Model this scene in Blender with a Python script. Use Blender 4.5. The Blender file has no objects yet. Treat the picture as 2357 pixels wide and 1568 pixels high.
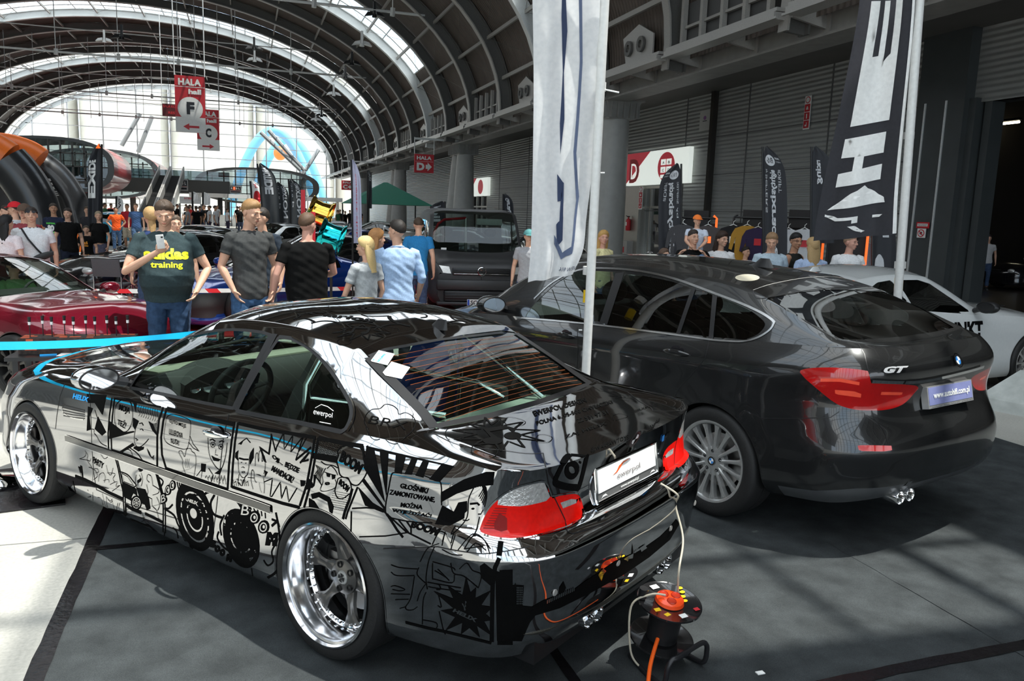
import bpy,bmesh,math,random
import numpy as np
from mathutils import Vector,Matrix
from mathutils.bvhtree import BVHTree
from mathutils.geometry import tessellate_polygon
random.seed(7)
S=bpy.context.scene
COL=S.collection
PI=math.pi
# ---------------------------------------------------------------- camera, sky, sun
W_,H_=2357,1568
FOC,EYE=1850.0,1.873
def _camrot(f,roll,vp):
 n=np.array([-math.sin(roll),math.cos(roll)])
 d=(np.array([W_/2,H_/2]) - np.array(vp)) @ n
 pitch=math.atan(d/f)
 up=np.array([-n[0]*math.cos(pitch),-n[1]*math.cos(pitch),-math.sin(pitch)])
 Y=np.array([(vp[0]-W_/2)/f,(vp[1]-H_/2)/f,1.0]);Y /= np.linalg.norm(Y)
 up-=Y*(up@Y);up /= np.linalg.norm(up)
 return np.stack([np.cross(Y,up),Y,up])
RC=_camrot(FOC,math.radians(1.936),(565,474))
cam_d=bpy.data.cameras.new('camera');cam=bpy.data.objects.new('camera',cam_d);COL.objects.link(cam)
cam_d.sensor_width=36;cam_d.lens=FOC/W_*36;cam_d.clip_end=600;cam_d.clip_start=.05
cam.matrix_world=Matrix(((RC[0][0],-RC[0][1],-RC[0][2],0),(RC[1][0],-RC[1][1],-RC[1][2],0),(RC[2][0],-RC[2][1],-RC[2][2],EYE),(0,0,0,1)))
S.camera=cam
S.view_settings.view_transform='Standard';S.view_settings.look='None'
S.view_settings.gamma=1;S.view_settings.exposure=0.2;S.view_settings.use_curve_mapping=False
wd=bpy.data.worlds.new('sky');S.world=wd;wd.use_nodes=True
nt=wd.node_tree;bg=nt.nodes['Background']
tc=nt.nodes.new('ShaderNodeTexCoord');nz=nt.nodes.new('ShaderNodeTexNoise');cr=nt.nodes.new('ShaderNodeValToRGB')
nt.links.new(tc.outputs['Generated'],nz.inputs['Vector']);nz.inputs['Scale'].default_value=2.2;nz.inputs['Detail'].default_value=5
cr.color_ramp.elements[0].position=.35;cr.color_ramp.elements[0].color=(.62,.80,1,1)
cr.color_ramp.elements[1].position=.6;cr.color_ramp.elements[1].color=(1,1,1,1)
nt.links.new(nz.outputs['Fac'],cr.inputs['Fac']);nt.links.new(cr.outputs['Color'],bg.inputs['Color'])
bg.inputs['Strength'].default_value=2.3
sd=bpy.data.lights.new('sun','SUN');sun=bpy.data.objects.new('sun',sd);COL.objects.link(sun)
sd.energy=6.6;sd.angle=math.radians(.6);sd.color=(1,.965,.9)
SUNV=Vector((.30,-.15,1)).normalized()
sun.rotation_euler=SUNV.to_track_quat('Z','Y').to_euler();sun.location=(0,0,30)
# ---------------------------------------------------------------- helpers
def ray(px,py):
 v=RC @ np.array([(px-W_/2)/FOC,(py-H_/2)/FOC,1.0])
 return Vector((0,0,EYE)),Vector(v).normalized()
def at(px,py,x=None,y=None,z=None,d=None):
 o,v=ray(px,py)
 t=(x-o.x)/v.x if x is not None else (y-o.y)/v.y if y is not None else (z-o.z)/v.z if z is not None else d
 return o+v*t
def pixof(P):
 c=RC.T @ (np.array(P,dtype=float).reshape(-1,3).T - np.array([[0],[0],[EYE]]))
 return np.stack([W_/2+FOC*c[0]/c[2],H_/2+FOC*c[1]/c[2]],1)
MATS={}
def mat(name,col=(.5,.5,.5),rough=.5,metal=0.,var=.06,scale=30.,bump=0.,coat=0.,spec=.5,emit=0.,alpha=1.,trans=0.,ior=1.45,rvar=.04,sheen=0.):
 if name in MATS:return MATS[name]
 m=bpy.data.materials.new(name);m.use_nodes=True;MATS[name]=m
 t=m.node_tree;b=t.nodes['Principled BSDF']
 b.inputs['Roughness'].default_value=rough;b.inputs['Metallic'].default_value=metal
 b.inputs['Coat Weight'].default_value=coat;b.inputs['Coat Roughness'].default_value=.03
 b.inputs['Specular IOR Level'].default_value=spec;b.inputs['IOR'].default_value=ior
 b.inputs['Alpha'].default_value=alpha;b.inputs['Transmission Weight'].default_value=trans
 if sheen:b.inputs['Sheen Weight'].default_value=sheen
 tc=t.nodes.new('ShaderNodeTexCoord');n=t.nodes.new('ShaderNodeTexNoise')
 n.inputs['Scale'].default_value=scale;n.inputs['Detail'].default_value=4
 t.links.new(tc.outputs['Object'],n.inputs['Vector'])
 r=t.nodes.new('ShaderNodeValToRGB')
 r.color_ramp.elements[0].color=(*[c*(1-var) for c in col],1);r.color_ramp.elements[1].color=(*[min(1,c*(1+var)) for c in col],1)
 r.color_ramp.elements[0].position=.3;r.color_ramp.elements[1].position=.7
 t.links.new(n.outputs['Fac'],r.inputs['Fac']);t.links.new(r.outputs['Color'],b.inputs['Base Color'])
 if emit:
  t.links.new(r.outputs['Color'],b.inputs['Emission Color']);b.inputs['Emission Strength'].default_value=emit
 if bump:
  bp=t.nodes.new('ShaderNodeBump');bp.inputs['Strength'].default_value=bump;bp.inputs['Distance'].default_value=.01
  t.links.new(n.outputs['Fac'],bp.inputs['Height']);t.links.new(bp.outputs['Normal'],b.inputs['Normal'])
 return m
def glass(name,tint=(.8,.9,.87),refl=1.0,dark=0.):
 """thin pane: see-through with mirror reflection by fresnel; dark = share of light it stops"""
 if name in MATS:return MATS[name]
 m=bpy.data.materials.new(name);m.use_nodes=True;MATS[name]=m
 t=m.node_tree;t.nodes.clear();out=t.nodes.new('ShaderNodeOutputMaterial')
 tr=t.nodes.new('ShaderNodeBsdfTransparent');gl=t.nodes.new('ShaderNodeBsdfGlossy');mx=t.nodes.new('ShaderNodeMixShader')
 fr=t.nodes.new('ShaderNodeLayerWeight');n=t.nodes.new('ShaderNodeTexNoise')
 pw=t.nodes.new('ShaderNodeMath');pw.operation='POWER';pw.inputs[1].default_value=4
 mp=t.nodes.new('ShaderNodeMath');mp.operation='MULTIPLY_ADD';mp.inputs[1].default_value=.9*refl;mp.inputs[2].default_value=.05*refl
 n.inputs['Scale'].default_value=.7;r=t.nodes.new('ShaderNodeValToRGB')
 k=1-dark
 r.color_ramp.elements[0].color=(*[c*k*.97 for c in tint],1);r.color_ramp.elements[1].color=(*[c*k for c in tint],1)
 t.links.new(n.outputs['Fac'],r.inputs['Fac']);t.links.new(r.outputs['Color'],tr.inputs['Color'])
 gl.inputs['Roughness'].default_value=0.0;gl.inputs['Color'].default_value=(1,1,1,1)
 t.links.new(fr.outputs['Facing'],pw.inputs[0]);t.links.new(pw.outputs[0],mp.inputs[0]);t.links.new(mp.outputs[0],mx.inputs['Fac'])
 t.links.new(tr.outputs[0],mx.inputs[1]);t.links.new(gl.outputs[0],mx.inputs[2]);t.links.new(mx.outputs[0],out.inputs['Surface'])
 return m
def tag(o,label=None,cat=None,group=None,kind=None):
 if label:o['label']=label
 if cat:o['category']=cat
 if group:o['group']=group
 if kind:o['kind']=kind
 return o
def empty(name,loc=(0,0,0),rz=0.,label=None,cat=None,group=None):
 o=bpy.data.objects.new(name,None);COL.objects.link(o);o.location=loc;o.rotation_euler=(0,0,rz);o.empty_display_size=.2
 return tag(o,label,cat,group)
def mkobj(name,verts,faces,m,parent=None,smooth=True,loc=None,auto=40):
 me=bpy.data.meshes.new(name);me.from_pydata([tuple(v) for v in verts],[],[tuple(f) for f in faces]);me.validate()
 if m is not None:me.materials.append(m)
 if smooth:me.polygons.foreach_set('use_smooth',[True]*len(me.polygons))
 o=bpy.data.objects.new(name,me);COL.objects.link(o);o.parent=parent
 if loc is not None:o.location=loc
 if smooth and auto:me.set_sharp_from_angle(angle=math.radians(auto))
 return o
def rotz(v,a):
 c,s=math.cos(a),math.sin(a);return (v[0]*c-v[1]*s,v[0]*s+v[1]*c,v[2])
class MB:
 """collects simple shapes into one mesh"""
 def __init__(s):s.v=[];s.f=[]
 def add(s,v,f,M=None):
  k=len(s.v)
  s.v+=[tuple(M @ Vector(p)) for p in v] if M is not None else [tuple(p) for p in v]
  s.f+=[tuple(i+k for i in q) for q in f];return s
 def box(s,c,d,rz=0.,M=None,bev=0.):
  x,y,z=[k/2 for k in d];b=min(bev,x*.9,y*.9,z*.9)
  if b <= 0:
   v=[(sx*x,sy*y,sz*z) for sx in (-1,1) for sy in (-1,1) for sz in (-1,1)]
   f=[(0,1,3,2),(4,6,7,5),(0,4,5,1),(2,3,7,6),(0,2,6,4),(1,5,7,3)]
  else:
   bm=bmesh.new();bmesh.ops.create_cube(bm,size=1)
   for q in bm.verts:q.co=Vector((q.co.x*2*x,q.co.y*2*y,q.co.z*2*z))
   bmesh.ops.bevel(bm,geom=bm.edges[:],offset=b,segments=2,affect='EDGES',profile=.5)
   bm.verts.index_update();v=[tuple(q.co) for q in bm.verts];f=[[q.index for q in g.verts] for g in bm.faces];bm.free()
  v=[rotz(p,rz) for p in v];v=[(p[0]+c[0],p[1]+c[1],p[2]+c[2]) for p in v]
  return s.add(v,f,M)
 def tube(s,pts,r,n=8,closed=False,caps=True,M=None,flat=1.):
  pts=[Vector(p) for p in pts];N=len(pts);rs=r if hasattr(r,'__len__') else [r]*N
  v=[];f=[];prev=None
  for i,p in enumerate(pts):
   a=pts[(i-1) % N] if (closed or i > 0) else pts[i];b=pts[(i+1) % N] if (closed or i < N-1) else pts[i]
   t=(b-a).normalized()
   if prev is None:
    u=t.cross(Vector((0,0,1)) if abs(t.z) < .9 else Vector((1,0,0))).normalized()
   else:
    u=(prev - t*prev.dot(t));u=u.normalized() if u.length > 1e-6 else t.orthogonal().normalized()
   prev=u;w=t.cross(u)
   for k in range(n):
    a_=2*PI*k/n;v.append(p+u*math.cos(a_)*rs[i]+w*math.sin(a_)*rs[i]*flat)
  for i in range(N if closed else N-1):
   for k in range(n):
    a_=i*n+k;b_=i*n+(k+1) % n;c_=((i+1) % N)*n+(k+1) % n;d_=((i+1) % N)*n+k
    f.append((a_,b_,c_,d_))
  if caps and not closed:
   f.append(tuple(range(n))[::-1]);f.append(tuple((N-1)*n+k for k in range(n)))
  return s.add(v,f,M)
 def cyl(s,a,b,r0,r1=None,n=16,M=None):return s.tube([a,b],[r0,r0 if r1 is None else r1],n,M=M)
 def lathe(s,prof,n=48,M=None,close=False,cap=False):
  """prof list of (r, h) turned about local y axis"""
  v=[];f=[];m=len(prof)
  for k in range(n):
   a=2*PI*k/n;c,q=math.cos(a),math.sin(a)
   v+=[(r*c,h,r*q) for r,h in prof]
  for k in range(n):
   k2=(k+1) % n
   for i in range(m if close else m-1):
    j=(i+1) % m;f.append((k*m+i,k*m+j,k2*m+j,k2*m+i))
  if cap:f.append(tuple(k*m for k in range(n)));f.append(tuple(k*m+m-1 for k in range(n))[::-1])
  return s.add(v,f,M)
 def prism(s,poly,th,M=None,off=0.):
  """poly in local xy plane, thickness along +z"""
  n=len(poly);tris=tessellate_polygon([[Vector((p[0],p[1],0)) for p in poly]])
  v=[(p[0],p[1],off) for p in poly]+[(p[0],p[1],off+th) for p in poly]
  f=[tuple(t) for t in tris]+[tuple(i+n for i in t)[::-1] for t in tris]+[(i,(i+1) % n,n+(i+1) % n,n+i) for i in range(n)]
  return s.add(v,f,M)
 def loft(s,rings,caps=True,M=None,closed=True):
  n=len(rings[0]);v=[p for r in rings for p in r];f=[]
  for i in range(len(rings)-1):
   for k in range(n if closed else n-1):
    f.append((i*n+k,i*n+(k+1) % n,(i+1)*n+(k+1) % n,(i+1)*n+k))
  if caps and closed:f.append(tuple(range(n))[::-1]);f.append(tuple((len(rings)-1)*n+k for k in range(n)))
  return s.add(v,f,M)
 def ball(s,c,r,n=12,M=None):
  r=r if hasattr(r,'__len__') else (r,r,r);rings=[]
  for i in range(1,n):
   a=PI*i/n;rings.append([(c[0]+r[0]*math.sin(a)*math.cos(2*PI*k/(2*n)),c[1]+r[1]*math.sin(a)*math.sin(2*PI*k/(2*n)),c[2]-r[2]*math.cos(a)) for k in range(2*n)])
  return s.loft(rings,M=M)
 def quad(s,a,b,c,d):return s.add([a,b,c,d],[(0,1,2,3)])
 def build(s,name,m,parent=None,smooth=True,auto=40,loc=None):return mkobj(name,s.v,s.f,m,parent,smooth,loc,auto)
def mir(o):
 """the same part on the other side of its thing"""
 me=o.data.copy();
 for v in me.vertices:v.co.y *= -1
 me.flip_normals();c=bpy.data.objects.new(o.name.split('.')[0],me);COL.objects.link(c);c.parent=o.parent;return c
def fix_normals(o):
 bm=bmesh.new();bm.from_mesh(o.data);bmesh.ops.recalc_face_normals(bm,faces=bm.faces);bm.to_mesh(o.data);bm.free();return o
def copy_tree(o,parent=None):
 c=o.copy();COL.objects.link(c);c.parent=parent
 for ch in list(o.children):copy_tree(ch,c)
 return c
# text as flat mesh, normalised to the box 0..1 x 0..1
_tx={}
def text_shape(s,bold=0.):
 if (s,bold) in _tx:return _tx[(s,bold)]
 cu=bpy.data.curves.new('t','FONT');cu.body=s;cu.resolution_u=3;cu.offset=bold
 o=bpy.data.objects.new('t',cu);COL.objects.link(o)
 me=bpy.data.meshes.new_from_object(o.evaluated_get(bpy.context.evaluated_depsgraph_get()))
 v=np.array([p.co[:2] for p in me.vertices]).reshape(-1,2);f=[tuple(p.vertices) for p in me.polygons]
 bpy.data.objects.remove(o);bpy.data.curves.remove(cu);bpy.data.meshes.remove(me)
 if len(v):
  a,b=v.min(0),v.max(0);v=(v-a)/np.maximum(b-a,1e-6)
 _tx[(s,bold)]=(v,f);return v,f
def quadmap(q):
 """unit square -> quad corners q = (bottom left, bottom right, top right, top left), any dimension"""
 q=[np.array(p,dtype=float) for p in q]
 return lambda u,v:q[0]*(1-u)*(1-v)+q[1]*u*(1-v)+q[2]*u*v+q[3]*(1-u)*v
def flat_text(name,s,q,m,parent,bold=.01,th=.002):
 """lettering laid on the flat 3D quad q as raised letters"""
 v,f=text_shape(s,bold);mp=quadmap(q)
 n=Vector(q[1]-q[0] if isinstance(q[0],Vector) else np.array(q[1])-np.array(q[0])).cross(Vector(q[3]-q[0] if isinstance(q[0],Vector) else np.array(q[3])-np.array(q[0]))).normalized()
 P=[Vector(mp(a,b))+n*th for a,b in v]
 return mkobj(name,P,f,m,parent,smooth=False)
def pip(pt,poly):
 x,y=pt;c=False;j=len(poly)-1
 for i in range(len(poly)):
  xi,yi=poly[i];xj,yj=poly[j]
  if (yi > y) != (yj > y) and x < (xj-xi)*(y-yi)/(yj-yi)+xi:c=not c
  j=i
 return c
def pips(pts,poly):
 x,y=pts[:,0],pts[:,1];c=np.zeros(len(pts),bool);p=np.array(poly,float);j=len(p)-1
 for i in range(len(p)):
  xi,yi=p[i];xj,yj=p[j]
  if yi != yj:c ^= ((yi > y) != (yj > y)) & (x < (xj-xi)*(y-yi)/(yj-yi)+xi)
  j=i
 return c
def nearest_on_poly(pt,poly):
 p=np.array(poly,float);a=p;b=np.roll(p,-1,0);d=b-a
 t=np.clip(((pt-a)*d).sum(1)/np.maximum((d*d).sum(1),1e-12),0,1);q=a+d*t[:,None]
 k=((q-pt)**2).sum(1).argmin();return q[k]
def smooth_poly(pts,n=4,closed=True):
 """Catmull-Rom"""
 P=[np.array(p,float) for p in pts];N=len(P);out=[]
 for i in range(N if closed else N-1):
  g=(lambda k:P[k % N]) if closed else (lambda k:P[max(0,min(N-1,k))])
  p0,p1,p2,p3=g(i-1),g(i),g(i+1),g(i+2)
  for k in range(n):
   t=k/n;out.append(.5*(2*p1+(p2-p0)*t+(2*p0-5*p1+4*p2-p3)*t*t+(3*p1-p0-3*p2+p3)*t**3))
 if not closed:out.append(P[-1])
 return out
# ---------------------------------------------------------------- the hall
VX,VA,VZ,VB=-8.3,19.8,6.8,9.9           # vault ellipse: centre x, half width, spring height, rise
BAY=5.4;RIBS=[5.2+BAY*k for k in range(-6,22)]
YEND=RIBS[-1]
def vault(a,off=0.):                            # a: 0 right spring .. 180 left spring
 a=math.radians(a);return (VX+(VA+off)*math.cos(a),VZ+(VB+off)*math.sin(a))
M_con=None
def concrete_floor():
 m=mat('pale concrete floor',(.40,.39,.355),.42,var=.10,scale=1.3)
 t=m.node_tree;b=t.nodes['Principled BSDF'];r=t.nodes['Color Ramp']
 tc=t.nodes['Texture Coordinate'];br=t.nodes.new('ShaderNodeTexBrick');br.offset=0;br.squash=1
 br.inputs['Scale'].default_value=1;br.inputs['Brick Width'].default_value=2.4;br.inputs['Row Height'].default_value=2.4
 br.inputs['Mortar Size'].default_value=.006;br.inputs['Mortar'].default_value=(.12,.12,.11,1)
 n2=t.nodes.new('ShaderNodeTexNoise');n2.inputs['Scale'].default_value=60;n2.inputs['Detail'].default_value=6
 mp=t.nodes.new('ShaderNodeMapping');mp.inputs['Location'].default_value=(.8,0,0);t.links.new(tc.outputs['Object'],mp.inputs['Vector']);t.links.new(mp.outputs[0],br.inputs['Vector'])
 mx=t.nodes.new('ShaderNodeMixRGB');mx.blend_type='OVERLAY';mx.inputs['Fac'].default_value=.35
 t.links.new(tc.outputs['Object'],n2.inputs['Vector']);t.links.new(r.outputs['Color'],mx.inputs['Color1']);t.links.new(n2.outputs['Fac'],mx.inputs['Color2'])
 t.links.new(mx.outputs[0],br.inputs['Color1']);t.links.new(mx.outputs[0],br.inputs['Color2']);t.links.new(br.outputs['Color'],b.inputs['Base Color'])
 return m
f=MB().box((-6,50,-.05),(46,160,.1)).build('floor',concrete_floor(),smooth=False);tag(f,kind='structure')
# roof cladding, in strips between ribs; skylight bays are glazed
m_clad=mat('brown ribbed roof cladding',(.085,.067,.055),.6,var=.15,scale=2)
def wave_bump(m,axis,sc,st=.6,dist=.04):
 t=m.node_tree;b=t.nodes['Principled BSDF'];tc=t.nodes['Texture Coordinate']
 w=t.nodes.new('ShaderNodeTexWave');w.bands_direction=axis;w.inputs['Scale'].default_value=sc;w.inputs['Distortion'].default_value=0
 bp=t.nodes.new('ShaderNodeBump');bp.inputs['Strength'].default_value=st;bp.inputs['Distance'].default_value=dist
 t.links.new(tc.outputs['Object'],w.inputs['Vector']);t.links.new(w.outputs['Fac'],bp.inputs['Height']);t.links.new(bp.outputs['Normal'],b.inputs['Normal'])
 return m
wave_bump(m_clad,'Y',1.6)
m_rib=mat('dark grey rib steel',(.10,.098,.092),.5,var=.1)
m_ribw=mat('pale frame and lit rib steel',(.55,.57,.56),.5,var=.06)
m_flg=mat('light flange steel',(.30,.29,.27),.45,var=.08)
m_pane=glass('skylight pane',(.97,1,1),.5)
SKY={}                                         # bay index -> (start angle, end angle)
for k in range(len(RIBS)-1):
 y=RIBS[k]
 if abs(((y-48.4)/21.6) % 1) < .02 or abs(((y-48.4)/21.6) % 1) > .98:SKY[k]=(22,158)
 if abs(y-5.2) < .1 or abs(y+.2) < .1:SKY[k]=(36,150)  # unseen bays overhead, one added, glazed width shaped for the sunlit floor
 if y < -5:SKY[k]=(50,130)
def strip(y0,y1,a0,a1,off,step=3):
 n=max(2,int((a1-a0)/step));v=[];fc=[]
 for i in range(n+1):
  x,z=vault(a0+(a1-a0)*i/n,off);v+=[(x,y0,z),(x,y1,z)]
 for i in range(n):fc.append((2*i,2*i+1,2*i+3,2*i+2))
 return v,fc
clad=MB();panes=MB();sk=MB()
for k in range(len(RIBS)-1):
 y0,y1=RIBS[k],RIBS[k+1]
 if k in SKY:
  a0,a1=SKY[k]
  if y0 > 100:a0,a1=8,172
  clad.add(*strip(y0,y1,-2,a0,.62));clad.add(*strip(y0,y1,a1,182,.62));clad.add(*strip(y0,y0+.9,a0,a1,.58)) if -1 < y0 < 0 else 0;panes.add(*strip(y0,y1,a0,a1,.60))  # opaque strip added over unseen bay to set the sun patch's near edge
  n=int((a1-a0)/6)
  for i in range(n+1):
   x,z=vault(a0+(a1-a0)*i/n,.55);sk.tube([(x,y0,z),(x,y1,z)],.045,4)
  for f_ in (.33,.67):
   sk.tube([(vault(a0+(a1-a0)*i/40,.5)[0],y0+(y1-y0)*f_,vault(a0+(a1-a0)*i/40,.5)[1]) for i in range(41)],.05,4)
 else:clad.add(*strip(y0,y1,-2,182,.62))
ceil=clad.build('ceiling',m_clad);tag(ceil,kind='structure')
w=panes.build('window_1',m_pane);tag(w,kind='structure')
sk.build('window_frame',m_ribw,w)
# ribs: curved I-beams, each its own structural trim
def rib(y,m,fm,n=44,a0=-4,a1=184):
 mb=MB();fl=MB()
 for wdt,d0,d1,tgt in ((.05,0,.55,mb),(.17,-.03,.03,fl),(.17,.52,.58,mb)):
  rings=[]
  for i in range(n+1):
   a=a0+(a1-a0)*i/n;p=vault(a,d0);q=vault(a,d1)
   rings.append([(p[0],y-wdt,p[1]),(p[0],y+wdt,p[1]),(q[0],y+wdt,q[1]),(q[0],y-wdt,q[1])])
  tgt.loft(rings)
 o=mb.build('trim_%d' % rib.n,m);tag(o,kind='structure');fl.build('flange',fm,o);rib.n+=1;return o
rib.n=1
for k,y in enumerate(RIBS):
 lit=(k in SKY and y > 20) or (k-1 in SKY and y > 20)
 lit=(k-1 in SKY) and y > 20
 rib(y,m_ribw if lit else m_rib,m_ribw if lit else m_flg)  # ribs beyond skylights take the paler colour to show light falling on them
pur=MB();rods=MB()
for k in range(len(RIBS)-1):
 for a in list(range(8,176,10)):
  x,z=vault(a,.3);X2,Z2=vault(a+.45,.3)
  pur.box((x,(RIBS[k]+RIBS[k+1])/2,z),(.09,BAY,.16))
 if RIBS[k] > -5:
  for a in range(8,168,20):
   p=vault(a,.3);q=vault(a+10,.3);r_=vault(a+20,.3)
   rods.tube([(p[0],RIBS[k],p[1]),(q[0],RIBS[k+1],q[1]),(r_[0],RIBS[k],r_[1])],.012,3)
o=pur.build('trim_60',m_flg,smooth=False);tag(o,kind='structure')
o=rods.build('trim_61',m_rib,smooth=False);tag(o,kind='structure')
# cross ties with hangers
m_tie=mat('white painted tie rod',(.62,.63,.62),.4)
for i,y in enumerate((43.0,64.6,86.2,107.8)):
 mb=MB();hw=VA*math.sqrt(1-((11.9-VZ)/VB)**2)+.3
 mb.tube([(VX-hw,y,11.9),(VX+hw,y,11.9)],.07,8)
 mb.tube([(VX-hw*.8,y+.5,13.6),(VX+hw*.8,y+.5,13.6)],.04,6)
 for k in range(-4,5):
  x=VX+k*3.9;dx=(x-VX)/VA;z1=VZ+VB*math.sqrt(max(0,1-dx*dx));mb.tube([(x,y,11.9),(x,y,z1)],.03,5);mb.tube([(x-.01,y,11.7),(x+.01,y,12.1)],.13,6)
 o=mb.build('trim_%d' % (62+i),m_tie);tag(o,kind='structure')
# far cable grid under the vault
mb=MB()
for k in range(14):
 x=-22+k*2.0;mb.tube([(x,76,8.6),(x,76,15.0)],.02,3)
for z in (9.2,10.4):mb.tube([(-24,76,z),(8,76,z)],.03,4)
o=mb.build('trim_67',m_rib);tag(o,kind='structure')
# flood lights hanging on the ribs
m_blk=mat('black plastic',(.015,.015,.016),.45);m_wht=mat('white enamel',(.75,.76,.75),.35)
def lampfix(x,y,z,m,label):
 t=empty('flood_light',(x,y,z),label=label,cat='light',group='flood lights along the vault')
 MB().box((0,0,.35),(.12,.12,.7)).build('hanger',m,t,smooth=False)
 for sx in (-1,1):MB().loft([[(sx*.1,-.16,.06),(sx*.5,-.16,-.02),(sx*.5,.16,-.02),(sx*.1,.16,.06)],[(sx*.1,-.12,.22),(sx*.35,-.1,.16),(sx*.35,.1,.16),(sx*.1,.12,.22)]]).build('lamp_shade',m,t,smooth=False)
 MB().cyl((0,0,-.05),(0,0,.1),.13,.1).build('lamp_head',m,t)
for (px,py,y,c,lb) in ((240,88,58,'w','white twin flood light high on the vault, leftmost of its row'),(586,133,58,'w','white twin flood light high on the vault right of the first hall banner'),(768,212,58,'w','white twin flood light on the vault nearest the right springing'),(833,95,43,'w','white twin flood light under the nearest bright skylight'),(727,272,80,'w','white twin flood light low on the vault over the far pavilion'),(862,28,43,'b','black flood light beside the nearest bright skylight'),(585,105,53,'b','black flood light above the white one right of the banner'),(795,172,53,'b','black flood light on the right haunch of the vault'),(280,80,47,'b','black flood light between the first ribs on the left'),(810,140,48,'b','black flood light lower on the right haunch of the vault'),(740,262,70,'b','black flood light low on the right haunch, farthest of the black ones')):
 p=at(px,py,y=y);lampfix(p.x,p.y,p.z-.2,m_wht if c=='w' else m_blk,lb)
# end glass wall
m_mul=mat('silver mullion',(.6,.6,.6),.4,.3)
fr=MB();pn=MB()
def vh(x,off=.5):d=(x-VX)/(VA+off);return VZ+(VB+off)*math.sqrt(max(0,1-d*d))
for k in range(-5,6):
 x=VX+k*4.05-1;fr.box((x,YEND,vh(x)/2),(.16,.22,vh(x)))
for j in range(1,11):
 z=j*1.62;hw=(VA+.4)*math.sqrt(max(0,1-max(0,(z-VZ)/VB)**2));fr.box((VX,YEND,z),(2*hw,.1,.09))
n=40;v=[(VX+(VA+.4)*math.cos(PI*i/n),YEND+.05,VZ+(VB+.4)*math.sin(PI*i/n)) for i in range(n+1)];v+=[(VX-VA,YEND+.05,0),(VX+VA,YEND+.05,0)]
pn.add(v,[tuple(range(len(v)))])
w=pn.build('window_2',m_pane,smooth=False);tag(w,kind='structure');fr.build('window_frame',m_mul,w,smooth=False)
# braces in front of the end wall
mb=MB()
for a,b in (((322,262),(280,335)),((350,268),(318,350)),((600,305),(692,392)),((618,300),(700,392)),((733,345),(703,392)),((700,390),(700,478)),((693,395),(690,478))):
 p=at(*a,y=YEND-2);q=at(*b,y=YEND-3);mb.tube([p,q],.28,8)
o=mb.build('trim_68',mat('grey brace tube',(.35,.37,.38),.45));tag(o,kind='structure')
# right hand side: edge beam, gantry, soffit, wall
YB=-22
m_beam=mat('grey edge beam',(.27,.265,.25),.5,var=.1,scale=3)
m_lt=mat('light gantry steel',(.40,.39,.37),.4,.3)
mb=MB().box((12.7,48,6.35),(.5,140,.55));mb.box((12.7,48,6.64),(.9,140,.05));mb.box((12.7,48,6.06),(.9,140,.06))
o=mb.build('trim_69',m_beam,smooth=False);tag(o,kind='structure')
mb=MB()
for k in range(28):
 y=YB+5.4*k;mb.box((11.35,y+2.65,6.42),(.42,5.0,.16));mb.box((11.35,y+2.65,6.56),(.30,5.0,.08));mb.box((11.15,y+2.65,6.36),(.06,5.2,.05))
o=mb.build('trim_70',m_lt,smooth=False);tag(o,kind='structure')
mb=MB()
for k in range(56):
 y=YB+2.7*k
 mb.add([(11.5,y-.04,6.5),(11.5,y+.04,6.5),(12.5,y+.04,6.62),(12.5,y-.04,6.62),(11.5,y-.04,6.38),(11.5,y+.04,6.38),(12.5,y+.04,6.2),(12.5,y-.04,6.2)],[(0,1,2,3),(7,6,5,4),(0,4,5,1),(3,2,6,7),(0,3,7,4),(1,5,6,2)])
 mb.box((12.42,y,6.35),(.04,.3,.5))
o=mb.build('trim_71',m_flg,smooth=False);tag(o,kind='structure')
mb=MB().box((14.8,48,6.7),(4.2,140,.12));mb.box((12.4,48,8.6),(.1,140,3.6))
o=mb.build('trim_72',mat('dark soffit panel',(.11,.105,.10),.6,var=.12,scale=.6),smooth=False);tag(o,kind='structure')
mb=MB()
for y in (24,30,37,44,52,60):mb.cyl((14.6,y,6.62),(14.6,y,6.56),.12)
o=mb.build('trim_73',m_wht);tag(o,kind='structure')
# machine cabinets and louvres between the ribs just above the gantry
for k in range(4,21):
 y=RIBS[k]
 if k % 2==0:
  t=empty('ventilation_unit',(11.75,y+2.9,6.75),label='grey louvred ventilation unit with pale uprights between vault ribs above the gantry',cat='ventilation unit',group='ventilation units above the gantry')
  MB().box((.25,0,.55),(.4,4.0,1.05)).build('cabinet',mat('dark louvre grey',(.06,.06,.06),.5),t,smooth=False)
  for j in range(5):MB().box((-.05,-2+j*1.0,.55),(.14,.13,1.25)).build('upright',m_flg,t,smooth=False)
  for j in range(4):MB().box((-.02,-1.5+j,.42),(.1,.8,.07)).build('louvre',m_flg,t,smooth=False)
 else:
  t=empty('gusset_plate',(11.8,y+2.7,6.75),label='pale steel plate with round holes at a rib foot above the gantry',cat='steel plate',group='holed plates above the gantry')
  MB().prism([(-1.2,0),(.6,0),(.9,.9),(-.2,1.15),(-1.2,.7)],.05,Matrix(((0,0,1,0),(1,0,0,0),(0,1,0,0),(0,0,0,1)))).build('plate',m_lt,t,smooth=False)
  for yy in (-.5,.35):MB().lathe([(.12,0),(.24,0),(.24,.07),(.12,.07)],16,Matrix.Translation((-.03,yy,.5)) @ Matrix.Rotation(PI/2,4,'Z'),close=True).build('ring',m_rib,t)
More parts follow.
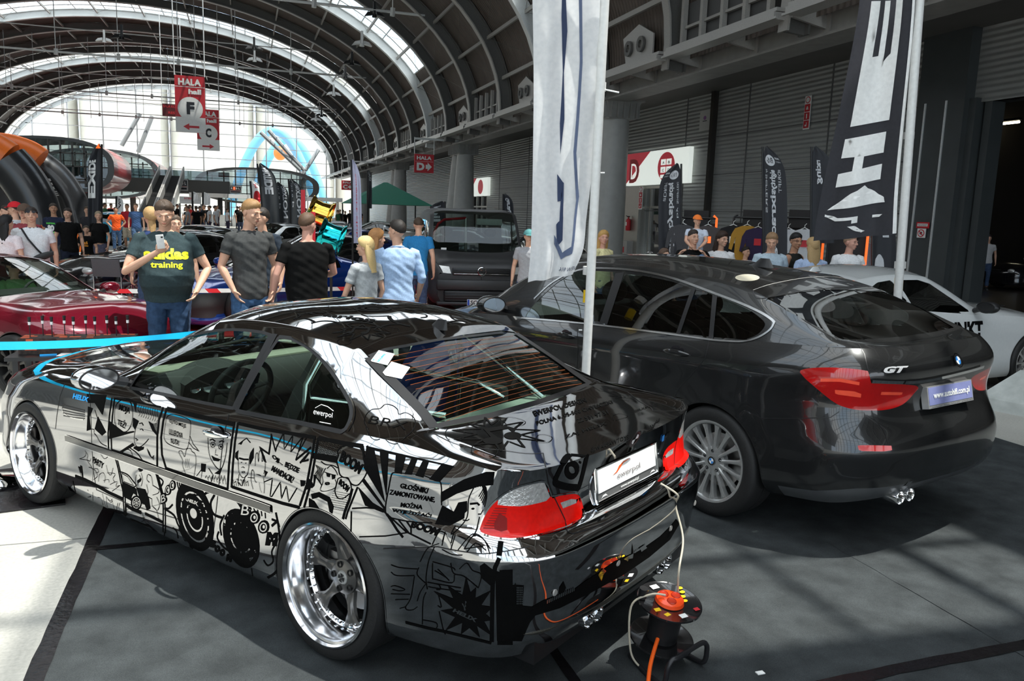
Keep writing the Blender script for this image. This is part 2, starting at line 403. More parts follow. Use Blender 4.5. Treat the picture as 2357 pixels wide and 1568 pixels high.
# conical columns
m_col=mat('concrete grey column paint',(.36,.36,.34),.45,var=.06,scale=4)
def column(y,lean,label):
 t=empty('column',(13.0,y,0),label=label,cat='column',group='leaning columns of the right hand arcade')
 MB().loft([[(lean[0]*(1-z/5.9)+r*math.cos(2*PI*i/28),lean[1]*(1-z/5.9)+r*math.sin(2*PI*i/28),z) for i in range(28)] for z,r in ((0,.72),(1.5,.67),(3,.61),(4.5,.55),(5.45,.5))]).build('shaft',m_col,t)
 mb=MB();mb.loft([[(sx*s,sy*s,z) for sx,sy in ((-1,-1),(1,-1),(1,1),(-1,1))] for z,s in ((5.43,.52),(5.9,.62),(6.05,.68))])
 for k in range(5):
  for sg in (-1,1):mb.box((sg*.62,-.5+k*.25,5.75),(.14,.04,.55));mb.box((-.5+k*.25,sg*.62,5.75),(.04,.14,.55))
 mb.box((0,0,6.07),(1.55,1.55,.06));mb.build('capital',m_beam,t,smooth=False)
column(27.8,(-.35,-.2),'large grey leaning column beside the wide white flag')
for y,ln,lb in ((49.4,(-.3,-.9),'grey leaning column under the red D sign, left one of its pair'),(50.6,(-.3,.0),'grey leaning column right of the red D sign, with a wide capital'),(71.6,(-.3,-.9),'grey column before the green tent, nearer one of the far pair'),(73.2,(-.3,.3),'grey column before the green tent, farther one of the far pair'),(94,(-.3,-.9),'slim far grey column beside the small C sign'),(96,(-.3,.3),'slim far grey column just right of the small C sign'),(6.2,(-.3,.2),'grey leaning column outside the picture on the right')):
 if y > 10:column(y,ln,lb)
# corrugated right wall with door openings
m_wall=mat('grey corrugated wall sheet',(.33,.34,.33),.42,.3,var=.05,scale=1)
wave_bump(m_wall,'Z',2.2,.5,.05)
WX=16.7
def wallpiece(y0,y1,z0,z1,mb):mb.box((WX+.1,(y0+y1)/2,(z0+z1)/2),(.2,y1-y0,z1-z0))
mb=MB();D1=(29.3,34.3);D2=(57.0,64.0)
for a,b in ((17.0,D1[0]),(D1[1],D2[0]),(D2[1],YEND)):wallpiece(a,b,0,6.7,mb)
for a,b in (D1,D2):wallpiece(a,b,3.3,6.7,mb)
wallpiece(-22,15.6,4.9,6.7,mb)
o=mb.build('wall_right',m_wall,smooth=False);tag(o,kind='structure')
mb=MB()
for y in (20.7,24.9,29.1,35.5,42,48,54):mb.box((WX-.01,y,3.35),(.02,.05,6.6))
for z in (2.25,3.62,5.0):mb.box((WX-.006,(17+55)/2,z),(.012,38,.03))
o=mb.build('trim_74',mat('wall seam grey',(.1,.1,.1),.5),smooth=False);tag(o,kind='structure')
# portal to the dark neighbouring hall
m_pil=mat('graphite portal panel',(.055,.062,.065),.4,var=.08,scale=2)
mb=MB().box((WX,16.3,3.4),(.6,1.45,6.8));mb.box((WX+.3,10,5.0),(.5,12,.2));mb.box((WX+.1,15.5,2.5),(.5,.25,5));mb.box((WX+.25,15.2,2.5),(.4,.2,5))
o=mb.build('trim_75',m_pil,smooth=False);tag(o,kind='structure')
mb=MB()
for y in (16.75,16.1):mb.box((WX-.31,y,2.5),(.03,.05,5))
o=mb.build('trim_76',mat('silver strip',(.7,.72,.72),.35,.5),smooth=False);tag(o,kind='structure')
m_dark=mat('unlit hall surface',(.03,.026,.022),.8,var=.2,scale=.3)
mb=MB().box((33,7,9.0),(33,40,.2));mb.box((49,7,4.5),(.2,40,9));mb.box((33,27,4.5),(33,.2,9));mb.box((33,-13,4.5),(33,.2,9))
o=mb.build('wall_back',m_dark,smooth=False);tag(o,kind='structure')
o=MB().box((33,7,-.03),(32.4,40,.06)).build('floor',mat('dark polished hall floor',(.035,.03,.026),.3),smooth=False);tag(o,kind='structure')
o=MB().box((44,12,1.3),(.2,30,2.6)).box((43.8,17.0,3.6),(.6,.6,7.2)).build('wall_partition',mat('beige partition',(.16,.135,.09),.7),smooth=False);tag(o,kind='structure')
m_tube=mat('lit tube',(1,.88,.62),.5,emit=9)
for i,(px,py,x) in enumerate(((2287,287,30),(2247,324,34),(2315,356,37),(2228,374,38),(2344,347,41),(2280,383,46))):
 p=at(px,py,x=x)
 t=empty('tube_light',tuple(p),label=('lit tube light in the dark hall, ' + ('highest of all','second from the top','third from the top at the right','just above the orange sign','small one at the picture edge','faintest and farthest')[i]),cat='light',group='tube lights in the dark hall')
 MB().cyl((0,-1.2,0),(0,1.2,0),.05,n=8).build('tube',m_tube,t);MB().box((0,0,.12),(.16,2.5,.1)).box((0,0,(9-p.z)/2),(.03,.03,8.95-p.z-.05)).build('housing',m_blk,t,smooth=False)
def panel(name,q,m,label,cat,th=.05,group=None,back=None,parent=None):
 """flat board on quad q (bl, br, tr, tl) seen from its front, real thickness behind"""
 q=[Vector(p) for p in q];n=(q[1]-q[0]).cross(q[3]-q[0]).normalized();b=[p-n*th for p in q]
 o=mkobj(name,q+b,[(0,1,2,3),(7,6,5,4),(0,4,5,1),(1,5,6,2),(2,6,7,3),(3,7,4,0)],m,parent,smooth=False)
 return tag(o,label,cat,group)
def on(q,u0,v0,u1,v1,off=.004):
 mp=quadmap(q);n=(Vector(q[1])-Vector(q[0])).cross(Vector(q[3])-Vector(q[0])).normalized()
 return [Vector(mp(a,b))+n*off for a,b in ((u0,v0),(u1,v0),(u1,v1),(u0,v1))]
def patch(name,q,u0,v0,u1,v1,m,parent,off=.003):
 return mkobj(name,on(q,u0,v0,u1,v1,off),[(0,1,2,3)],m,parent,smooth=False)
def polypatch(name,q,pts,m,parent,off=.004):
 mp=quadmap(q);n=(Vector(q[1])-Vector(q[0])).cross(Vector(q[3])-Vector(q[0])).normalized()
 P=[Vector(mp(a,b))+n*off for a,b in pts];tr=tessellate_polygon([[Vector((a,b,0)) for a,b in pts]])
 return mkobj(name,P,[tuple(t) for t in tr],m,parent,smooth=False)
def disc(cx,cy,rx,ry,n=28):return [(cx+rx*math.cos(2*PI*i/n),cy+ry*math.sin(2*PI*i/n)) for i in range(n)]
def txt(q,s,u0,v0,u1,v1,m,parent,off=.008,bold=.02,name='lettering'):return flat_text(name,s,on(q,u0,v0,u1,v1,off),m,parent,bold,.001)
m_red=mat('sign red',(.55,.02,.03),.45);m_white=mat('sign white',(.82,.82,.80),.5);m_ink=mat('sign black',(.012,.014,.02),.5);m_lit=mat('backlit white acrylic',(.86,.92,.86),.4,emit=.55);m_litred=mat('backlit red film',(.55,.03,.05),.4,emit=.25)
def wq(px0,px1,ptop0,pbot0,ptop1,x=WX-.1):
 """quad on the wall plane between two pixel columns, level top and bottom"""
 a=at(px0,ptop0,x=x);b=at(px0,pbot0,x=x);c=at(px1,ptop1,x=x)
 return [Vector((x,a.y,b.z)),Vector((x,c.y,b.z)),Vector((x,c.y,a.z)),Vector((x,a.y,a.z))]
# entrance sign "D" over the glass doors
q=wq(1442,1587,356,428,338,WX-.25)
s=panel('entrance_sign',q,m_lit,'long backlit white and red letter D sign above the nearer glass doors','sign',.2)
polypatch('red_corner',q,[(0,0),(0,1),(.42,1)],m_litred,s);txt(q,'D',.08,.08,.25,.82,m_red,s,.012,.06,'letter');txt(q,'D',.11,.2,.21,.68,m_lit,s,.02,.0,'letter')
polypatch('oval',q,disc(.68,.5,.13,.42),m_litred,s)
for i,c in enumerate('ABCD'):
 u=.60+(i % 2)*.085;v=.55-(i//2)*.22;patch('tile',q,u,v,u+.075,v+.17,m_lit,s,.010);txt(q,c,u+.025,v+.03,u+.055,v+.11,m_ink,s,.016)
patch('tile',q,.6,.17,.71,.27,m_lit,s,.010)
q2=wq(1060,1123,415,453,408,WX-.25)
s=panel('entrance_sign',q2,m_lit,'white and red HALA D sign above the far glass doors','sign',.2)
polypatch('red_corner',q2,[(0,0),(0,1),(.62,1),(.3,0)],m_litred,s);txt(q2,'HALA',.04,.3,.30,.75,m_white,s,.015);txt(q2,'D',.36,.12,.48,.86,m_white,s,.015)
polypatch('oval',q2,disc(.76,.5,.09,.4),m_litred,s)
# glass doors below each sign
def doors(Y0,Y1,n):
 m_dg=glass('dark door glass',(.5,.55,.55),1.,.55);fr=MB();pn=MB()
 for k in range(n+1):fr.box((WX+.05,Y0+(Y1-Y0)*k/n,1.65),(.12,.10,3.3))
 for z in (.06,2.4,3.25):fr.box((WX+.05,(Y0+Y1)/2,z),(.1,Y1-Y0,.10))
 pn.add([(WX+.08,Y0,0),(WX+.08,Y1,0),(WX+.08,Y1,3.3),(WX+.08,Y0,3.3)],[(0,1,2,3)])
 doors.n+=1
 o=pn.build('door_%d' % doors.n,m_dg,smooth=False);tag(o,kind='structure');fr.build('door_frame',mat('brushed door steel',(.4,.38,.34),.35,.8),o,smooth=False)
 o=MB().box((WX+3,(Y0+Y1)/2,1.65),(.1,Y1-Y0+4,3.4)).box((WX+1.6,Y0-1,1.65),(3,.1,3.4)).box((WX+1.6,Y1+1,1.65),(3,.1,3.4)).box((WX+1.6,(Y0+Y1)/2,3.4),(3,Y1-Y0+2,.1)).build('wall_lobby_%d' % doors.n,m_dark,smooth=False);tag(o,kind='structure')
doors.n=0
doors(*D1,4);doors(*D2,5)
o=MB().box((WX-.05,32.95,1.65),(.5,1.35,3.3)).build('trim_77',mat('brushed door steel',(.4,.38,.34),.35,.8),smooth=False);tag(o,kind='structure')
# small red and white wall signs
def pictos(q,label,n=4):
 s=panel('safety_sign',q,m_white,label,'sign',.02)
 polypatch('ring',q,disc(.5,.88,.4,.1),m_red,s);polypatch('ring_field',q,disc(.5,.88,.3,.075),m_white,s,.008)
 for k in range(3):
  v=.04+k*.245;patch('red_field',q,.06,v,.94,v+.225,m_red,s);polypatch('symbol',q,[[(.3,v+.06),(.7,v+.06),(.62,v+.14),(.5,v+.17),(.38,v+.14)],[(.42,v+.04),(.58,v+.04),(.58,v+.18),(.42,v+.18)],[(.3,v+.05),(.6,v+.05),(.6,v+.17),(.5,v+.17),(.5,v+.1),(.3,v+.1)]][2-k],m_white,s,.008)
 return s
pictos(wq(1854,1868,222,298,221,WX-.05),'tall strip of red fire safety symbols high on the grey wall')
pictos(wq(1472,1480,430,482,429,WX-.32),'strip of red fire safety symbols on the steel pillar by the doors')
q=wq(1612,1636,256,302,255,WX-.07);s=panel('notice_board',q,mat('pale notice',(.5,.5,.48),.5),'pale grey notice board with a tiny emblem on the upper grey wall','notice board',.04)
polypatch('emblem',q,disc(.5,.62,.14,.1),mat('violet print',(.25,.1,.3),.5),s);patch('caption',q,.3,.45,.7,.49,m_ink,s)
q=wq(2110,2139,511,525,509,WX-.36);s=panel('warning_sign',q,m_red,'dark red rectangular warning sign with white text on the portal pillar','sign',.02);patch('text_field',q,.08,.3,.92,.75,m_white,s);txt(q,'DROGA POŻAROWA',.12,.52,.88,.68,m_ink,s,.008);txt(q,'NIE ZASTAWIAĆ',.2,.36,.8,.48,m_ink,s,.008)
q=wq(2112,2131,526,547,524,WX-.36);s=panel('prohibition_sign',q,m_white,'white square sign with a red crossed ring on the portal pillar','sign',.02);polypatch('ring',q,disc(.5,.5,.42,.42),m_red,s);polypatch('ring_field',q,disc(.5,.5,.32,.32),m_white,s,.007);patch('symbol',q,.36,.36,.64,.64,m_ink,s,.009);polypatch('bar',q,[(.22,.7),(.7,.22),(.78,.3),(.3,.78)],m_red,s,.012)
q=[at(2200,396,x=38),at(2224,394,x=38),at(2224,381,x=38),at(2200,383,x=38)]
q=[Vector((38,p.y,z)) for p,z in zip(q,(q[0].z,q[0].z,q[2].z,q[2].z))]
m_or=mat('glowing orange',(1,.16,.03),.5,emit=.8);s=panel('aisle_sign',q,m_or,'small lit orange NW-10 sign hanging in the dark hall','sign',.1);MB().box((q[0].x,(q[0].y+q[1].y)/2,(q[2].z+8.95)/2),(.04,.04,8.95-q[2].z)).build('hanger',m_blk,s,smooth=False);txt(q,'NW-10',.1,.25,.9,.8,mat('lit sign white',(1,.8,.6),.5,emit=1.0),s,.02)  # orange glow; unlit ball, rack uprights and prints share it too
# fire extinguisher and cabinet by the pillar
t=empty('fire_extinguisher',(WX-.405,33.0,1.35),label='red fire extinguisher on the steel pillar by the doors',cat='fire extinguisher')
MB().lathe([(0,0),(.1,0),(.11,.03),(.11,.42),(.09,.5),(.03,.54),(.03,.6)],20,Matrix.Rotation(PI/2,4,'X')).build('cylinder',m_red,t);MB().box((0,0,.62),(.12,.05,.05)).cyl((0,0,.6),(-.12,0,.66),.015).build('valve',m_blk,t);MB().box((-.105,0,.3),(.02,.1,.16)).build('label_sticker',m_white,t,smooth=False)
t=empty('extinguisher_cabinet',(WX-.45,33.0,0),label='grey metal cabinet with a red symbol below the fire extinguisher',cat='cabinet');MB().box((0,0,.45),(.3,.75,.9)).build('body',m_lt,t,smooth=False);MB().box((-.16,0,.5),(.02,.2,.25)).build('symbol',m_red,t,smooth=False)
# left side of the hall, seen only as a strip and in reflections
mb=MB().box((-28.9,48,3.4),(.2,140,6.8));o=mb.build('wall_left',m_wall,smooth=False);tag(o,kind='structure')
YF=RIBS[0]-.2;v=[(VX+(VA+.4)*math.cos(PI*i/40),YF,VZ+(VB+.4)*math.sin(PI*i/40)) for i in range(41)]+[(VX-VA,YF,0),(VX+VA,YF,0)]
w=MB().add(v,[tuple(range(len(v)))]).build('window_3',m_pane,smooth=False);tag(w,kind='structure');fr=MB()
for k in range(-5,6):x=VX+k*3.6;fr.box((x,YF,vh(x)/2),(.3,.3,vh(x)))
for j in range(1,9):z=j*2.0;hw=(VA+.4)*math.sqrt(max(0,1-max(0,(z-VZ)/VB)**2));fr.box((VX,YF,z),(2*hw,.15,.14))
fr.build('window_frame',m_rib,w,smooth=False)
# ---------------------------------------------------------------- carpets, tape, markings on the floor
def carpet_mat():
 m=mat('charcoal felt carpet',(.043,.048,.050),.95,var=.25,scale=6,spec=.1)
 t=m.node_tree;b=t.nodes['Principled BSDF'];tc=t.nodes['Texture Coordinate']
 n=t.nodes.new('ShaderNodeTexNoise');n.inputs['Scale'].default_value=420;n.inputs['Detail'].default_value=3
 mx=t.nodes.new('ShaderNodeMixRGB');mx.blend_type='OVERLAY';mx.inputs['Fac'].default_value=.8
 bp=t.nodes.new('ShaderNodeBump');bp.inputs['Strength'].default_value=.5;bp.inputs['Distance'].default_value=.004
 t.links.new(tc.outputs['Object'],n.inputs['Vector']);t.links.new(t.nodes['Color Ramp'].outputs['Color'],mx.inputs['Color1']);t.links.new(n.outputs['Fac'],mx.inputs['Color2'])
 t.links.new(mx.outputs[0],b.inputs['Base Color']);t.links.new(n.outputs['Fac'],bp.inputs['Height']);t.links.new(bp.outputs['Normal'],b.inputs['Normal'])
 return m
mCar=carpet_mat();mTape=mat('black gaffer tape',(.010,.009,.010),.22,var=.3,scale=40,bump=.35)
def sheet(name,x0,x1,y0,y1,z,th,m,label,cat,group=None):
 o=MB().box(((x0+x1)/2,(y0+y1)/2,z+th/2),(x1-x0,y1-y0,th)).build(name,m,smooth=False);return tag(o,label,cat,group)
for i,(x0,x1,lb) in enumerate(((-.80,1.24,'left strip of charcoal carpet under the chrome coupe'),(1.24,3.28,'middle strip of charcoal carpet under the cable reel'),(3.28,6.50,'right strip of charcoal carpet behind the dark hatchback'))):
 sheet('carpet',x0+.002,x1-.002,-3.5,9.2,0,.006,mCar,lb,'carpet','charcoal carpet strips')
def tape(pts,w,z,label,m=mTape):
 mb=MB();P=[Vector((*p,z)) for p in pts];v=[]
 R=[]
 for a,b in zip(P[:-1],P[1:]):
  n=max(1,int((b-a).length/.12));R+=[a.lerp(b,k/n) for k in range(n)]
 R.append(P[-1]);rr=random.Random(3)
 for i,p in enumerate(R):
  t=(R[min(i+1,len(R)-1)]-R[max(0,i-1)]).normalized();s_=Vector((-t.y,t.x,0));
  for q in (-.5,-.2,.2,.5):v.append(p+s_*(w*q+rr.uniform(-.004,.004))+Vector((0,0,rr.uniform(.0,.0025))))
 f=[(4*i+k,4*i+k+1,4*i+k+5,4*i+k+4) for i in range(len(R)-1) for k in range(3)]
 o=mb.add(v,f).build('floor_tape',m);return tag(o,label,'tape')
tape([(-.82,-3),(-.82,3.0),(-.83,5),(-.82,9.2)],.075,.0075,'wide black tape along the left edge of the carpet, next to the pale concrete')
tape([(1.24,-3),(1.24,3.2),(1.25,9)],.05,.0075,'black tape seam running out from under the chrome coupe bumper')
tape([(-.8,4.62),(.4,4.60),(2.5,4.6)],.05,.010,'black crosswise tape seam under the chrome coupe sill')
tape([(2.0,2.46),(2.6,2.49),(3.4,2.50),(6.4,2.50)],.07,.0085,'glossy black crosswise tape at the bottom right')
tape([(3.28,-3),(3.27,2),(3.29,9)],.03,.0072,'faint tape seam between carpet strips behind the hatchback',mCar)
o=MB().box((2.02,2.62,.009),(.035,.022,.004)).build('paper_scrap',m_white,smooth=False);tag(o,'tiny white scrap of paper on the dark carpet','paper scrap')
p=at(2356,960,z=0)
t=empty('concrete_block',(8.3,6.1,0),.3,'pale concrete base block at the right edge of the picture','concrete block')
MB().loft([[(a*s,b*s,z) for a,b in ((-.75,-.6),(.75,-.6),(.75,.6),(-.75,.6))] for z,s in ((0,1),(.12,.97),(.42,.55))]).build('base',mat('cast concrete',(.42,.44,.42),.8,var=.15,scale=8,bump=.2),t,smooth=False)
# ---------------------------------------------------------------- car body kit
def ncs(t,P,ts):
 """natural cubic spline through P (n,3) at knots t, sampled at ts"""
 n=len(t)
 if n==2:
  u=((ts-t[0])/(t[1]-t[0]))[:,None];return P[0]*(1-u)+P[1]*u
 h=np.diff(t);A=np.zeros((n,n));r=np.zeros((n,P.shape[1]));A[0,0]=A[-1,-1]=1
 for i in range(1,n-1):
  A[i,i-1]=h[i-1];A[i,i]=2*(h[i-1]+h[i]);A[i,i+1]=h[i];r[i]=6*((P[i+1]-P[i])/h[i]-(P[i]-P[i-1])/h[i-1])
 M=np.linalg.solve(A,r);k=np.clip(np.searchsorted(t,ts,'right')-1,0,n-2)
 a=(t[k+1]-ts)[:,None];b=(ts-t[k])[:,None];hk=h[k][:,None]
 return M[k]*a**3/(6*hk)+M[k+1]*b**3/(6*hk)+(P[k]/hk-M[k]*hk/6)*a+(P[k+1]/hk-M[k+1]*hk/6)*b
def curve(P,n,breaks=()):
 """resample control polyline P; n per unit length spacing or list of params"""
 P=np.array(P,float);seg=np.linalg.norm(np.diff(P,axis=0),axis=1);t=np.concatenate([[0],np.cumsum(np.maximum(seg,1e-4)**.7)])
 return t
def patchgrid(net,sp,vb=(),ub=()):
 """net (K,J,3) -> smooth grid; vb / ub = rows / columns where the surface may kink"""
 net=np.array(net,float);K,J,_=net.shape
 def knots(A):                                 # average chord knots along axis 1
  d=np.linalg.norm(np.diff(A,axis=1),axis=2).mean(0);return np.concatenate([[0],np.cumsum(np.maximum(d,1e-4)**.75)]),d
 def resample(A,br):
  t,d=knots(A);ks=[0]+sorted(br)+[A.shape[1]-1];outs=[]
  for a,b in zip(ks[:-1],ks[1:]):
   ts=[]
   for i in range(a,b):
    m=max(1,int(round(d[i]/sp)));ts+=list(t[i]+(t[i+1]-t[i])*np.arange(m)/m)
   ts=np.array(ts+[t[b]]) if b==ks[-1] else np.array(ts)
   outs.append(np.stack([ncs(t[a:b+1],A[r,a:b+1],ts) for r in range(A.shape[0])]))
  return np.concatenate(outs,1)
 G=resample(net,ub);G=resample(G.transpose(1,0,2),vb).transpose(1,0,2)
 return G
def gridmesh(G,flip=False):
 K,J,_=G.shape;idx=np.arange(K*J).reshape(K,J)
 f=np.stack([idx[:-1,:-1],idx[:-1,1:],idx[1:,1:],idx[1:,:-1]],-1).reshape(-1,4)
 if flip:f=f[:,::-1]
 return G.reshape(-1,3).copy(),f
class Shell:
 """half body (y >= 0) made of grids; regions are cut out of it by outlines"""
 def __init__(s,grids,pose):
  V=[];F=[];k=0
  for G,fl in grids:
   v,f=gridmesh(G,fl);V.append(v);F.append(f+k);k+=len(v)
  s.V=np.concatenate(V);s.F=np.concatenate(F)
  s.c,s.s=math.cos(pose[2]),math.sin(pose[2]);s.pose=pose
  s.bvh=BVHTree.FromPolygons([tuple(v) for v in s.V],[tuple(f) for f in s.F])
  s.o=Vector(s.loc(np.array([[0,0,EYE]]))[0])
  # left-only and mirrored tree for marks that run across the centre line
  Vm=s.V.copy();Vm[:,1] *= -1;s.full=BVHTree.FromPolygons([tuple(v) for v in np.concatenate([s.V,Vm])],[tuple(f) for f in np.concatenate([s.F,s.F[:,::-1]+len(s.V)])])
  s.parts={}
 def loc(s,P):
  P=np.array(P,float);d=P-np.array([s.pose[0],s.pose[1],0]);return np.stack([d[:,0]*s.c+d[:,1]*s.s,-d[:,0]*s.s+d[:,1]*s.c,d[:,2]],1)
 def wor(s,P):
  P=np.array(P,float).reshape(-1,3);return np.stack([s.pose[0]+P[:,0]*s.c-P[:,1]*s.s,s.pose[1]+P[:,0]*s.s+P[:,1]*s.c,P[:,2]],1)
 def pix(s,P):return pixof(s.wor(P))
 def hit(s,px,py,full=True):
  o,v=ray(px,py);vl=Vector((v.x*s.c+v.y*s.s,-v.x*s.s+v.y*s.c,v.z))
  h=(s.full if full else s.bvh).ray_cast(s.o,vl)
  if h[0] is None:return None
  n=h[1]
  if n.dot(vl) > 0:n=-n
  return h[0],n
 def hitdir(s,p,d):
  h=s.bvh.ray_cast(Vector(p),Vector(d));
  if h[0] is None:return None
  n=h[1]
  if n.dot(Vector(d)) > 0:n=-n
  return h[0],n
 def cut(s,name,poly,space='px',keep=None,snap=True):
  """move faces whose centre lies in outline `poly` into part `name`; border vertices snap onto the outline"""
  poly=[tuple(p) for p in poly]
  def uv(P):
   if space=='px':return s.pix(P)
   if space=='xz':return np.stack([P[:,0],P[:,2]],1)
   if space=='yz':return np.stack([P[:,1],P[:,2]],1)
   return np.stack([P[:,0],P[:,1]],1)
  C=s.V[s.F].mean(1);U=uv(C);ins=pips(U,poly)
  if keep is not None:ins &= keep(C)
  if space=='px':
   a,b,c=s.V[s.F[:,0]],s.V[s.F[:,1]],s.V[s.F[:,2]]
  fin,fout=s.F[ins],s.F[~ins]
  bd=np.intersect1d(fin,fout)
  if snap:
   UB=uv(s.V[bd])
   for i,k in enumerate(bd):
    q=nearest_on_poly(UB[i],poly)
    if space=='px':h=s.hit(q[0],q[1],False)
    elif space=='xz':h=s.hitdir((q[0],3,q[1]),(0,-1,0))
    elif space=='yz':h=s.hitdir((-3,q[0],q[1]),(1,0,0)) if s.V[k][0] < 1.3 else s.hitdir((6,q[0],q[1]),(-1,0,0))
    else:h=s.hitdir((q[0],q[1],3),(0,0,-1))
    if h is not None and (h[0]-Vector(s.V[k])).length < .05:s.V[k]=h[0]
  s.F=fout;s.parts[name]=(s.V.copy(),fin)
  return s
 def take(s,name,m,parent,mirror=True,inset=0.,both=True,label=None):
  V,F=s.parts[name]
  return s.emit(name,V,F,m,parent,mirror,inset,label)
 def emit(s,name,V,F,m,parent,mirror=True,inset=0.,label=None):
  used=np.unique(F);
  if len(used)==0:return None
  mp=-np.ones(len(V),int);mp[used]=np.arange(len(used));v=V[used];f=mp[F]
  if inset:
   me=bpy.data.meshes.new('x');me.from_pydata([tuple(p) for p in v],[],[tuple(q) for q in f])
   nr=np.array([tuple(p.normal) for p in me.vertices]);bpy.data.meshes.remove(me)
   cc=v-np.array([v[:,0].mean(),0,v[:,2].mean()*.0+.6]);sg=np.sign((nr*cc).sum(1));sg[sg==0]=1
   v=v-nr*sg[:,None]*inset
  if mirror=='sep':
   o=mkobj(name,v,f,m,parent,True,None,50);w=v.copy();w[:,1] *= -1
   o2=mkobj(name,w,f[:,::-1],m,parent,True,None,50);s.last=(o,o2);return o
  if mirror:
   w=v.copy();w[:,1] *= -1;n=len(v);f2=f[:,::-1]+n
   cen=np.abs(v[:,1]) < 1e-5;f2=f2.copy()
   ids=np.arange(n*2);ids[n:][cen]=np.arange(n)[cen];f2=ids[f2]
   v=np.concatenate([v,w]);f=np.concatenate([f,f2])
  o=mkobj(name,v,f,m,parent,True,None,50)
  if label:o['label']=label
  return o
 def body(s,name,m,parent,label=None):return s.emit(name,s.V,s.F,m,parent,label=label)
 def ribbon(s,name,pts,wd,m,parent,off=.0012,space='px',closed=False,mirror=False,step=None,full=True,mb=None,twod=False):
  """band of width wd (metres) laid along a traced line"""
  P=[]
  for line in ([pts] if not isinstance(pts[0][0],(list,tuple,np.ndarray)) else pts):
   L=[np.array(p,float) for p in line];
   if closed:L=L+[L[0]]
   st=step or (5. if space=='px' else .015);R=[]
   for a,b in zip(L[:-1],L[1:]):
    n=max(1,int(np.linalg.norm(b-a)/st));R+=[a+(b-a)*k/n for k in range(n)]
   R.append(L[-1]);H=[]
   for q in R:
    if space=='px':h=s.hit(q[0],q[1],full)
    elif space=='xz':h=s.hitdir((q[0],3,q[1]),(0,-1,0))
    elif space=='xy':h=s.hitdir((q[0],q[1],3),(0,0,-1))
    else:h=s.hitdir((-3,q[0],q[1]),(1,0,0))
    if h:H.append(h)
   P.append(H)
  b_=mb or MB()
  for H in P:
   if len(H) < 2:continue
   v=[]
   for i,(p,n) in enumerate(H):
    t=(H[min(i+1,len(H)-1)][0]-H[max(i-1,0)][0])
    if t.length < 1e-6:t=Vector((1,0,0))
    sd=n.cross(t.normalized()).normalized()*wd/2;v+=[p-sd+n*off,p+sd+n*off]
   f=[]
   for i in range(len(H)-1):
    if (H[i+1][0]-H[i][0]).length < .12:f.append((2*i,2*i+1,2*i+3,2*i+2))
   b_.add(v,f)
   if mirror:b_.add([(p[0],-p[1],p[2]) for p in v],[q[::-1] for q in f])
  return b_ if mb is not None else b_.build(name,m,parent,auto=0)
 def decal(s,name,shape,mp,m,parent,off=.0016,cell=.04,mb=None,mirror=False):
  """flat shape (verts 2D, faces) carried by map mp(u,v)->pixel onto the surface"""
  v,f=shape
  bm=bmesh.new();vs=[bm.verts.new((a,b,0)) for a,b in v]
  for q in f:
   try:bm.faces.new([vs[i] for i in q])
   except ValueError:pass
  if cell:
   for ax in (0,1):
    lo=min(p[ax] for p in v);hi=max(p[ax] for p in v);n=max(1,int((hi-lo)/cell))
    for k in range(1,n):
     c=[0,0,0];c[ax]=lo+(hi-lo)*k/n;nn=[0,0,0];nn[ax]=1
     bmesh.ops.bisect_plane(bm,geom=bm.verts[:]+bm.edges[:]+bm.faces[:],plane_co=c,plane_no=nn)
  bmesh.ops.triangulate(bm,faces=bm.faces[:]);bm.verts.index_update();V=[];ok=[]
  for q in bm.verts:
   p=mp(q.co.x,q.co.y);h=s.hit(p[0],p[1]);ok.append(h is not None)
   V.append(tuple(h[0]+h[1]*off) if h else (0,0,0))
  F=[[q.index for q in g.verts] for g in bm.faces];bm.free()
  F=[q for q in F if all(ok[i] for i in q) and max((Vector(V[q[i]])-Vector(V[q[i-1]])).length for i in range(3)) < .3]
  if mb is not None:
   mb.add(V,F);return mb
  return mkobj(name,V,F,m,parent,smooth=False)
def poly_shape(pts):
 tr=tessellate_polygon([[Vector((p[0],p[1],0)) for p in pts]]);return [(p[0],p[1]) for p in pts],[tuple(t) for t in tr]
PX=lambda u,v:(u,v)
def pxpoly(sh,pts,mb,cellpx=14.,off=.0016):
 """filled outline given directly in traced picture points"""
 sh.decal('',poly_shape(pts),PX,None,None,off,cellpx,mb)
def wheel_arch(sh,cx,cz,r,m,parent,name='wheel_arch',depth=.22,lip=.014,ymin=.5):
 """round opening + inner tub for one axle (both sides)"""
 circ=[(cx+r*math.cos(2*PI*i/72),cz+r*math.sin(2*PI*i/72)) for i in range(72)]
 circ=[(x,z) for x,z in circ]
 sh.cut('_cut_'+name,circ,'xz',keep=lambda C:C[:,1] > ymin)
 mb=MB();ring=[]
 for i in range(-6,43):
  a=PI*i/36;h=sh.hitdir((cx+(r+.004)*math.cos(a),3,cz+(r+.004)*math.sin(a)),(0,-1,0))
  if h:ring.append((a,h[0].y))
 for sg in (1,-1):
  v=[]
  for a,y in ring:
   for k,(dr,dy) in enumerate(((.006,.001),(-.004,-.002),(-.004,-.02),(.01,-.03),(.01,-depth))):
    v.append((cx+(r+dr)*math.cos(a),sg*(y+dy),cz+(r+dr)*math.sin(a)))
  f=[(5*i+k,5*i+k+1,5*i+k+6,5*i+k+5) for i in range(len(ring)-1) for k in range(4)]
  mb.add(v,f)
 return mb.build(name,m,parent)
m_tyre=mat('tyre rubber',(.012,.012,.012),.62,var=.2,bump=.15,scale=120)
m_rub=mat('black rubber',(.010,.010,.011),.5)
m_chrome=mat('polished chrome',(.9,.9,.9),.04,1.,var=.02)
m_alum=mat('polished aluminium lip',(.86,.86,.88),.13,1.,var=.04)
m_disc=mat('brake disc steel',(.3,.29,.28),.35,1.)
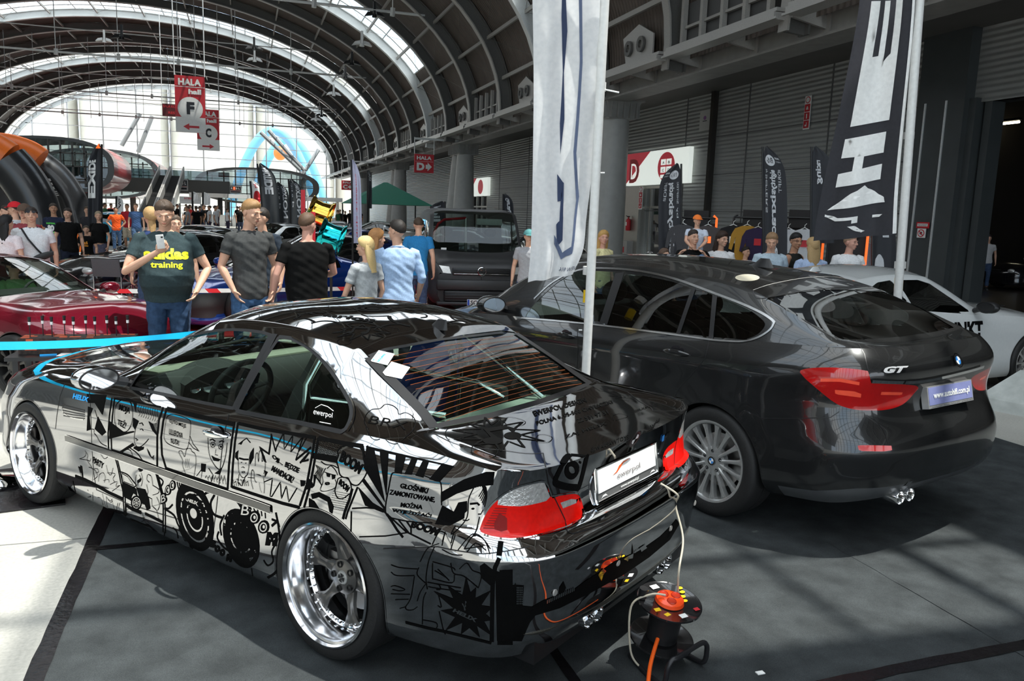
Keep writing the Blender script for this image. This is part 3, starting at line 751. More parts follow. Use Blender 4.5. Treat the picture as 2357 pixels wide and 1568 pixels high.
m_trim=mat('satin black trim',(.012,.012,.013),.35)
def tyre(mb,R,r,w,n=72,blocks=0):
 h=R-r;mb.lathe([(r,w*.40),(r+.004,w*.46),(r+h*.25,w*.50),(r+h*.6,w*.505),(r+h*.85,w*.475),(R-.004,w*.42),(R,w*.36),(R+.001,w*.2),(R+.001,.003),(R-.007,.002),(R-.007,-.002),(R+.001,-.003),(R+.001,-w*.2),(R,-w*.36),(R-.006,-w*.44),(r+h*.4,-w*.5),(r,-w*.42)],n)
 return mb
def wheel_base(name,loc,R,r,w,rz=0.,camber=0.,parent=None):
 """wheel hub frame: local +y points outwards"""
 e=bpy.data.objects.new(name,None);COL.objects.link(e);e.parent=parent;e.empty_display_size=.1
 e.location=loc;e.rotation_euler=(camber,0,rz);return e
def roundel(mb_parent,c,n,r,up=(0,0,1),name='badge',th=.004,flat=False,blue=None):
 """blue and white quartered roundel with a black ring, as separate flat rings"""
 n=Vector(n).normalized();up=Vector(up);u=(up-n*up.dot(n)).normalized();w=u.cross(n);c=Vector(c)
 def fan(a0,a1,r0,r1,k,off):
  v=[];
  for i in range(k+1):
   a=a0+(a1-a0)*i/k;d=w*math.cos(a)+u*math.sin(a);v+=[c+n*off+d*r0,c+n*off+d*r1]
  return v,[(2*i,2*i+1,2*i+3,2*i+2) for i in range(k)]
 o=MB().add(*fan(0,2*PI,0,r,32,th)).build(name,m_trim,mb_parent,smooth=False);b=mb_parent if flat else o
 MB().add(*fan(0,2*PI,r*.96,r*1.04,32,th+.001)).build('rim',m_chrome,b,smooth=False)
 MB().add(*fan(0,2*PI,r*.60,r*.66,32,th+.0012)).build('rim',m_chrome,b,smooth=False)
 for q,mm in enumerate((mat('badge white',(.8,.8,.8),.3),blue or mat('badge blue',(.03,.22,.62),.3))):
  k=MB();k.add(*fan(PI/2*q,PI/2*(q+1),0,r*.6,8,th+.001));k.add(*fan(PI/2*(q+2),PI/2*(q+3),0,r*.6,8,th+.001));k.build('quarter',mm,b,smooth=False)
 return o
def sedan_net(upper,bump,wk,z0,z9,fr,off,zrear=None,zfront=None):
 """upper/bump: plan points (x,y) rear centre -> front centre; returns rows x cols x 3"""
 J=len(upper);K=len(fr);net=np.zeros((K,J,3));U=np.array(upper,float);B=np.array(bump,float)
 T=np.gradient(U,axis=0);N=np.stack([T[:,1],-T[:,0]],1)*-1;N /= np.maximum(np.linalg.norm(N,axis=1),1e-9)[:,None]
 cen=np.array([U[:,0].mean(),0]);
 for j in range(J):
  if j==0:N[j]=(-1,0)
  if j==J-1:N[j]=(1,0)
  if N[j]@(U[j]-cen*np.array([1,0])) < 0 and 1 <= j < J-1:N[j] *= -1
 for k in range(K):
  w=wk[k];P=U*(1-w[:,None])+B*w[:,None] if hasattr(w,'__len__') else U*(1-w)+B*w
  o=off[k];P=P+N*(np.array(o)[:,None] if hasattr(o,'__len__') else o)
  net[k,:,:2]=P;net[k,:,2]=np.array(z0)+np.array(fr[k])*(np.array(z9)-np.array(z0))
  net[k,0,1]=0;net[k,-1,1]=0
 return net
# ---------------------------------------------------------------- chrome wrapped coupe
def lerp_tab(J,keys):
 """keys {col: list} -> per row arrays over columns"""
 ks=sorted(keys);K=len(keys[ks[0]]);return [np.interp(range(J),ks,[keys[k][r] for k in ks]) for r in range(K)]
def coupe_net():
 up=[(-.90,0),(-.905,.25),(-.892,.50),(-.842,.70),(-.725,.805),(-.53,.845),(-.28,.862),(0,.872),(.35,.866),(.8,.866),(1.3,.866),(1.9,.86),(2.35,.852),(2.75,.842),(3.1,.815),(3.33,.74),(3.46,.55),(3.52,.3),(3.54,0)]
 bu=[(-1.03,0),(-1.025,.25),(-1.0,.50),(-.935,.70),(-.79,.822),(-.56,.868),(-.28,.888),(0,.897),(.35,.868),(.8,.868),(1.3,.868),(1.9,.864),(2.35,.862),(2.75,.862),(3.1,.84),(3.38,.76),(3.53,.55),(3.6,.3),(3.62,0)]
 J=19
 fr=lerp_tab(J,{0:[0,.114,.3,.457,.579,.643,.664,.786,.914,1],2:[0,.114,.3,.457,.579,.643,.664,.786,.914,1],6:[0,.09,.30,.455,.56,.65,.72,.82,.91,1],8:[0,.09,.30,.455,.55,.655,.745,.83,.92,1],18:[0,.09,.30,.455,.55,.655,.745,.83,.92,1]})
 off=lerp_tab(J,{0:[-.10,-.045,-.02,0,.004,-.035,.012,-.015,.004,.028],3:[-.09,-.045,-.02,0,.004,-.035,.01,.0,.0,.01],5:[-.07,-.035,-.015,0,.002,0,.0,.0,-.01,-.045],8:[-.035,.004,.004,.002,.003,.002,-.002,-.014,-.030,-.062],15:[-.03,.004,.002,0,.003,.003,0,-.012,-.028,-.062],18:[-.1,-.05,-.02,0,0,0,0,-.02,-.05,-.10]})
 wk=[np.interp(range(J),[0,4,6,18],w) for w in ([1]*4,[1]*4,[1]*4,[1]*4,[1]*4,[1,1,.9,.8],[0,0,.7,.6],[0,0,.5,.4],[0,0,.25,.2],[0,0,0,0])]
 z0=[.25,.25,.245,.235,.222,.205,.19,.175,.17,.165,.165,.165,.165,.165,.165,.17,.17,.17,.17]
 z9=[.952,.952,.954,.959,.968,.98,.985,.976,.962,.938,.906,.868,.845,.815,.765,.72,.70,.70,.70]
 return sedan_net(up,bu,wk,z0,z9,fr,off),9
def top_net(side,xs,czs,rails,rear_cols=(0,1,2,3,4),front_cols=(18,17,16,15,14),cx=None,bulge=.018):
 """rows from tail to nose: centre, k, rail, q, edge"""
 e=side[-1];ex=e[rear_cols[-1]:front_cols[-1]+1]
 def E(x):return np.array([x,np.interp(x,ex[:,0],ex[:,1]),np.interp(x,ex[:,0],ex[:,2])])
 net=[[e[c] for c in rear_cols]]
 for i,x in enumerate(xs):
  xc=x if cx is None else cx[i];c=np.array([xc,0,czs[i]]);r=rails[i];r=np.array([r[2] if len(r) > 2 else x,r[0],r[1]])
  edge=E(r[0]*.5+x*.5);k=c*.45+r*.55;k[1]=r[1]*.55;k[2]=c[2]-.26*(c[2]-r[2]);k[0]=xc*.6+r[0]*.4
  q=(r+edge)/2;b=bulge if r[2]-edge[2] > .1 else .012;q[1]+=b*.8;q[2]+=b*.5
  net.append([c,k,r,q,edge])
 net.append([e[c] for c in front_cols]);return np.array(net)
m_wrap=None
def chrome_wrap():
 m=mat('dark chrome wrap',(.56,.56,.57),.035,1.,var=.012,scale=3)
 t=m.node_tree;b=t.nodes['Principled BSDF'];tc=t.nodes['Texture Coordinate']
 n=t.nodes.new('ShaderNodeTexNoise');n.inputs['Scale'].default_value=5;n.inputs['Detail'].default_value=1
 bp=t.nodes.new('ShaderNodeBump');bp.inputs['Strength'].default_value=.12;bp.inputs['Distance'].default_value=.01
 t.links.new(tc.outputs['Object'],n.inputs['Vector']);t.links.new(n.outputs['Fac'],bp.inputs['Height']);t.links.new(bp.outputs['Normal'],b.inputs['Normal'])
 return m
POSE_A=(1.0085,3.7201,2.1873)
sideA,KA=coupe_net()
GA=patchgrid(sideA,.016,vb=[4,6])
xsA=[-.80,-.60,-.345,-.15,.03,.175,.4,.7,1.0,1.15,1.4,1.65,1.88,2.1,2.4,2.75,3.1]
topA=top_net(sideA,xsA,[.957,.968,.992,1.135,1.232,1.303,1.352,1.385,1.380,1.360,1.245,1.115,.975,.955,.93,.90,.845],
 [(.62,.957),(.64,.972),(.635,1.004),(.60,1.105),(.568,1.192),(.545,1.262),(.563,1.295),(.578,1.315),(.585,1.305),(.59,1.287),(.625,1.178),(.675,1.045),(.715,.928),(.70,.915),(.66,.90),(.62,.868),(.57,.82)],
 cx=[-.83,-.66,-.40,-.18,.02,.19,.4,.7,1.0,1.2,1.47,1.76,2.03,2.2,2.5,2.85,3.2])
GT_=patchgrid(topA.transpose(1,0,2),.016,vb=[2],ub=[3,6,10,13])
shA=Shell([(GA,False),(GT_,True)],POSE_A)
carA=empty('car',(POSE_A[0],POSE_A[1],.0065),POSE_A[2],'mirror chrome coupe covered in black comic drawings, with deep dish wheels','car')
mW=chrome_wrap()
# --- openings traced on the near side; the far side mirrors them
doorwin=smooth_poly([(300,896),(321,864),(367,822),(413,791),(459,772),(517,763),(566,764),(605,769)],3,False)+[np.array(p,float) for p in ((629,777),(597,833),(566,894),(539,944),(459,929),(383,912),(329,901))]
quartwin=[np.array(p,float) for p in ((544,949),(574,894),(608,833),(644,779))]+smooth_poly([(673,783),(719,810),(762,856),(796,910),(809,940),(808,966),(797,990),(785,998)],3,False)+[np.array(p,float) for p in ((689,977),(612,963),(560,953))]
rearwin=[(846,822),(887,805),(1012,782),(1160,765),(1600,760),(1600,870),(1363,889),(1246,932),(1129,966),(1024,986),(1001,991),(973,954),(918,898),(879,859)]
shA.cut('side_window',doorwin,'px',keep=lambda C:(C[:,2] > .84) & (C[:,0] > .5))
shA.cut('quarter_window',quartwin,'px',keep=lambda C:(C[:,2] > .9) & (C[:,0] < .95))
shA.cut('rear_window',rearwin,'px',keep=lambda C:(C[:,2] > .95) & (C[:,0] < .5))
shA.cut('windscreen',[(1.20,-.1),(1.17,.565),(1.42,.605),(1.66,.655),(1.87,.69),(1.98,.5),(2.03,.3),(2.05,-.1)],'xy',keep=lambda C:(C[:,2] > .93) & (C[:,2] > .93))
lampA=smooth_poly([(1102,1222),(1114,1191),(1133,1164),(1161,1141),(1192,1125),(1223,1117),(1254,1113),(1268,1146)],3,False)+smooth_poly([(1301,1141),(1324,1139),(1336,1150),(1344,1180),(1341,1199)],3,False)+smooth_poly([(1309,1215),(1293,1221),(1262,1230),(1223,1240),(1176,1246),(1129,1240),(1106,1231)],2,False)
Zq=lambda x0,y0,s_:(lambda P:[(x0+u/s_,y0+v/s_) for u,v in P])
Z1,Z3,Z4,Z5,Z6,Z7,Z8=Zq(1080,1080,7.366),Zq(1200,920,5.6),Zq(820,740,4.209),Zq(640,680,5.124),Zq(200,900,6.532),Zq(520,960,6.532),Zq(160,1040,4.481)
Y1,Y2,Y3,Y4,Y5,Y6=Zq(360,1080,3.2),Zq(700,980,2.986),Zq(900,1200,2.986),Zq(1140,1150,2.716),Zq(1000,880,2.363),Zq(40,740,3.447)
kl=lambda C:C[:,0] < -.4
shA.cut('clear_lens',Z1([(410,628),(520,500),(700,390),(900,320),(1270,245),(1390,545),(1200,600),(1000,645),(850,662),(640,655)]),'px',keep=kl)
shA.cut('reversing_lens',Z1([(1545,600),(1800,510),(1835,595),(1590,695)]),'px',keep=kl)
shA.cut('inner_lens',Z1([(1405,530),(1560,470),(1760,420),(1820,450),(1870,560),(1925,760),(1890,870),(1615,985)]),'px',keep=kl)
shA.cut('tail_lamp',lampA,'px',keep=lambda C:C[:,0] < -.4)
wheel_arch(shA,.0,.315,.335,m_trim,carA,name='wheel_arch')
wheel_arch(shA,2.731,.315,.335,m_trim,carA,name='wheel_arch')
# bumper: everything under the ledge behind the rear wheel
bz=.70
shA.cut('rear_bumper',[(-1.3,.1),(-.30,.1),(-.25,.575),(-.60,.655),(-.78,.665),(-.97,.70),(-1.3,.70)],'xz',keep=lambda C:(C[:,0] < -.2))
shA.body('body',mW,carA)
shA.take('rear_bumper',mW,carA)
mG=glass('green car glass',(.72,.86,.80),1.3,.12)
for nm in ('side_window','quarter_window','rear_window','windscreen'):
 shA.take(nm,mG,carA,inset=.004,mirror='sep' if nm[0] in 'sq' else True)
mRed=mat('red lamp plastic',(.80,.008,.004),.18,coat=.25,var=.08,scale=60);mClr=mat('clear ribbed lamp plastic',(.72,.72,.70),.12,.55,var=.2,scale=90,bump=.4)
shA.take('clear_lens',mClr,carA,mirror='sep');shA.take('reversing_lens',mClr,carA,mirror='sep');shA.take('inner_lens',mRed,carA,mirror='sep');shA.take('tail_lamp',mRed,carA,mirror='sep')
# wheels ----------------------------------------------------------
def deep_wheel(loc,R,r,w,dish,camber,flip,steer=0.):
 e=wheel_base('wheel',loc,R,r,w,(0 if flip > 0 else PI)+steer,camber*flip,carA)
 tyre(MB(),R,r,w).build('tyre',m_tyre,e)
 MB().lathe([(r-.004,-w*.45),(r-.03,-w*.4),(r-.045,-.02),(r-.05,w*.5-dish),(r-.034,w*.5-dish+.012),(r-.03,w*.5-.055),(r-.014,w*.5-.03),(r-.010,w*.5-.012),(r+.006,w*.5-.006),(r+.012,w*.5+.006),(r+.004,w*.5+.010),(r-.002,w*.5-.002)],72).build('rim_lip',m_alum,e)
 yf=w*.5-dish;ms=mat('gunmetal spoke paint',(.16,.155,.15),.25,.8)
 sp=MB();hub=.062;ro=r-.048
 for k in range(6):
  a0=2*PI*k/6+.2
  rings=[]
  for (rr,half,yy,th) in ((.045,.040,-.010,.05),(.085,.028,-.006,.05),(.12,.019,-.002,.045),(.15,.021,.002,.04),(ro-.03,.032,.006,.034),(ro,.048,.008,.03)):
   c,s_=math.cos(a0),math.sin(a0);tw=.05*(rr/.2)
   pts=[]
   for (dx,dy) in ((-1,0),(-.55,1),(.0,.55),(.55,1),(1,0),(.8,-1),(-.8,-1)):
    lx=rr;lz=dx*half+0*tw;y=yf+yy+(dy*th*.5 if dy < 0 else dy*.006)
    pts.append((lx*c-lz*s_,y,lx*s_+lz*c))
   rings.append(pts)
  sp.loft(rings)
 sp.lathe([(.0,yf+.012),(.05,yf+.012),(.075,yf+.004),(.08,yf-.03),(0,yf-.03)],36)
 sp.build('spokes',ms,e,auto=35)
 bo=MB()
 for k in range(40):
  a=2*PI*k/40;c,s_=math.cos(a),math.sin(a);q=ro-.002
  bo.cyl((q*c,yf+.006,q*s_),(q*c,yf+.020,q*s_),.0045,n=6)
 bo.build('rim_bolts',m_chrome,e)
 nb=MB()
 for k in range(5):
  a=2*PI*k/5;nb.lathe([(.0,.0),(.0135,.0),(.0145,.012),(.010,.012),(.009,.004),(0,.004)],14,Matrix.Translation((.056*math.cos(a),yf+.004,.056*math.sin(a))))
 nb.build('lug_holes',mat('dark lug recess',(.02,.02,.02),.4,.5),e)
 MB().lathe([(0,yf+.018),(.026,yf+.018),(.030,yf+.012),(.030,yf)],28).build('hub_cap',mat('light cap enamel',(.45,.45,.43),.3,.4),e)
 cr_=MB()
 for k in range(4):
  a=PI/2*k+.3;c,s_=math.cos(a),math.sin(a)
  pts=[(0.002,.003),(.018,.011),(.020,0),(.018,-.011),(.002,-.003)]
  cr_.add([(x*c-z*s_,yf+.0195,x*s_+z*c) for x,z in pts],[(0,1,2,3,4)])
 cr_.build('cap_cross',m_trim,e,smooth=False)
 MB().lathe([(.05,yf-.09),(.165,yf-.09),(.165,yf-.075),(.05,yf-.07)],40).build('brake_disc',m_disc,e)
 MB().box((.12,yf-.07,.0),(.07,.07,.15),bev=.02).build('brake_caliper',m_disc,e)
 MB().lathe([(.03,yf-.03),(.06,yf-.10),(.19,yf-.13),(ro,-w*.3)],32).build('inner_barrel',mat('dark barrel',(.03,.03,.03),.5,.6),e)
 MB().cyl((-.13,w*.5-.05,-.17),(-.122,w*.5-.03,-.16),.004).build('valve',m_chrome,e)
 return e
deep_wheel((0,.775,.322),.322,.250,.235,.115,math.radians(2.2),1)
deep_wheel((0,-.775,.322),.322,.250,.235,.115,math.radians(2.2),-1)
deep_wheel((2.731,.775,.318),.318,.246,.205,.085,math.radians(1.5),1)
deep_wheel((2.731,-.775,.318),.318,.246,.205,.085,math.radians(1.5),-1)
# window frames, gaps, mouldings ------------------------------------
rb=MB()
for L,wd in ((doorwin,.016),(quartwin,.02)):shA.ribbon('',L,wd,None,None,.003,closed=True,full=False,mb=rb)
shA.ribbon('',[(630,772),(602,826),(570,888),(541,947)],.055,None,None,.0025,full=False,mb=rb)
mir(rb.build('window_seal',m_rub,carA))
ch=MB()
arcout=smooth_poly([(283,897),(300,868),(350,815),(400,782),(450,760),(510,750),(570,752),(640,766),(690,778),(735,806),(785,858),(820,918),(833,955),(830,985),(812,1006)],3,False)
shA.ribbon('',smooth_poly([(673,779),(722,808),(766,852),(801,908),(815,940),(814,968),(800,996)],3,False),.007,None,None,.006,full=False,mb=ch)
mir(ch.build('window_chrome_strip',m_chrome,carA))
gp=MB()
gaps=[[(205,892),(208,930),(210,980),(212,1040),(216,1092),(222,1130)],[(527,958),(520,985),(513,1020),(508,1070),(504,1120),(498,1175),(492,1222)],
  [(222,1130),(300,1165),(400,1195),(492,1222)],[(128,990),(131,960),(138,915),(150,885)],
  [(1262,1231),(1290,1222),(1299,1215)],[(1299,1216),(1305,1227),(1318,1232),(1345,1225),(1400,1200),(1470,1165),(1530,1122)]]
for g in gaps[:4]:shA.ribbon('',g,.005,None,None,.0012,full=False,mb=gp)
mir(gp.build('door_gap',m_trim,carA));gp=MB()
shA.ribbon('',smooth_poly([(995,1000),(1060,1030),(1150,1040),(1210,1048),(1250,1047)],3,False),.005,None,None,.0012,mb=gp,mirror=True,full=False)
shA.ribbon('',[(1250,1047),(1256,1080),(1262,1115),(1275,1148),(1300,1200),(1305,1226)],.005,None,None,.0012,mb=gp,mirror=True,full=False)
shA.ribbon('',[(1305,1227),(1318,1233),(1360,1221),(1430,1190),(1480,1162),(1530,1128)],.005,None,None,.0012,mb=gp)
shA.ribbon('',[(-.34,.58),(-.60,.655),(-.78,.665),(-.9,.69)],.004,None,None,.0012,'xz',mb=gp,mirror=True)
gp.build('panel_gap',m_trim,carA)
mo=MB();mc=MB()
shA.ribbon('',[(2.27,.505),(2.0,.515),(1.3,.53),(.8,.54),(.37,.552)],.032,None,None,.007,'xz',mb=mo);mir(mo.build('rub_strip',mat('gloss black strip',(.01,.01,.01),.06,coat=1),carA))
for dz in (-.018,.018):shA.ribbon('',[(2.27,.505+dz),(1.3,.53+dz),(.37,.552+dz)],.004,None,None,.005,'xz',mb=mc)
mir(mc.build('rub_strip_edge',m_chrome,carA))
# ---------------------------------------------------------------- drawings, lettering and fittings of the chrome coupe
mInk=mat('printed black film',(.004,.004,.004),.7,spec=.04)
art=MB()
def L_(pts,w=.003,closed=False,sm=False,mb=None):
 if sm:pts=smooth_poly(pts,4,closed)
 shA.ribbon('',[tuple(p) for p in pts],w,None,None,.0016,mb=mb if mb is not None else art,closed=closed)
def F_(pts,mb=None,off=.0016):pxpoly(shA,[tuple(p) for p in pts],mb if mb is not None else art,off=off)
def T_(s,q,bold=.03,mb=None,off=.002):
 v,f=text_shape(s,bold);mp=quadmap(q);shA.decal('',([tuple(a) for a in v],f),mp,None,None,off,.08,mb if mb is not None else art)
# panel frames along the upper doors
for a,b,w in (([(258,918),(252,960),(249,1000),(250,1036)],[(264,919),(259,960),(256,1000),(257,1038)],.010),([(376,940),(366,970),(362,1010),(362,1078)],[(384,942),(376,972),(371,1010),(373,1050),(383,1083)],.014),
    ([(540,974),(533,1020),(527,1075),(524,1130)],[(548,976),(541,1020),(536,1075),(533,1126)],.012),([(725,1009),(717,1060),(706,1120),(690,1168)],[(733,1011),(724,1065),(713,1125),(700,1172)],.012),([(835,1030),(838,1060),(846,1090)],[(845,1030),(850,1060),(862,1100)],.01)):L_(a,w);L_(b,w)
for p,w in (([(262,920),(300,926),(370,940)],.010),([(384,944),(450,960),(520,976),(540,980)],.022),([(549,978),(600,990),(660,1000),(725,1011)],.016),([(733,1012),(790,1024),(835,1031)],.018),([(383,1083),(450,1106),(524,1132)],.022),([(257,1038),(300,1052),(362,1078)],.010),([(534,1124),(600,1146),(650,1162),(690,1172)],.014)):L_(p,w)
# first panel: figure with round shapes
F_(Z6([(0,60),(300,80),(235,380),(120,200),(20,200)]));F_(Z6([(20,250),(90,280),(40,420),(60,600),(0,620)]));F_(Z6([(170,400),(290,640),(230,690),(120,590)]))
L_(Z6([(120,300),(170,450),(250,600),(230,690)]),.004,sm=True);L_(Z6([(60,590),(110,600),(110,650),(150,700),(210,800),(300,850)]),.004,sm=True)
# second panel: bubble and woman's head
L_(Z6([(560,150),(640,170),(680,260),(690,400),(670,520),(620,610),(560,635),(480,610),(430,520),(415,400),(430,260),(480,180)]),.004,True,True)
T_('MOJA',[Z6([p])[0] for p in ((475,330),(640,390),(655,270),(495,215))],.02);T_('TEŻ!',[Z6([p])[0] for p in ((462,520),(575,590),(605,470),(470,420))],.02)
F_(Z6([(340,470),(480,580),(560,640),(700,620),(720,640),(640,660),(500,700),(340,740)]));F_(Z6([(500,115),(640,130),(750,190),(740,350),(700,200),(640,160)]));F_(Z6([(700,420),(780,470),(730,610),(690,540)]))
for k in range(9):L_(Z6([(790+k*34,230+k*8),(770+k*36,300+k*9),(800+k*34,350+k*10),(780+k*34,400+k*11)]),.0028,sm=True)
for k in range(10):L_(Z6([(930+k*6,480+k*14),(1000+k*4,520+k*16),(1060,500+k*22)]),.0035,sm=True)
for k in range(5):L_(Z6([(905+k*8,880+k*14),(940+k*8,980+k*10),(1010,1060-k*18)]),.0025,sm=True)
L_(Z6([(730,600),(715,700),(720,800),(760,860),(820,850),(880,800),(930,740)]),.004,sm=True);L_(Z6([(790,510),(830,500),(850,540)]),.005);L_(Z6([(800,600),(830,590),(850,620)]),.004);L_(Z6([(730,730),(770,760),(740,770)]),.005)
F_(Z6([(690,800),(720,840),(520,950),(490,930)]));F_(Z6([(720,850),(860,860),(850,900),(780,930),(700,880)]));L_(Z6([(640,870),(760,960),(850,1080),(930,1130)]),.005,sm=True);L_(Z6([(520,950),(600,900),(660,920),(690,1000)]),.004,sm=True)
# third panel: bubble with text, hand, man's face
L_(Z6([(1200,420),(1270,375),(1400,395),(1530,450),(1560,510),(1550,700),(1520,860),(1480,895),(1400,885),(1250,830),(1180,770),(1160,680),(1185,500)]),.003,True,True)
L_(Z6([(1550,700),(1600,820),(1690,930),(1600,880),(1530,790)]),.003)
T_('OJ!TO MOJE',[(390,977),(428,991),(428,980),(390,968)],.02);T_('ULUBIONA',[(389,1003),(420,1012),(421,1000),(390,990)],.02);T_('NUTA!',[(393,1023),(412,1029),(413,1017),(394,1011)],.02)
L_(Z6([(1490,1280),(1440,1140),(1440,1060),(1390,960),(1390,925),(1430,930),(1470,1010),(1500,900),(1560,890),(1580,930),(1620,960),(1640,1020),(1640,1120),(1610,1320)]),.003,sm=True)
for k in range(3):L_(Z6([(1490+k*25,1040),(1480+k*25,1110),(1490+k*25,1180)]),.0022,sm=True)
L_(Z6([(1820,720),(1830,900),(1860,1030),(1930,1150),(1990,1200),(2040,1160),(2090,980),(2110,800)]),.0035,sm=True)
for cx,cy in ((1895,830),(2015,860)):
 L_(Z6(disc(cx,cy,34,38,12)),.003,True);F_(Z6(disc(cx,cy,13,18,10)))
L_(Z6([(1850,760),(1890,745),(1930,780)]),.006);L_(Z6([(1990,790),(2030,770),(2060,790)]),.006);F_(Z6([(1870,990),(1920,1020),(2010,1050),(1980,1080),(1910,1070)]));L_(Z6([(1940,900),(1930,980),(1970,990)]),.003)
F_(Z6([(1720,1110),(1790,1120),(1780,1240),(1720,1230)]));L_(Z6([(1830,1180),(1900,1290),(1870,1390)]),.004);L_(Z6([(1650,1300),(1740,1180),(1720,1330)]),.003);F_(Z6([(2040,1160),(2000,1280),(1920,1260),(1990,1210)]))
for k in range(7):L_(Z6([(1780+k*45,1330+k*8),(1800+k*45,1290),(1830+k*44,1370+k*10)]),.003)
# fourth panel: shocked man and jagged bursts
L_(Z7([(190,430),(310,340),(370,410)]),.004);F_(Z7([(190,420),(260,380),(230,440)]));F_(Z7([(370,560),(420,480),(415,640),(365,740),(350,640)]));F_(Z7([(145,560),(190,520),(185,680),(140,630)]))
L_(Z7([(185,640),(190,800),(210,880),(260,935),(320,890),(345,780),(350,660)]),.003,sm=True);L_(Z7([(200,640),(270,660),(340,660)]),.008);L_(Z7([(235,780),(260,770),(280,790)]),.003);L_(Z7(disc(262,850,22,10,10)),.003,True);F_(Z7(disc(235,705,10,7,8)));F_(Z7(disc(300,715,10,7,8)))
L_(Z7([(440,760),(450,590),(480,570),(490,700),(500,560),(520,530),(545,570),(545,700),(570,600),(590,690),(590,800),(570,880)]),.003,sm=True)
L_(Z7([(410,1110),(380,980),(385,860),(400,815),(425,860),(430,960),(460,1010)]),.003,sm=True);L_(Z7([(560,900),(580,1050),(575,1170)]),.003,sm=True);F_(Z7([(445,880),(500,885),(545,915),(500,900)]));L_(Z7([(500,1010),(520,1120),(540,1160)]),.002)
for k in range(8):L_(Z7([(100+k*30,960+(k % 2)*50),(120+k*30,1020-(k % 3)*30),(130+k*30,1060)]),.003,sm=True)
L_(Z7([(300,900),(240,1060),(180,1010),(200,880)]),.003);L_(Z7([(430,940),(330,930)]),.003)
F_(Z7([(500,460),(640,560),(680,275),(695,300),(655,595),(540,520)]));F_(Z7([(500,460),(550,540),(612,712),(575,690)]))
zz=Z7([(680,275),(748,545),(760,480),(870,255),(875,510),(1010,290),(975,550),(1070,290),(1175,310),(1085,560),(1050,670),(1280,480)])
L_(zz[:3],.006);L_(zz[2:4],.006);L_(zz[3:7],.004);L_(Z7([(975,550),(1165,310),(1085,560),(1220,325)]),.005);L_(Z7([(1050,670),(1280,480)]),.009);L_(Z7([(1050,670),(1085,560)]),.005);L_(Z7([(1115,715),(1250,560),(1150,690),(1240,670)]),.009)
L_(Z7([(575,1000),(700,945),(665,1210),(690,1220),(820,1000),(835,1250),(910,1060),(945,1300),(1070,1090)]),.005);F_(Z7([(570,820),(630,850),(580,940),(590,860)]))
T_('OJJ...',[Z7([p])[0] for p in ((690,650),(850,770),(860,690),(705,580))],.03);T_('BĘDZIE',[Z7([p])[0] for p in ((880,790),(1080,890),(1115,790),(905,690))],.03);T_('MANDACIK!',[Z7([p])[0] for p in ((680,830),(990,1020),(1035,930),(710,750))],.03)
# fifth panel: dots, BOOM cloud, face with sunglasses
for i in range(15):
 for j in range(7):
  u=1375+i*26-j*9;v=372+i*7+j*27+(i % 2)*8;F_(Z7([(u,v-8),(u+8,v),(u,v+8),(u-8,v)]))
F_(Z7([(1325,560),(1660,610),(1680,720),(1310,650)]));F_(Z7([(1880,440),(2060,480),(2070,560),(1990,470)]))
L_(Z7([(1690,600),(1680,540),(1740,470),(1810,455),(1880,480),(1950,460),(2040,500),(2075,600),(2085,700),(2120,800),(2110,880),(2050,980),(1980,1050),(1900,1040),(1860,990),(1830,940),(1760,930),(1710,880),(1690,780),(1665,690)]),.005,True,True)
T_('BOOM',[Z7([p])[0] for p in ((1700,690),(2000,890),(2075,740),(1760,520))],.05);T_('BOOM',[Z7([p])[0] for p in ((1690,1030),(1820,1160),(1870,1080),(1725,950))],.05)
L_(Z7([(1675,1000),(1690,950),(1760,930),(1840,960),(1880,1050),(1885,1150),(1830,1200),(1760,1250),(1680,1240),(1640,1150),(1650,1080)]),.004,True,True)
F_(Z7([(1510,860),(1570,885),(1560,930),(1520,920)]));F_(Z7([(1590,890),(1645,900),(1640,950),(1600,965)]));L_(Z7([(1480,850),(1520,865),(1600,890),(1650,900)]),.003)
L_(Z7([(1500,790),(1450,900),(1460,1000),(1420,1120),(1500,1140),(1640,1090),(1660,1020),(1640,960)]),.003,sm=True);L_(Z7(disc(1525,1025,32,18,12)),.004,True);F_(Z7(disc(1525,1025,20,8,10)))
for k in range(6):L_(Z7([(1350+k*22,740+k*10),(1380+k*12,820+k*10),(1340+k*16,900+k*20),(1400+k*8,980+k*14)]),.003,sm=True)
L_(Z7([(1430,690),(1500,740),(1600,750),(1680,790)]),.004,sm=True);L_(Z7([(1520,800),(1580,760),(1650,830),(1680,900)]),.003,sm=True)
F_(Z7([(1240,940),(1300,1010),(1310,1080),(1210,1120),(1200,1020)]));F_(Z7([(1120,970),(1200,980),(1180,1060),(1130,1070)]));F_(Z7([(1320,890),(1360,900),(1330,1060),(1290,1100),(1320,1000)]));F_(Z7([(1280,1180),(1400,1150),(1560,1230),(1620,1370),(1600,1480),(1560,1450),(1530,1300),(1400,1230),(1300,1260)]));F_(Z7([(1250,1240),(1330,1290),(1400,1400),(1250,1380)]))
for i in range(12):
 for j in range(9):
  u=1620+i*22-j*8;v=1140+j*32+i*4;
  if 1560 < u < 1890-j*16:F_(Z7([(u,v-7),(u+7,v),(u,v+7),(u-7,v)]))
L_(Z7([(1900,1100),(1860,1260),(1790,1440),(1760,1560)]),.012);L_(Z7([(1980,1080),(1920,1230),(1830,1450),(1800,1560)]),.008)
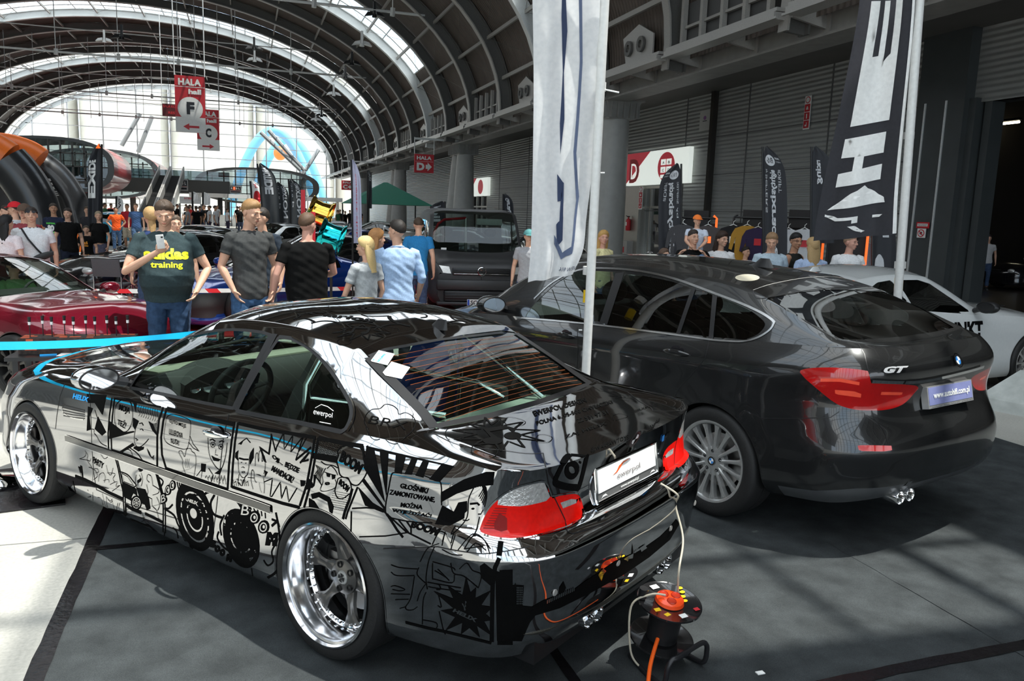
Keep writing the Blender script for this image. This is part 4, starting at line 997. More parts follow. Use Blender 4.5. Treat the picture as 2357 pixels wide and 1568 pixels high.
# sunburst behind the window and its fan
for a,b,c,d in (((430,150),(480,165),(556,540),(410,300)),((520,185),(580,195),(566,500),(535,330)),((632,200),(700,215),(670,345),(622,330)),((742,230),(780,240),(740,350),(690,345)),((820,245),(860,255),(820,370),(765,355)),((950,270),(1030,290),(930,400),(860,380))):F_(Y2([a,b,c,d]))
F_(Y2([(430,150),(1030,290),(1030,300),(430,172)]));F_(Y2([(410,370),(560,580),(560,600),(400,395)]));F_(Y2([(370,430),(470,540),(555,590),(545,610),(420,560)]))
F_(Y2([(940,470),(1100,380),(1250,330),(1310,330),(1300,420),(1200,430),(1050,480),(940,540)]));F_(Y2([(950,560),(1060,620),(1110,560),(1100,650),(1000,700),(900,690)]))
T_('GŁOŚNIKI',[Y2([p])[0] for p in ((660,440),(845,480),(862,430),(665,395))],.03);T_('ZAMONTOWANE,',[Y2([p])[0] for p in ((583,490),(895,545),(905,505),(590,450))],.03);T_('MOŻNA',[Y2([p])[0] for p in ((662,570),(812,588),(815,548),(668,530))],.03);T_('WYJEŻDŻAĆ!',[Y2([p])[0] for p in ((603,610),(870,652),(880,612),(608,575))],.03)
L_(Y2([(620,335),(600,350),(580,450),(560,560),(570,630),(640,655),(760,675),(880,680)]),.005,sm=True);L_(Y2([(620,335),(800,350),(900,390),(940,410),(945,560)]),.004,sm=True)
L_(Y2([(330,580),(430,575),(530,585),(570,620),(700,740),(870,825)]),.006);L_(Y2([(380,775),(560,770),(720,745)]),.005);L_(Y2([(325,600),(322,740)]),.006);L_(Y2([(705,670),(735,715),(735,760)]),.006);L_(Y2([(650,660),(720,750)]),.006);L_(Y2([(570,620),(640,730),(680,780)]),.010)
T_('BOOM',[Y2([p])[0] for p in ((730,710),(905,770),(945,720),(745,665))],.06)
art.build('comic_artwork',mInk,carA,smooth=False);art=MB()
L_(Y2([(1165,440),(1130,520),(1120,640),(1060,720),(1010,760),(1040,700)]),.004,sm=True);L_(Y2([(1205,640),(1180,740),(1150,780)]),.004,sm=True);L_(Y2([(1230,590),(1215,620),(1195,620)]),.004)
for k in range(6):L_(Y2([(1165+k*14,440-k*3),(1190+k*12,400+k*8),(1230+k*5,440+k*12),(1200+k*8,500+k*14)]),.004,sm=True)
L_(Y2([(1140,550),(1190,545),(1205,560)]),.007);F_(Y2(disc(1160,583,12,7,8)));L_(Y2([(1090,660),(1120,665),(1135,655)]),.004);F_(Y2([(1060,540),(1120,530),(1120,600),(1060,650),(1030,600)]))
for P in (((1060,770),(1110,790)),((880,830),(930,740),(980,760)),((950,810),(970,740)),((1010,820),(1030,740)),((1170,760),(1230,790),(1280,860)),((1100,860),(1150,780),(1180,770)),((1120,880),(1180,820),(1250,870)),((1100,860),(1160,850),(1230,840))):L_(Y2(list(P)),.004,sm=True)
for P in (((290,160),(330,70)),((350,180),(370,90)),((410,210),(440,110)),((460,210),(560,100),(640,140),(680,240)),((200,290),(250,200),(330,165)),((250,480),(240,400),(260,280),(300,185)),((190,330),(180,380),(240,440)),((410,300),(430,370),(500,390),(600,470)),((470,340),(520,300),(560,350),(620,380),(600,470)),((160,390),(140,520),(120,570),(100,600),(110,620),(150,620),(180,600)),((240,440),(200,500),(180,560)),((285,300),(285,400),(300,410),(420,435),(435,380)),((285,290),(420,330),(440,350)),((250,430),(300,440),(480,470)),((255,460),(300,470),(480,495)),((300,440),(330,450),(340,480),(310,480)),((240,500),(220,560),(215,720)),((320,500),(345,600),(320,590)),((220,690),(310,710),(305,750),(215,730)),((330,630),(360,760),(375,790)),((350,205),(420,240),(490,245)),((0,310),(60,330),(180,340)),((0,360),(40,385),(160,385)),((0,460),(30,455),(95,480),(60,490),(10,480)),((0,510),(130,515)),((30,550),(120,548)),((60,610),(100,600)),((300,350),(380,400)),((320,340),(400,420))):L_(Y3(list(P)),.0035,sm=True)
L_(Y3([(100,706),(250,745),(370,770),(690,850)]),.012);L_(Y3([(745,265),(715,330),(698,450),(695,600),(692,840)]),.016);L_(Y3([(755,150),(742,250)]),.02)
st=[(515,390),(545,500),(585,465),(580,540),(690,485),(620,590),(700,600),(650,650),(700,690),(640,700),(695,800),(590,730),(610,810),(540,745),(480,790),(490,710),(370,765),(440,670),(340,625),(430,610),(290,490),(430,545),(390,455),(490,520)]
F_(Y3(st));F_(Y3([(610,320),(640,300),(705,350),(690,460),(620,400)]))
F_(Y3([(745,350),(836,345),(836,860),(730,860),(735,600)]))
mSil=mat('bare chrome lettering',(.55,.55,.56),.12,1.)
hx=MB();T_('HELIX',[Y3([p])[0] for p in ((425,630),(585,705),(598,680),(440,608))],.05,hx,.0035);L_(Y3([(490,575),(505,600),(510,625)]),.006,mb=hx);L_(Y3([(515,560),(512,600)]),.005,mb=hx)
art.build('bumper_artwork',mInk,carA,smooth=False);art=MB()
F_(Y4([(0,470),(10,460),(40,470),(35,560),(30,660),(60,650),(95,655),(95,550),(120,545),(125,530),(130,545),(178,548),(170,675),(230,680),(300,640),(395,605),(400,560),(425,520),(440,560),(430,590),(500,565),(560,520),(640,470),(740,400),(800,370),(850,350),(855,280),(862,350),(900,330),(960,290),(1030,240),(1100,170),(1130,130),(1150,160),(1090,260),(960,370),(800,480),(600,590),(400,690),(250,735),(215,780),(165,895),(10,895)]))
art.build('skyline_artwork',mInk,carA,smooth=False);art=MB();wn=MB()
for i in range(4):
 for j in range(8):u=133+i*10;v=556+j*14;F_(Y4([(u,v),(u+6,v),(u+6,v+9),(u,v+9)]),wn,.003)
for i in range(16):u=320+i*11;v=638-i*5.2;F_(Y4([(u,v),(u+6,v-3),(u+6,v+19),(u,v+22)]),wn,.003)
for i in range(8):u=870+i*9;v=330-i*6;F_(Y4([(u,v),(u+5,v-3),(u+5,v+10),(u,v+12)]),wn,.003)
for q in ([(640,480),(660,450),(672,440),(690,455),(670,480),(660,520)],[(800,380),(830,360),(860,345),(855,375),(830,380),(825,395)],[(900,310),(930,290),(945,310),(910,335)]):F_(Y4(q),wn,.003)
wn.build('skyline_windows',mSil,carA,smooth=False)
# lower doors
L_(Z8([(470,70),(500,180),(530,330),(553,430),(556,530),(570,700)]),.008,sm=True);L_(Z8([(488,72),(515,180),(548,330),(572,450),(580,700)]),.008,sm=True)
L_(Z8([(890,230),(930,380),(965,540),(965,840)]),.009,sm=True);L_(Z8([(905,235),(948,390),(985,560),(990,850)]),.009,sm=True)
L_(Z8([(35,310),(70,450),(125,475)]),.008);T_('PARTY',[Z8([p])[0] for p in ((240,125),(345,190),(357,130),(245,60))],.03)
for P in (((105,85),(160,60),(170,20)),((105,85),(190,100),(210,110),(220,80)),((160,0),(190,50),(185,100),(240,200),(235,330)),((320,30),(360,85),(400,60)),((380,150),(400,230),(430,250),(450,180)),((390,230),(470,240),(450,290),(470,330)),((300,320),(310,250),(350,230),(370,280),(360,330)),((420,350),(490,320),(480,370),(520,360),(440,420)),((200,170),(260,200),(290,260),(250,300)),((255,185),(290,190),(300,220),(270,230)),((350,310),(400,300),(410,330)),((90,170),(110,230),(140,330)),((290,480),(330,500),(350,580),(330,590)),((240,430),(250,540),(290,580)),((340,440),(370,560),(420,620)),((380,470),(390,570),(430,640)),((500,540),(490,620),(540,680)),((520,540),(510,600),(550,650)),((440,520),(470,620)),((380,480),(420,520),(440,500)),((390,490),(425,535),(445,515))):L_(Z8(list(P)),.003,sm=True)
F_(Z8([(90,160),(110,170),(130,230),(115,230)]));F_(Z8([(110,150),(130,160),(150,330),(130,260)]));F_(Z8([(190,400),(240,510),(270,520),(265,560),(190,530)]));F_(Z8([(390,560),(430,600),(490,620),(490,640),(400,600)]));L_(Z8([(60,262),(160,300),(260,350),(400,430),(550,500)]),.018)
# couple beside a car
L_(Z8([(515,215),(600,250),(660,320),(690,360),(665,375)]),.006,sm=True);L_(Z8([(540,235),(600,270),(665,365),(560,320),(540,240)]),.003);F_(Z8([(545,320),(670,380),(690,400),(700,470),(660,440),(640,480),(640,520),(550,470)]));F_(Z8([(690,380),(780,400),(820,500),(835,600),(800,620),(780,560),(740,540)]))
L_(Z8(disc(690,540,50,68,20)),.009,True);L_(Z8(disc(690,540,30,45,16)),.004,True)
for k in range(8):a=PI*k/4;L_(Z8([(690+8*math.cos(a),540+12*math.sin(a)),(690+30*math.cos(a),540+45*math.sin(a))]),.004)
for P in (((715,185),(740,180),(755,190),(740,215),(715,210)),((690,250),(680,330),(700,400),(760,450)),((740,230),(755,300),(740,370)),((720,250),(740,300),(710,330),(700,380)),((760,450),(760,530),(800,580)),((700,400),(730,500),(760,560)),((740,620),(770,710),(745,730)),((810,245),(845,270),(860,360)),((805,250),(800,300),(825,330)),((795,350),(810,420),(805,470),(850,500)),((860,360),(920,400),(915,440),(860,460)),((850,500),(855,570),(900,620),(920,700),(940,740)),((900,480),(930,560),(910,620))):L_(Z8(list(P)),.0035,sm=True)
F_(Z8([(705,190),(730,180),(760,205),(735,215)]));F_(Z8([(700,310),(740,280),(735,320),(705,340)]));F_(Z8([(735,690),(780,690),(770,770),(735,760)]));L_(Z8([(580,560),(640,600),(740,640)]),.02);L_(Z8([(580,690),(660,720),(780,770),(830,780)]),.02);L_(Z8([(780,650),(860,690),(960,740)]),.016);L_(Z8([(580,560),(585,690)]),.012)
# loudspeakers and BOOM lettering
def ring(cx,cy,rx,ry,w,tilt=0.,mb=None,m=Y1):
 c,s_=math.cos(tilt),math.sin(tilt);L_(m([(cx+a*c-b*s_,cy+a*s_+b*c) for a,b in disc(0,0,rx,ry,30)]),w,True,mb=mb)
def oval(cx,cy,rx,ry,tilt,mb=None,off=.0016):
 c,s_=math.cos(tilt),math.sin(tilt);F_(Y1([(cx+a*c-b*s_,cy+a*s_+b*c) for a,b in disc(0,0,rx,ry,30)]),mb,off)
sv=MB()
oval(285,355,128,265,-.25);oval(625,520,125,225,-.28)
for rx,ry,w in ((92,185,.010),(52,106,.009)):ring(285,362,rx,ry,w,-.25,sv)
oval(277,335,24,38,-.25,sv,.003);ring(625,515,70,115,.008,-.28,sv);L_(Y1([(500,440),(510,380),(540,345),(585,340)]),.012,sm=True,mb=sv);L_(Y1([(690,680),(720,640),(735,600)]),.012,sm=True,mb=sv)
v,f=text_shape('HELIX',.05);shA.decal('',([tuple(a) for a in v],f),quadmap([Y1([p])[0] for p in ((232,245),(305,275),(312,250),(240,225))]),None,None,.0035,.1,sv);L_(Y1([(215,222),(228,245)]),.006,mb=sv)
for c,(u,v_) in zip('BOO',((60,225),(92,165),(125,130))):
 T_(c,[Y1([p])[0] for p in ((u-28,v_+45),(u+22,v_+30),(u+12,v_-50),(u-28,v_-30))],.10);T_(c,[Y1([p])[0] for p in ((u-20,v_+33),(u+13,v_+20),(u+6,v_-38),(u-20,v_-22))],.0,sv,.0032)
for c,(u,v_),a in zip('BOOM',((658,315),(722,370),(790,440),(850,530)),(.1,.35,.5,.7)):
 T_(c,[Y1([p])[0] for p in ((u-48,v_+42),(u+38,v_+50),(u+45,v_-50),(u-32,v_-58))],.12)
 if c != 'M':T_(c,[Y1([p])[0] for p in ((u-32,v_+30),(u+26,v_+36),(u+32,v_-36),(u-20,v_-42))],.0,sv,.0032)
for c,(u,v_) in zip('BOOM',((418,560),(448,595),(485,622),(535,662))):T_(c,[Y1([p])[0] for p in ((u-22,v_+22),(u+18,v_+34),(u+24,v_-18),(u-14,v_-30))],.12)
for k in range(4):L_(Y1([(150+k*16,90+k*8),(160+k*16,140+k*10),(175+k*12,190-k*4)]),.007);L_(Y1([(560+k*17,215+k*4),(600+k*12,260),(625+k*10,300)]),.005)
for k in range(5):L_(Y1([(680+k*30,262+k*12),(700+k*26,310+k*16)]),.006)
for P,w in ((((330,215),(380,180),(430,190),(400,260),(420,340),(490,370)),.012),(((120,270),(90,300),(60,300),(130,350),(160,420),(200,480)),.01),(((0,60),(50,100),(20,160)),.008),(((460,470),(450,520),(500,590),(560,620)),.01),(((500,350),(470,420),(480,500)),.010),(((880,330),(905,480),(910,700)),.012),(((790,680),(820,720),(860,690),(850,620),(880,560)),.008),(((820,810),(870,780),(900,740)),.012),(((700,740),(710,800)),.006),(((200,500),(250,560),(270,620),(330,640)),.02),(((120,440),(150,470),(160,520)),.008),(((60,470),(60,500)),.006),(((850,430),(890,400),(905,440)),.012),(((850,380),(900,400)),.01)):L_(Y1(list(P)),w,sm=True)
F_(Y1([(160,440),(230,500),(360,560),(330,640),(240,600)]))
sv.build('speaker_highlights',mSil,carA,smooth=False);hx.build('helix_lettering',mSil,carA,smooth=False)
# bonnet side lettering, C pillar cloud, quarter glass sticker
blue=mat('light blue film',(.02,.35,.8),.4)
bl=MB();T_('HELIX',[Y6([p])[0] for p in ((440,620),(560,648),(572,612),(450,580))],.04,bl);bl.build('blue_lettering',blue,carA,smooth=False)
L_(Z4([(120,1060),(80,1000),(90,930),(150,870),(230,860),(280,820),(350,830),(400,870),(415,915),(480,900),(550,940),(575,1000),(550,1060),(520,1100),(480,1130)]),.003,sm=True)
L_(Y2([(425,20),(450,80),(490,110),(545,100),(590,130),(640,135),(700,90),(750,40),(765,0)]),.003,sm=True)
T_('BRX',[Z4([p])[0] for p in ((110,1000),(480,1070),(510,990),(150,930))],-.01)
stk=MB();T_('ewerpol',[(722,962),(766,970),(767,955),(724,944)],.0,stk,.004);L_([(726,943),(740,935),(755,940),(768,950)],.003,mb=stk);L_([(736,975),(762,980)],.003,mb=stk);stk.build('window_sticker',m_white,carA,smooth=False)
art.build('comic_artwork',mInk,carA,smooth=False);art=MB()
T_('Clarion',[Z5([p])[0] for p in ((330,235),(1110,335),(1185,290),(380,205))],.04)
for rx,ry in ((205,32),(125,22)):ring(1120,170,rx,ry,.018,0,None,Z5)
F_(Z5(disc(1120,170,75,12,20)))
for P,w in ((((180,300),(260,260),(230,230)),.01),(((215,295),(330,290),(430,330),(390,345)),.012),(((395,345),(520,320),(650,325),(750,360)),.010),(((790,360),(900,340),(1050,345),(1160,370),(1220,405)),.012),(((1215,390),(1290,365),(1440,355)),.012),(((1310,260),(1330,300),(1430,350),(1560,380)),.022),(((980,240),(1050,262),(1200,262),(1310,258)),.010),(((520,190),(600,190),(700,215),(900,205),(940,190)),.008),(((760,180),(900,180),(940,200)),.008),(((0,200),(200,205),(330,220)),.006),(((1500,180),(1600,195),(1620,210),(1560,220)),.012),(((1630,225),(1740,245),(1750,270),(1680,280)),.010),(((1990,345),(2060,320),(2180,320)),.012),(((2030,250),(2080,300),(2230,330)),.014),(((1700,180),(1780,230),(1920,240)),.01),(((2140,260),(2260,310),(2340,320)),.008),(((1900,190),(2000,205),(2120,215)),.008)):L_(Z5(list(P)),w,sm=True)
sb=[(1000,360),(1050,400),(1190,380),(1130,425),(1330,465),(1140,465),(1240,510),(1085,480),(1060,545),(990,480),(850,545),(900,470),(700,510),(840,450),(640,460),(800,430),(740,410),(870,405),(800,360),(940,390)]
L_(Z5(sb),.008,True);L_(Z5([(900,400),(1080,405)]),.02);L_(Z5([(905,400),(870,455)]),.012);L_(Z5([(1080,405),(1050,460)]),.012);F_(Z5(disc(845,455,32,16,14)));F_(Z5(disc(1015,462,40,16,14)))
for P in (((590,400),(580,380),(640,365),(700,360),(760,370),(770,400),(700,410),(640,410)),((1245,400),(1290,385),(1350,395),(1420,410),(1420,440),(1340,445),(1290,430)),((720,600),(700,560),(740,530),(800,520),(860,530),(850,580),(790,600))):L_(Z5(list(P)),.003,True,True)
art.build('roof_artwork',mInk,carA,smooth=False);art=MB()
bs=[(275,200),(310,240),(355,205),(370,245),(480,225),(430,265),(575,270),(470,295),(600,330),(450,315),(490,365),(400,330),(360,385),(330,340),(215,350),(270,320),(110,320),(230,290),(95,270),(250,262),(185,235),(270,245)]
L_(Y5(bs),.010,True);F_(Y5([(265,262),(385,245),(445,262),(430,285),(400,262),(300,278),(345,310),(320,325)]));F_(Y5(disc(318,328,55,20,20)));F_(Y5(disc(425,300,48,20,20)))
for P in (((60,300),(70,265),(120,260),(160,280),(150,320),(90,330)),((205,360),(240,350),(280,370),(330,365),(340,400),(300,425),(240,415),(205,400)),((380,225),(400,200),(450,205),(495,225),(470,245),(410,245)),((560,300),(600,295),(640,310),(620,335),(560,335))):L_(Y5(list(P)),.003,True,True)
T_('EWERPOL DESIGN',[Y5([p])[0] for p in ((545,195),(830,115),(815,92),(530,168))],.03);T_('POLNA 6, 05-500 CHYLICZKI',[Y5([p])[0] for p in ((560,247),(975,125),(960,105),(548,222))],.03);T_('22 531 97 51',[Y5([p])[0] for p in ((782,230),(948,180),(935,160),(770,208))],.03)
T_('ZAJ HELIX',[Y5([p])[0] for p in ((712,320),(945,240),(930,222),(705,300))],.02);T_('@BLAUPUNKT',[Y5([p])[0] for p in ((1090,175),(1215,135),(1205,120),(1085,160))],.02);L_(Y5([(975,215),(970,190),(1010,180),(1050,195),(985,215)]),.003,sm=True)
L_(Y5([(860,30),(900,55),(990,60),(1040,90),(980,95),(1060,110)]),.003);L_(Y5([(900,40),(1000,85),(940,80),(1090,100)]),.003)
T_('@WARSAWTOYS',[Z3([p])[0] for p in ((895,715),(1385,540),(1380,470),(890,650))],.01)
ig=Z3([(640,735),(820,755),(830,800),(750,1120),(700,1155),(560,1140),(445,1100),(440,1050),(470,980),(560,800),(600,750)]);L_(ig,.028,True,True);L_(Z3(disc(650,930,68,85,22)),.024,True);F_(Z3(disc(755,830,15,18,12)))
for k in range(5):L_(Z3([(1620+k*20,430-k*14),(1690+k*14,400-k*30),(1660+k*24,350-k*10),(1780,380-k*30)]),.004)
art.build('boot_artwork',mInk,carA,smooth=False)
# bonnet vent in the wing
vt=MB()
for k in range(5):L_(Y6([(355+k*3,668+k*22),(440,690+k*20),(535,715+k*16)]),.006,mb=vt)
vt.build('wing_vent_slats',m_trim,carA,smooth=False)
vt=MB();L_(Y6([(375,668),(358,690),(365,730),(420,770),(525,790)]),.006,sm=True,mb=vt);vt.build('wing_vent_edge',m_chrome,carA,smooth=False)
# plate, badge, door handle, mirror, aerial, lamps outline, bumper details, exhausts
def quad_on(sh,pts,off):
 H=[sh.hit(*p) for p in pts];n=sum((h[1] for h in H),Vector()).normalized();return [h[0]+n*off for h in H],n
ph=Z3([(920,1370),(1745,1010),(1735,580),(900,965)])
P=[Vector((-.888,.268,.728)),Vector((-.888,-.268,.728)),Vector((-.868,-.268,.868)),Vector((-.868,.268,.868))]
nP=(P[1]-P[0]).cross(P[3]-P[0]).normalized();P=[p+nP*.030 for p in P]
def boardc(name,q,th,m,parent,r=.0):
 n=(q[1]-q[0]).cross(q[3]-q[0]).normalized();b=[p-n*th for p in q]
 return mkobj(name,q+b,[(0,1,2,3),(7,6,5,4),(0,4,5,1),(1,5,6,2),(2,6,7,3),(3,7,4,0)],m,parent,smooth=False)
pf=boardc('plate_holder',P,.03,mat('grey plate holder',(.10,.10,.10),.3),carA)
pq=on(P,.03,.26,.97,.93,.004);pl=boardc('number_plate',pq,.004,mat('white plate',(.9,.9,.88),.35),carA)
txt(pq,'ewerpol',.30,.18,.70,.52,mat('plate grey print',(.25,.22,.22),.4),pl,.002,.0)
polypatch('swoosh',pq,[(.22,.50),(.30,.55),(.42,.84),(.55,.90),(.42,.90),(.34,.80),(.29,.60)],mat('plate orange',(.8,.12,.02),.4),pl,.002)
txt(P,'www.ewerpol.pl',.36,.08,.66,.20,m_white,pf,.003,.02)
for u in (.06,.86):polypatch('car_logo',P,[(u,.08),(u+.03,.16),(u+.07,.17),(u+.1,.08),(u+.08,.11),(u+.03,.11)],m_white,pf,.003)
e_=MB();
for k in range(4):e_.tube([P[k]+nP*.001,P[(k+1) % 4]+nP*.001],.007,8)
e_.build('plate_frame',m_chrome,carA)
h=shA.hit(1458,1012);roundel(carA,h[0]+h[1]*.004,h[1],.041,name='badge',th=.004,blue=mInk)
for (t_,q,m_) in (('M3',[(1526,1018),(1545,1006),(1543,996),(1525,1006)],m_chrome),):mb=MB();T_(t_,q,.05,mb,.004);mb.build('model_lettering',m_,carA,smooth=False)
mb=MB();F_([(1521,1020),(1526,1017),(1528,1003),(1523,1006)],mb,.004);mb.build('lettering_stripe',mat('badge blue',(.03,.22,.62),.3),carA,smooth=False)
mb=MB()
shA.ribbon('',lampA,.006,None,None,.003,closed=True,full=False,mb=mb);mb.build('lamp_outline',m_chrome,carA)
mb=MB()
for k in range(9):shA.ribbon('',Z1([(430-k*24,690+k*42),(640-k*10,700+k*42)]),.0035,None,None,.002,full=False,mb=mb)
mb.build('lens_ribs',mat('deep red plastic',(.25,.004,.004),.3),carA)
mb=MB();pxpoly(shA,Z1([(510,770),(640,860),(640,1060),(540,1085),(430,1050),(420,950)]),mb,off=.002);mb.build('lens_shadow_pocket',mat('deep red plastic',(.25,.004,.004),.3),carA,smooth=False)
# door handle
hh=shA.hit(500,1003)
def handle(sh,p,n,parent,ln=.20,m=m_chrome,cup=.036,hgt=.018):
 for sg in (1,-1):
  q=Vector((p.x,p.y*sg,p.z));nn=Vector((n.x,n.y*sg,n.z));mb=MB();rings=[]
  for i in range(13):
   t=-1+2*i/12;w=hgt*(1-.75*abs(t)**2.5);o=.028*(1-t*t)**.6+.004;c=q+Vector((t*ln/2,0,-t*.004))+nn*o
   rings.append([c+Vector((0,0,1))*w*math.cos(a)+nn*.011*math.sin(a) for a in [2*PI*k/12 for k in range(12)]])
  mb.loft(rings).build('door_handle',m,parent)
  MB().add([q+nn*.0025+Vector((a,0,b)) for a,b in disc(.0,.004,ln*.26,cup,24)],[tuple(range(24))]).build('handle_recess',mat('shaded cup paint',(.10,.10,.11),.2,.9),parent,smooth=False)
handle(shA,hh[0],hh[1],carA,.19)
# mirrors
def mirror(parent,c,m,sg=1,s=1.,gl=None):
 c=Vector(c);mb=MB();rings=[]
 for i in range(9):
  t=i/8;r=math.sin(PI*(.12+.80*t)**.8) if t < 1 else .2
  rings.append([(c.x+.10*s-t*.15*s,sg*(c.y+.12*s*r*math.cos(a)*.95),c.z+.068*s*r*math.sin(a)*1.05) for a in [2*PI*k/24 for k in range(24)]])
 mb.loft(rings[:8]);mb.build('mirror_housing',m,parent)
 ring=[(c.x-.042*s,sg*(c.y+.108*s*math.cos(a)),c.z+.062*s*math.sin(a)) for a in [2*PI*k/28 for k in range(28)]]
 MB().add(ring,[tuple(range(28))]).build('mirror_glass',gl or m_chrome,parent,smooth=False)
 MB().tube(ring,.006*s,6,closed=True).build('mirror_rim',m_trim,parent)
 MB().tube([(c.x+.04*s,sg*(c.y-.10*s),c.z-.03*s),(c.x+.06*s,sg*(c.y-.2*s),c.z-.06*s)],[.028*s,.03*s],8).build('mirror_arm',m_trim,parent)
for sg in (1,-1):mirror(carA,(1.66,.975,.965),mW,sg,.92)
# shark style aerial
mb=MB();rings=[]
for i in range(7):
 t=i/6;z=t*.052;l=.062*(1-t*.55);x=.20-.01+t*.0;rings.append([(x-t*.03+l*math.cos(a),.020*(1-t*.75)*math.sin(a),1.292+z) for a in [2*PI*k/16 for k in range(16)]])
mb.loft(rings).build('aerial',m_trim,carA)
# bumper: dark lower panel, diffuser, sensors, exhausts
mb=MB()
for sg in (1,-1):
 for y in (.285,.355):
  mb2=MB().lathe([(.034,-.12),(.040,0),(.0385,.006),(.034,.004),(.033,-.10)],28,Matrix.Translation((-.955,sg*y,.285)) @ Matrix.Rotation(PI/2,4,'Z'));mb2.build('exhaust_tip',m_chrome,carA)
  MB().lathe([(0,-.08),(.033,-.08)],20,Matrix.Translation((-.955,sg*y,.285)) @ Matrix.Rotation(PI/2,4,'Z')).build('exhaust_bore',mat('burnt pipe',(.12,.07,.04),.5,.8),carA)
cf=mat('carbon weave',(.09,.088,.075),.35,.6,var=.5,scale=220)
pts=[(-.78,.78),(-.90,.68),(-.95,.5),(-.975,.25),(-.98,0)];pl_=smooth_poly([(x,y) for x,y in pts],5,False)
ring=[(x,y) for x,y in pl_]+[(x,-y) for x,y in pl_[::-1][1:]]
MB().loft([[(x-.012,y,.345),(x+.035,y,.36),(x+.04,y*.97,.31),(x+.0,y*.97,.315)] for x,y in ring]).build('rear_diffuser',cf,carA)
MB().box((-.55,0,.25),(.7,1.3,.1)).build('underbody',m_trim,carA,smooth=False)
sn=MB()
for y in (.62,.24,-.24,-.62):
 for sg in (1,):
  hq=shA.hitdir((-3,abs(y),.50),(1,0,0))
  if hq:q=Vector((hq[0].x,y,.50));MB().lathe([(0,.004),(.012,.004),(.015,0)],16,Matrix.Translation(q) @ Matrix.Rotation(PI/2,4,'Z')).build('parking_sensor',m_lt,carA)
# interior -----------------------------------------------------------
mI=mat('charcoal cabin vinyl',(.030,.029,.028),.6);mIb=mat('cream cabin vinyl',(.32,.31,.24),.6)
MB().box((.75,0,.34),(3.0,1.4,.10)).box((1.95,0,.6),(.1,1.4,.5)).box((-.5,0,.5),(.1,1.3,.45)).build('floor_pan',mI,carA,smooth=False)
for sg in (1,-1):MB().box((1.1,sg*.74,.62),(1.6,.08,.5),bev=.03).build('door_card',mI,carA)
MB().loft([[(1.50,y,.90),(1.56,y,.955+.03*math.exp(-((y-.36)/.22)**2)),(1.75,y,.935),(1.95,y,.90),(1.95,y,.6),(1.6,y,.55),(1.48,y,.75)] for y in [-.70+1.4*i/24 for i in range(25)]]).build('dashboard',mI,carA)
MB().loft([[(1.62,y,.958),(1.85,y,.945),(1.98,y,.915),(1.98,y,.90),(1.62,y,.93)] for y in [-.66+1.32*i/12 for i in range(13)]]).build('dashboard_top',mIb,carA)
MB().loft([[(1.44+.02*abs(a)**2,.36+.24*a,.90+.07*(1-a*a)),(1.62,.36+.24*a,.93+.07*(1-a*a)),(1.62,.36+.24*a,.80),(1.50,.36+.24*a,.80)] for a in [-1+i/8 for i in range(17)]]).build('instrument_hood',mI,carA)
for y,r in ((.53,.028),(.44,.048),(.30,.048),(.21,.028)):
 c=Vector((1.475,y,.885 if r > .03 else .875));M=Matrix.Translation(c) @ Matrix.Rotation(PI/2+.0,4,'Z')
 g=MB().lathe([(0,0),(r,0),(r+.003,.006),(r+.005,0)],28,M).build('gauge',mat('grey gauge face',(.42,.44,.46),.4),carA)
 MB().lathe([(r,.004),(r+.002,.007),(r+.005,.003)],28,M).build('gauge_ring',m_chrome,g)
 MB().add([M @ Vector(p) for p in ((0,.004,-.004),(-r*.7,.004,-r*.5),(-r*.6,.004,-r*.6),(.004,.004,0))],[(0,1,2,3)]).build('needle',mat('needle red',(.8,.05,.02),.4),g,smooth=False)
 MB().lathe([(0,.008),(r*.2,.008),(r*.2,.0)],12,M).build('needle_cap',m_trim,g)
sw=bpy.data.objects.new('steering_wheel',None);COL.objects.link(sw);sw.parent=carA;sw.location=(1.30,.36,.86);sw.rotation_euler=(0,math.radians(-22),0)
MB().tube([(0,.185*math.cos(a),.185*math.sin(a)) for a in [2*PI*k/40 for k in range(40)]],.016,10,closed=True).build('wheel_rim',mI,sw)
MB().ball((0,0,0),(.03,.085,.075)).build('hub_pad',mI,sw);roundel(sw,(-.032,0,.0),(-1,0,.0),.022,name='wheel_badge',flat=True)
for a in (.15,PI-.15,-PI/2):MB().tube([(0,.05*math.cos(a),.05*math.sin(a)),(0,.175*math.cos(a),.175*math.sin(a))],[.02,.014],8,flat=.5).build('spoke',mI,sw)
for i,y in enumerate((.36,-.36)):
 ms=mat('blue bucket shell',(.01,.06,.35),.35) if i else mI
 MB().loft([[(x,y+w*a,z+.05*abs(a)**3) for a in (-1,-.6,0,.6,1)]+[(x-.05,y+w*a,z-.05) for a in (1,.0,-1)] for x,z,w in ((1.25,.52,.22),(.95,.5,.24),(.80,.55,.24),(.70,.75,.23),(.62,.95,.19),(.58,1.08,.13),(.57,1.14,.10))]).build('seat',ms,carA)
MB().loft([[(x,y,z),(x+.1,y,z-.0)] for x,z,y in ()] or [[(-.40,.6,.93),(-.40,-.6,.93),(-.02,-.6,.90),(-.02,.6,.90)],[(-.40,.6,.91),(-.40,-.6,.91),(-.02,-.6,.88),(-.02,.6,.88)]]).build('parcel_shelf',mat('pale green grey shelf',(.30,.33,.28),.7),carA,smooth=False)
mbar=mat('polished cage tube',(.75,.78,.78),.10,1.)
for sg in (1,-1):
 MB().tube([(.55,sg*.57,.45),(.50,sg*.56,1.05),(.46,sg*.46,1.24)],.020,10).build('cage_tube',mbar,carA)
 MB().tube([(.46,sg*.50,1.20),(-.15,sg*.46,.92)],.019,10).build('cage_tube',mbar,carA)
MB().tube([(.46,.46,1.24),(.46,-.46,1.24)],.02,10).build('cage_tube',mbar,carA)
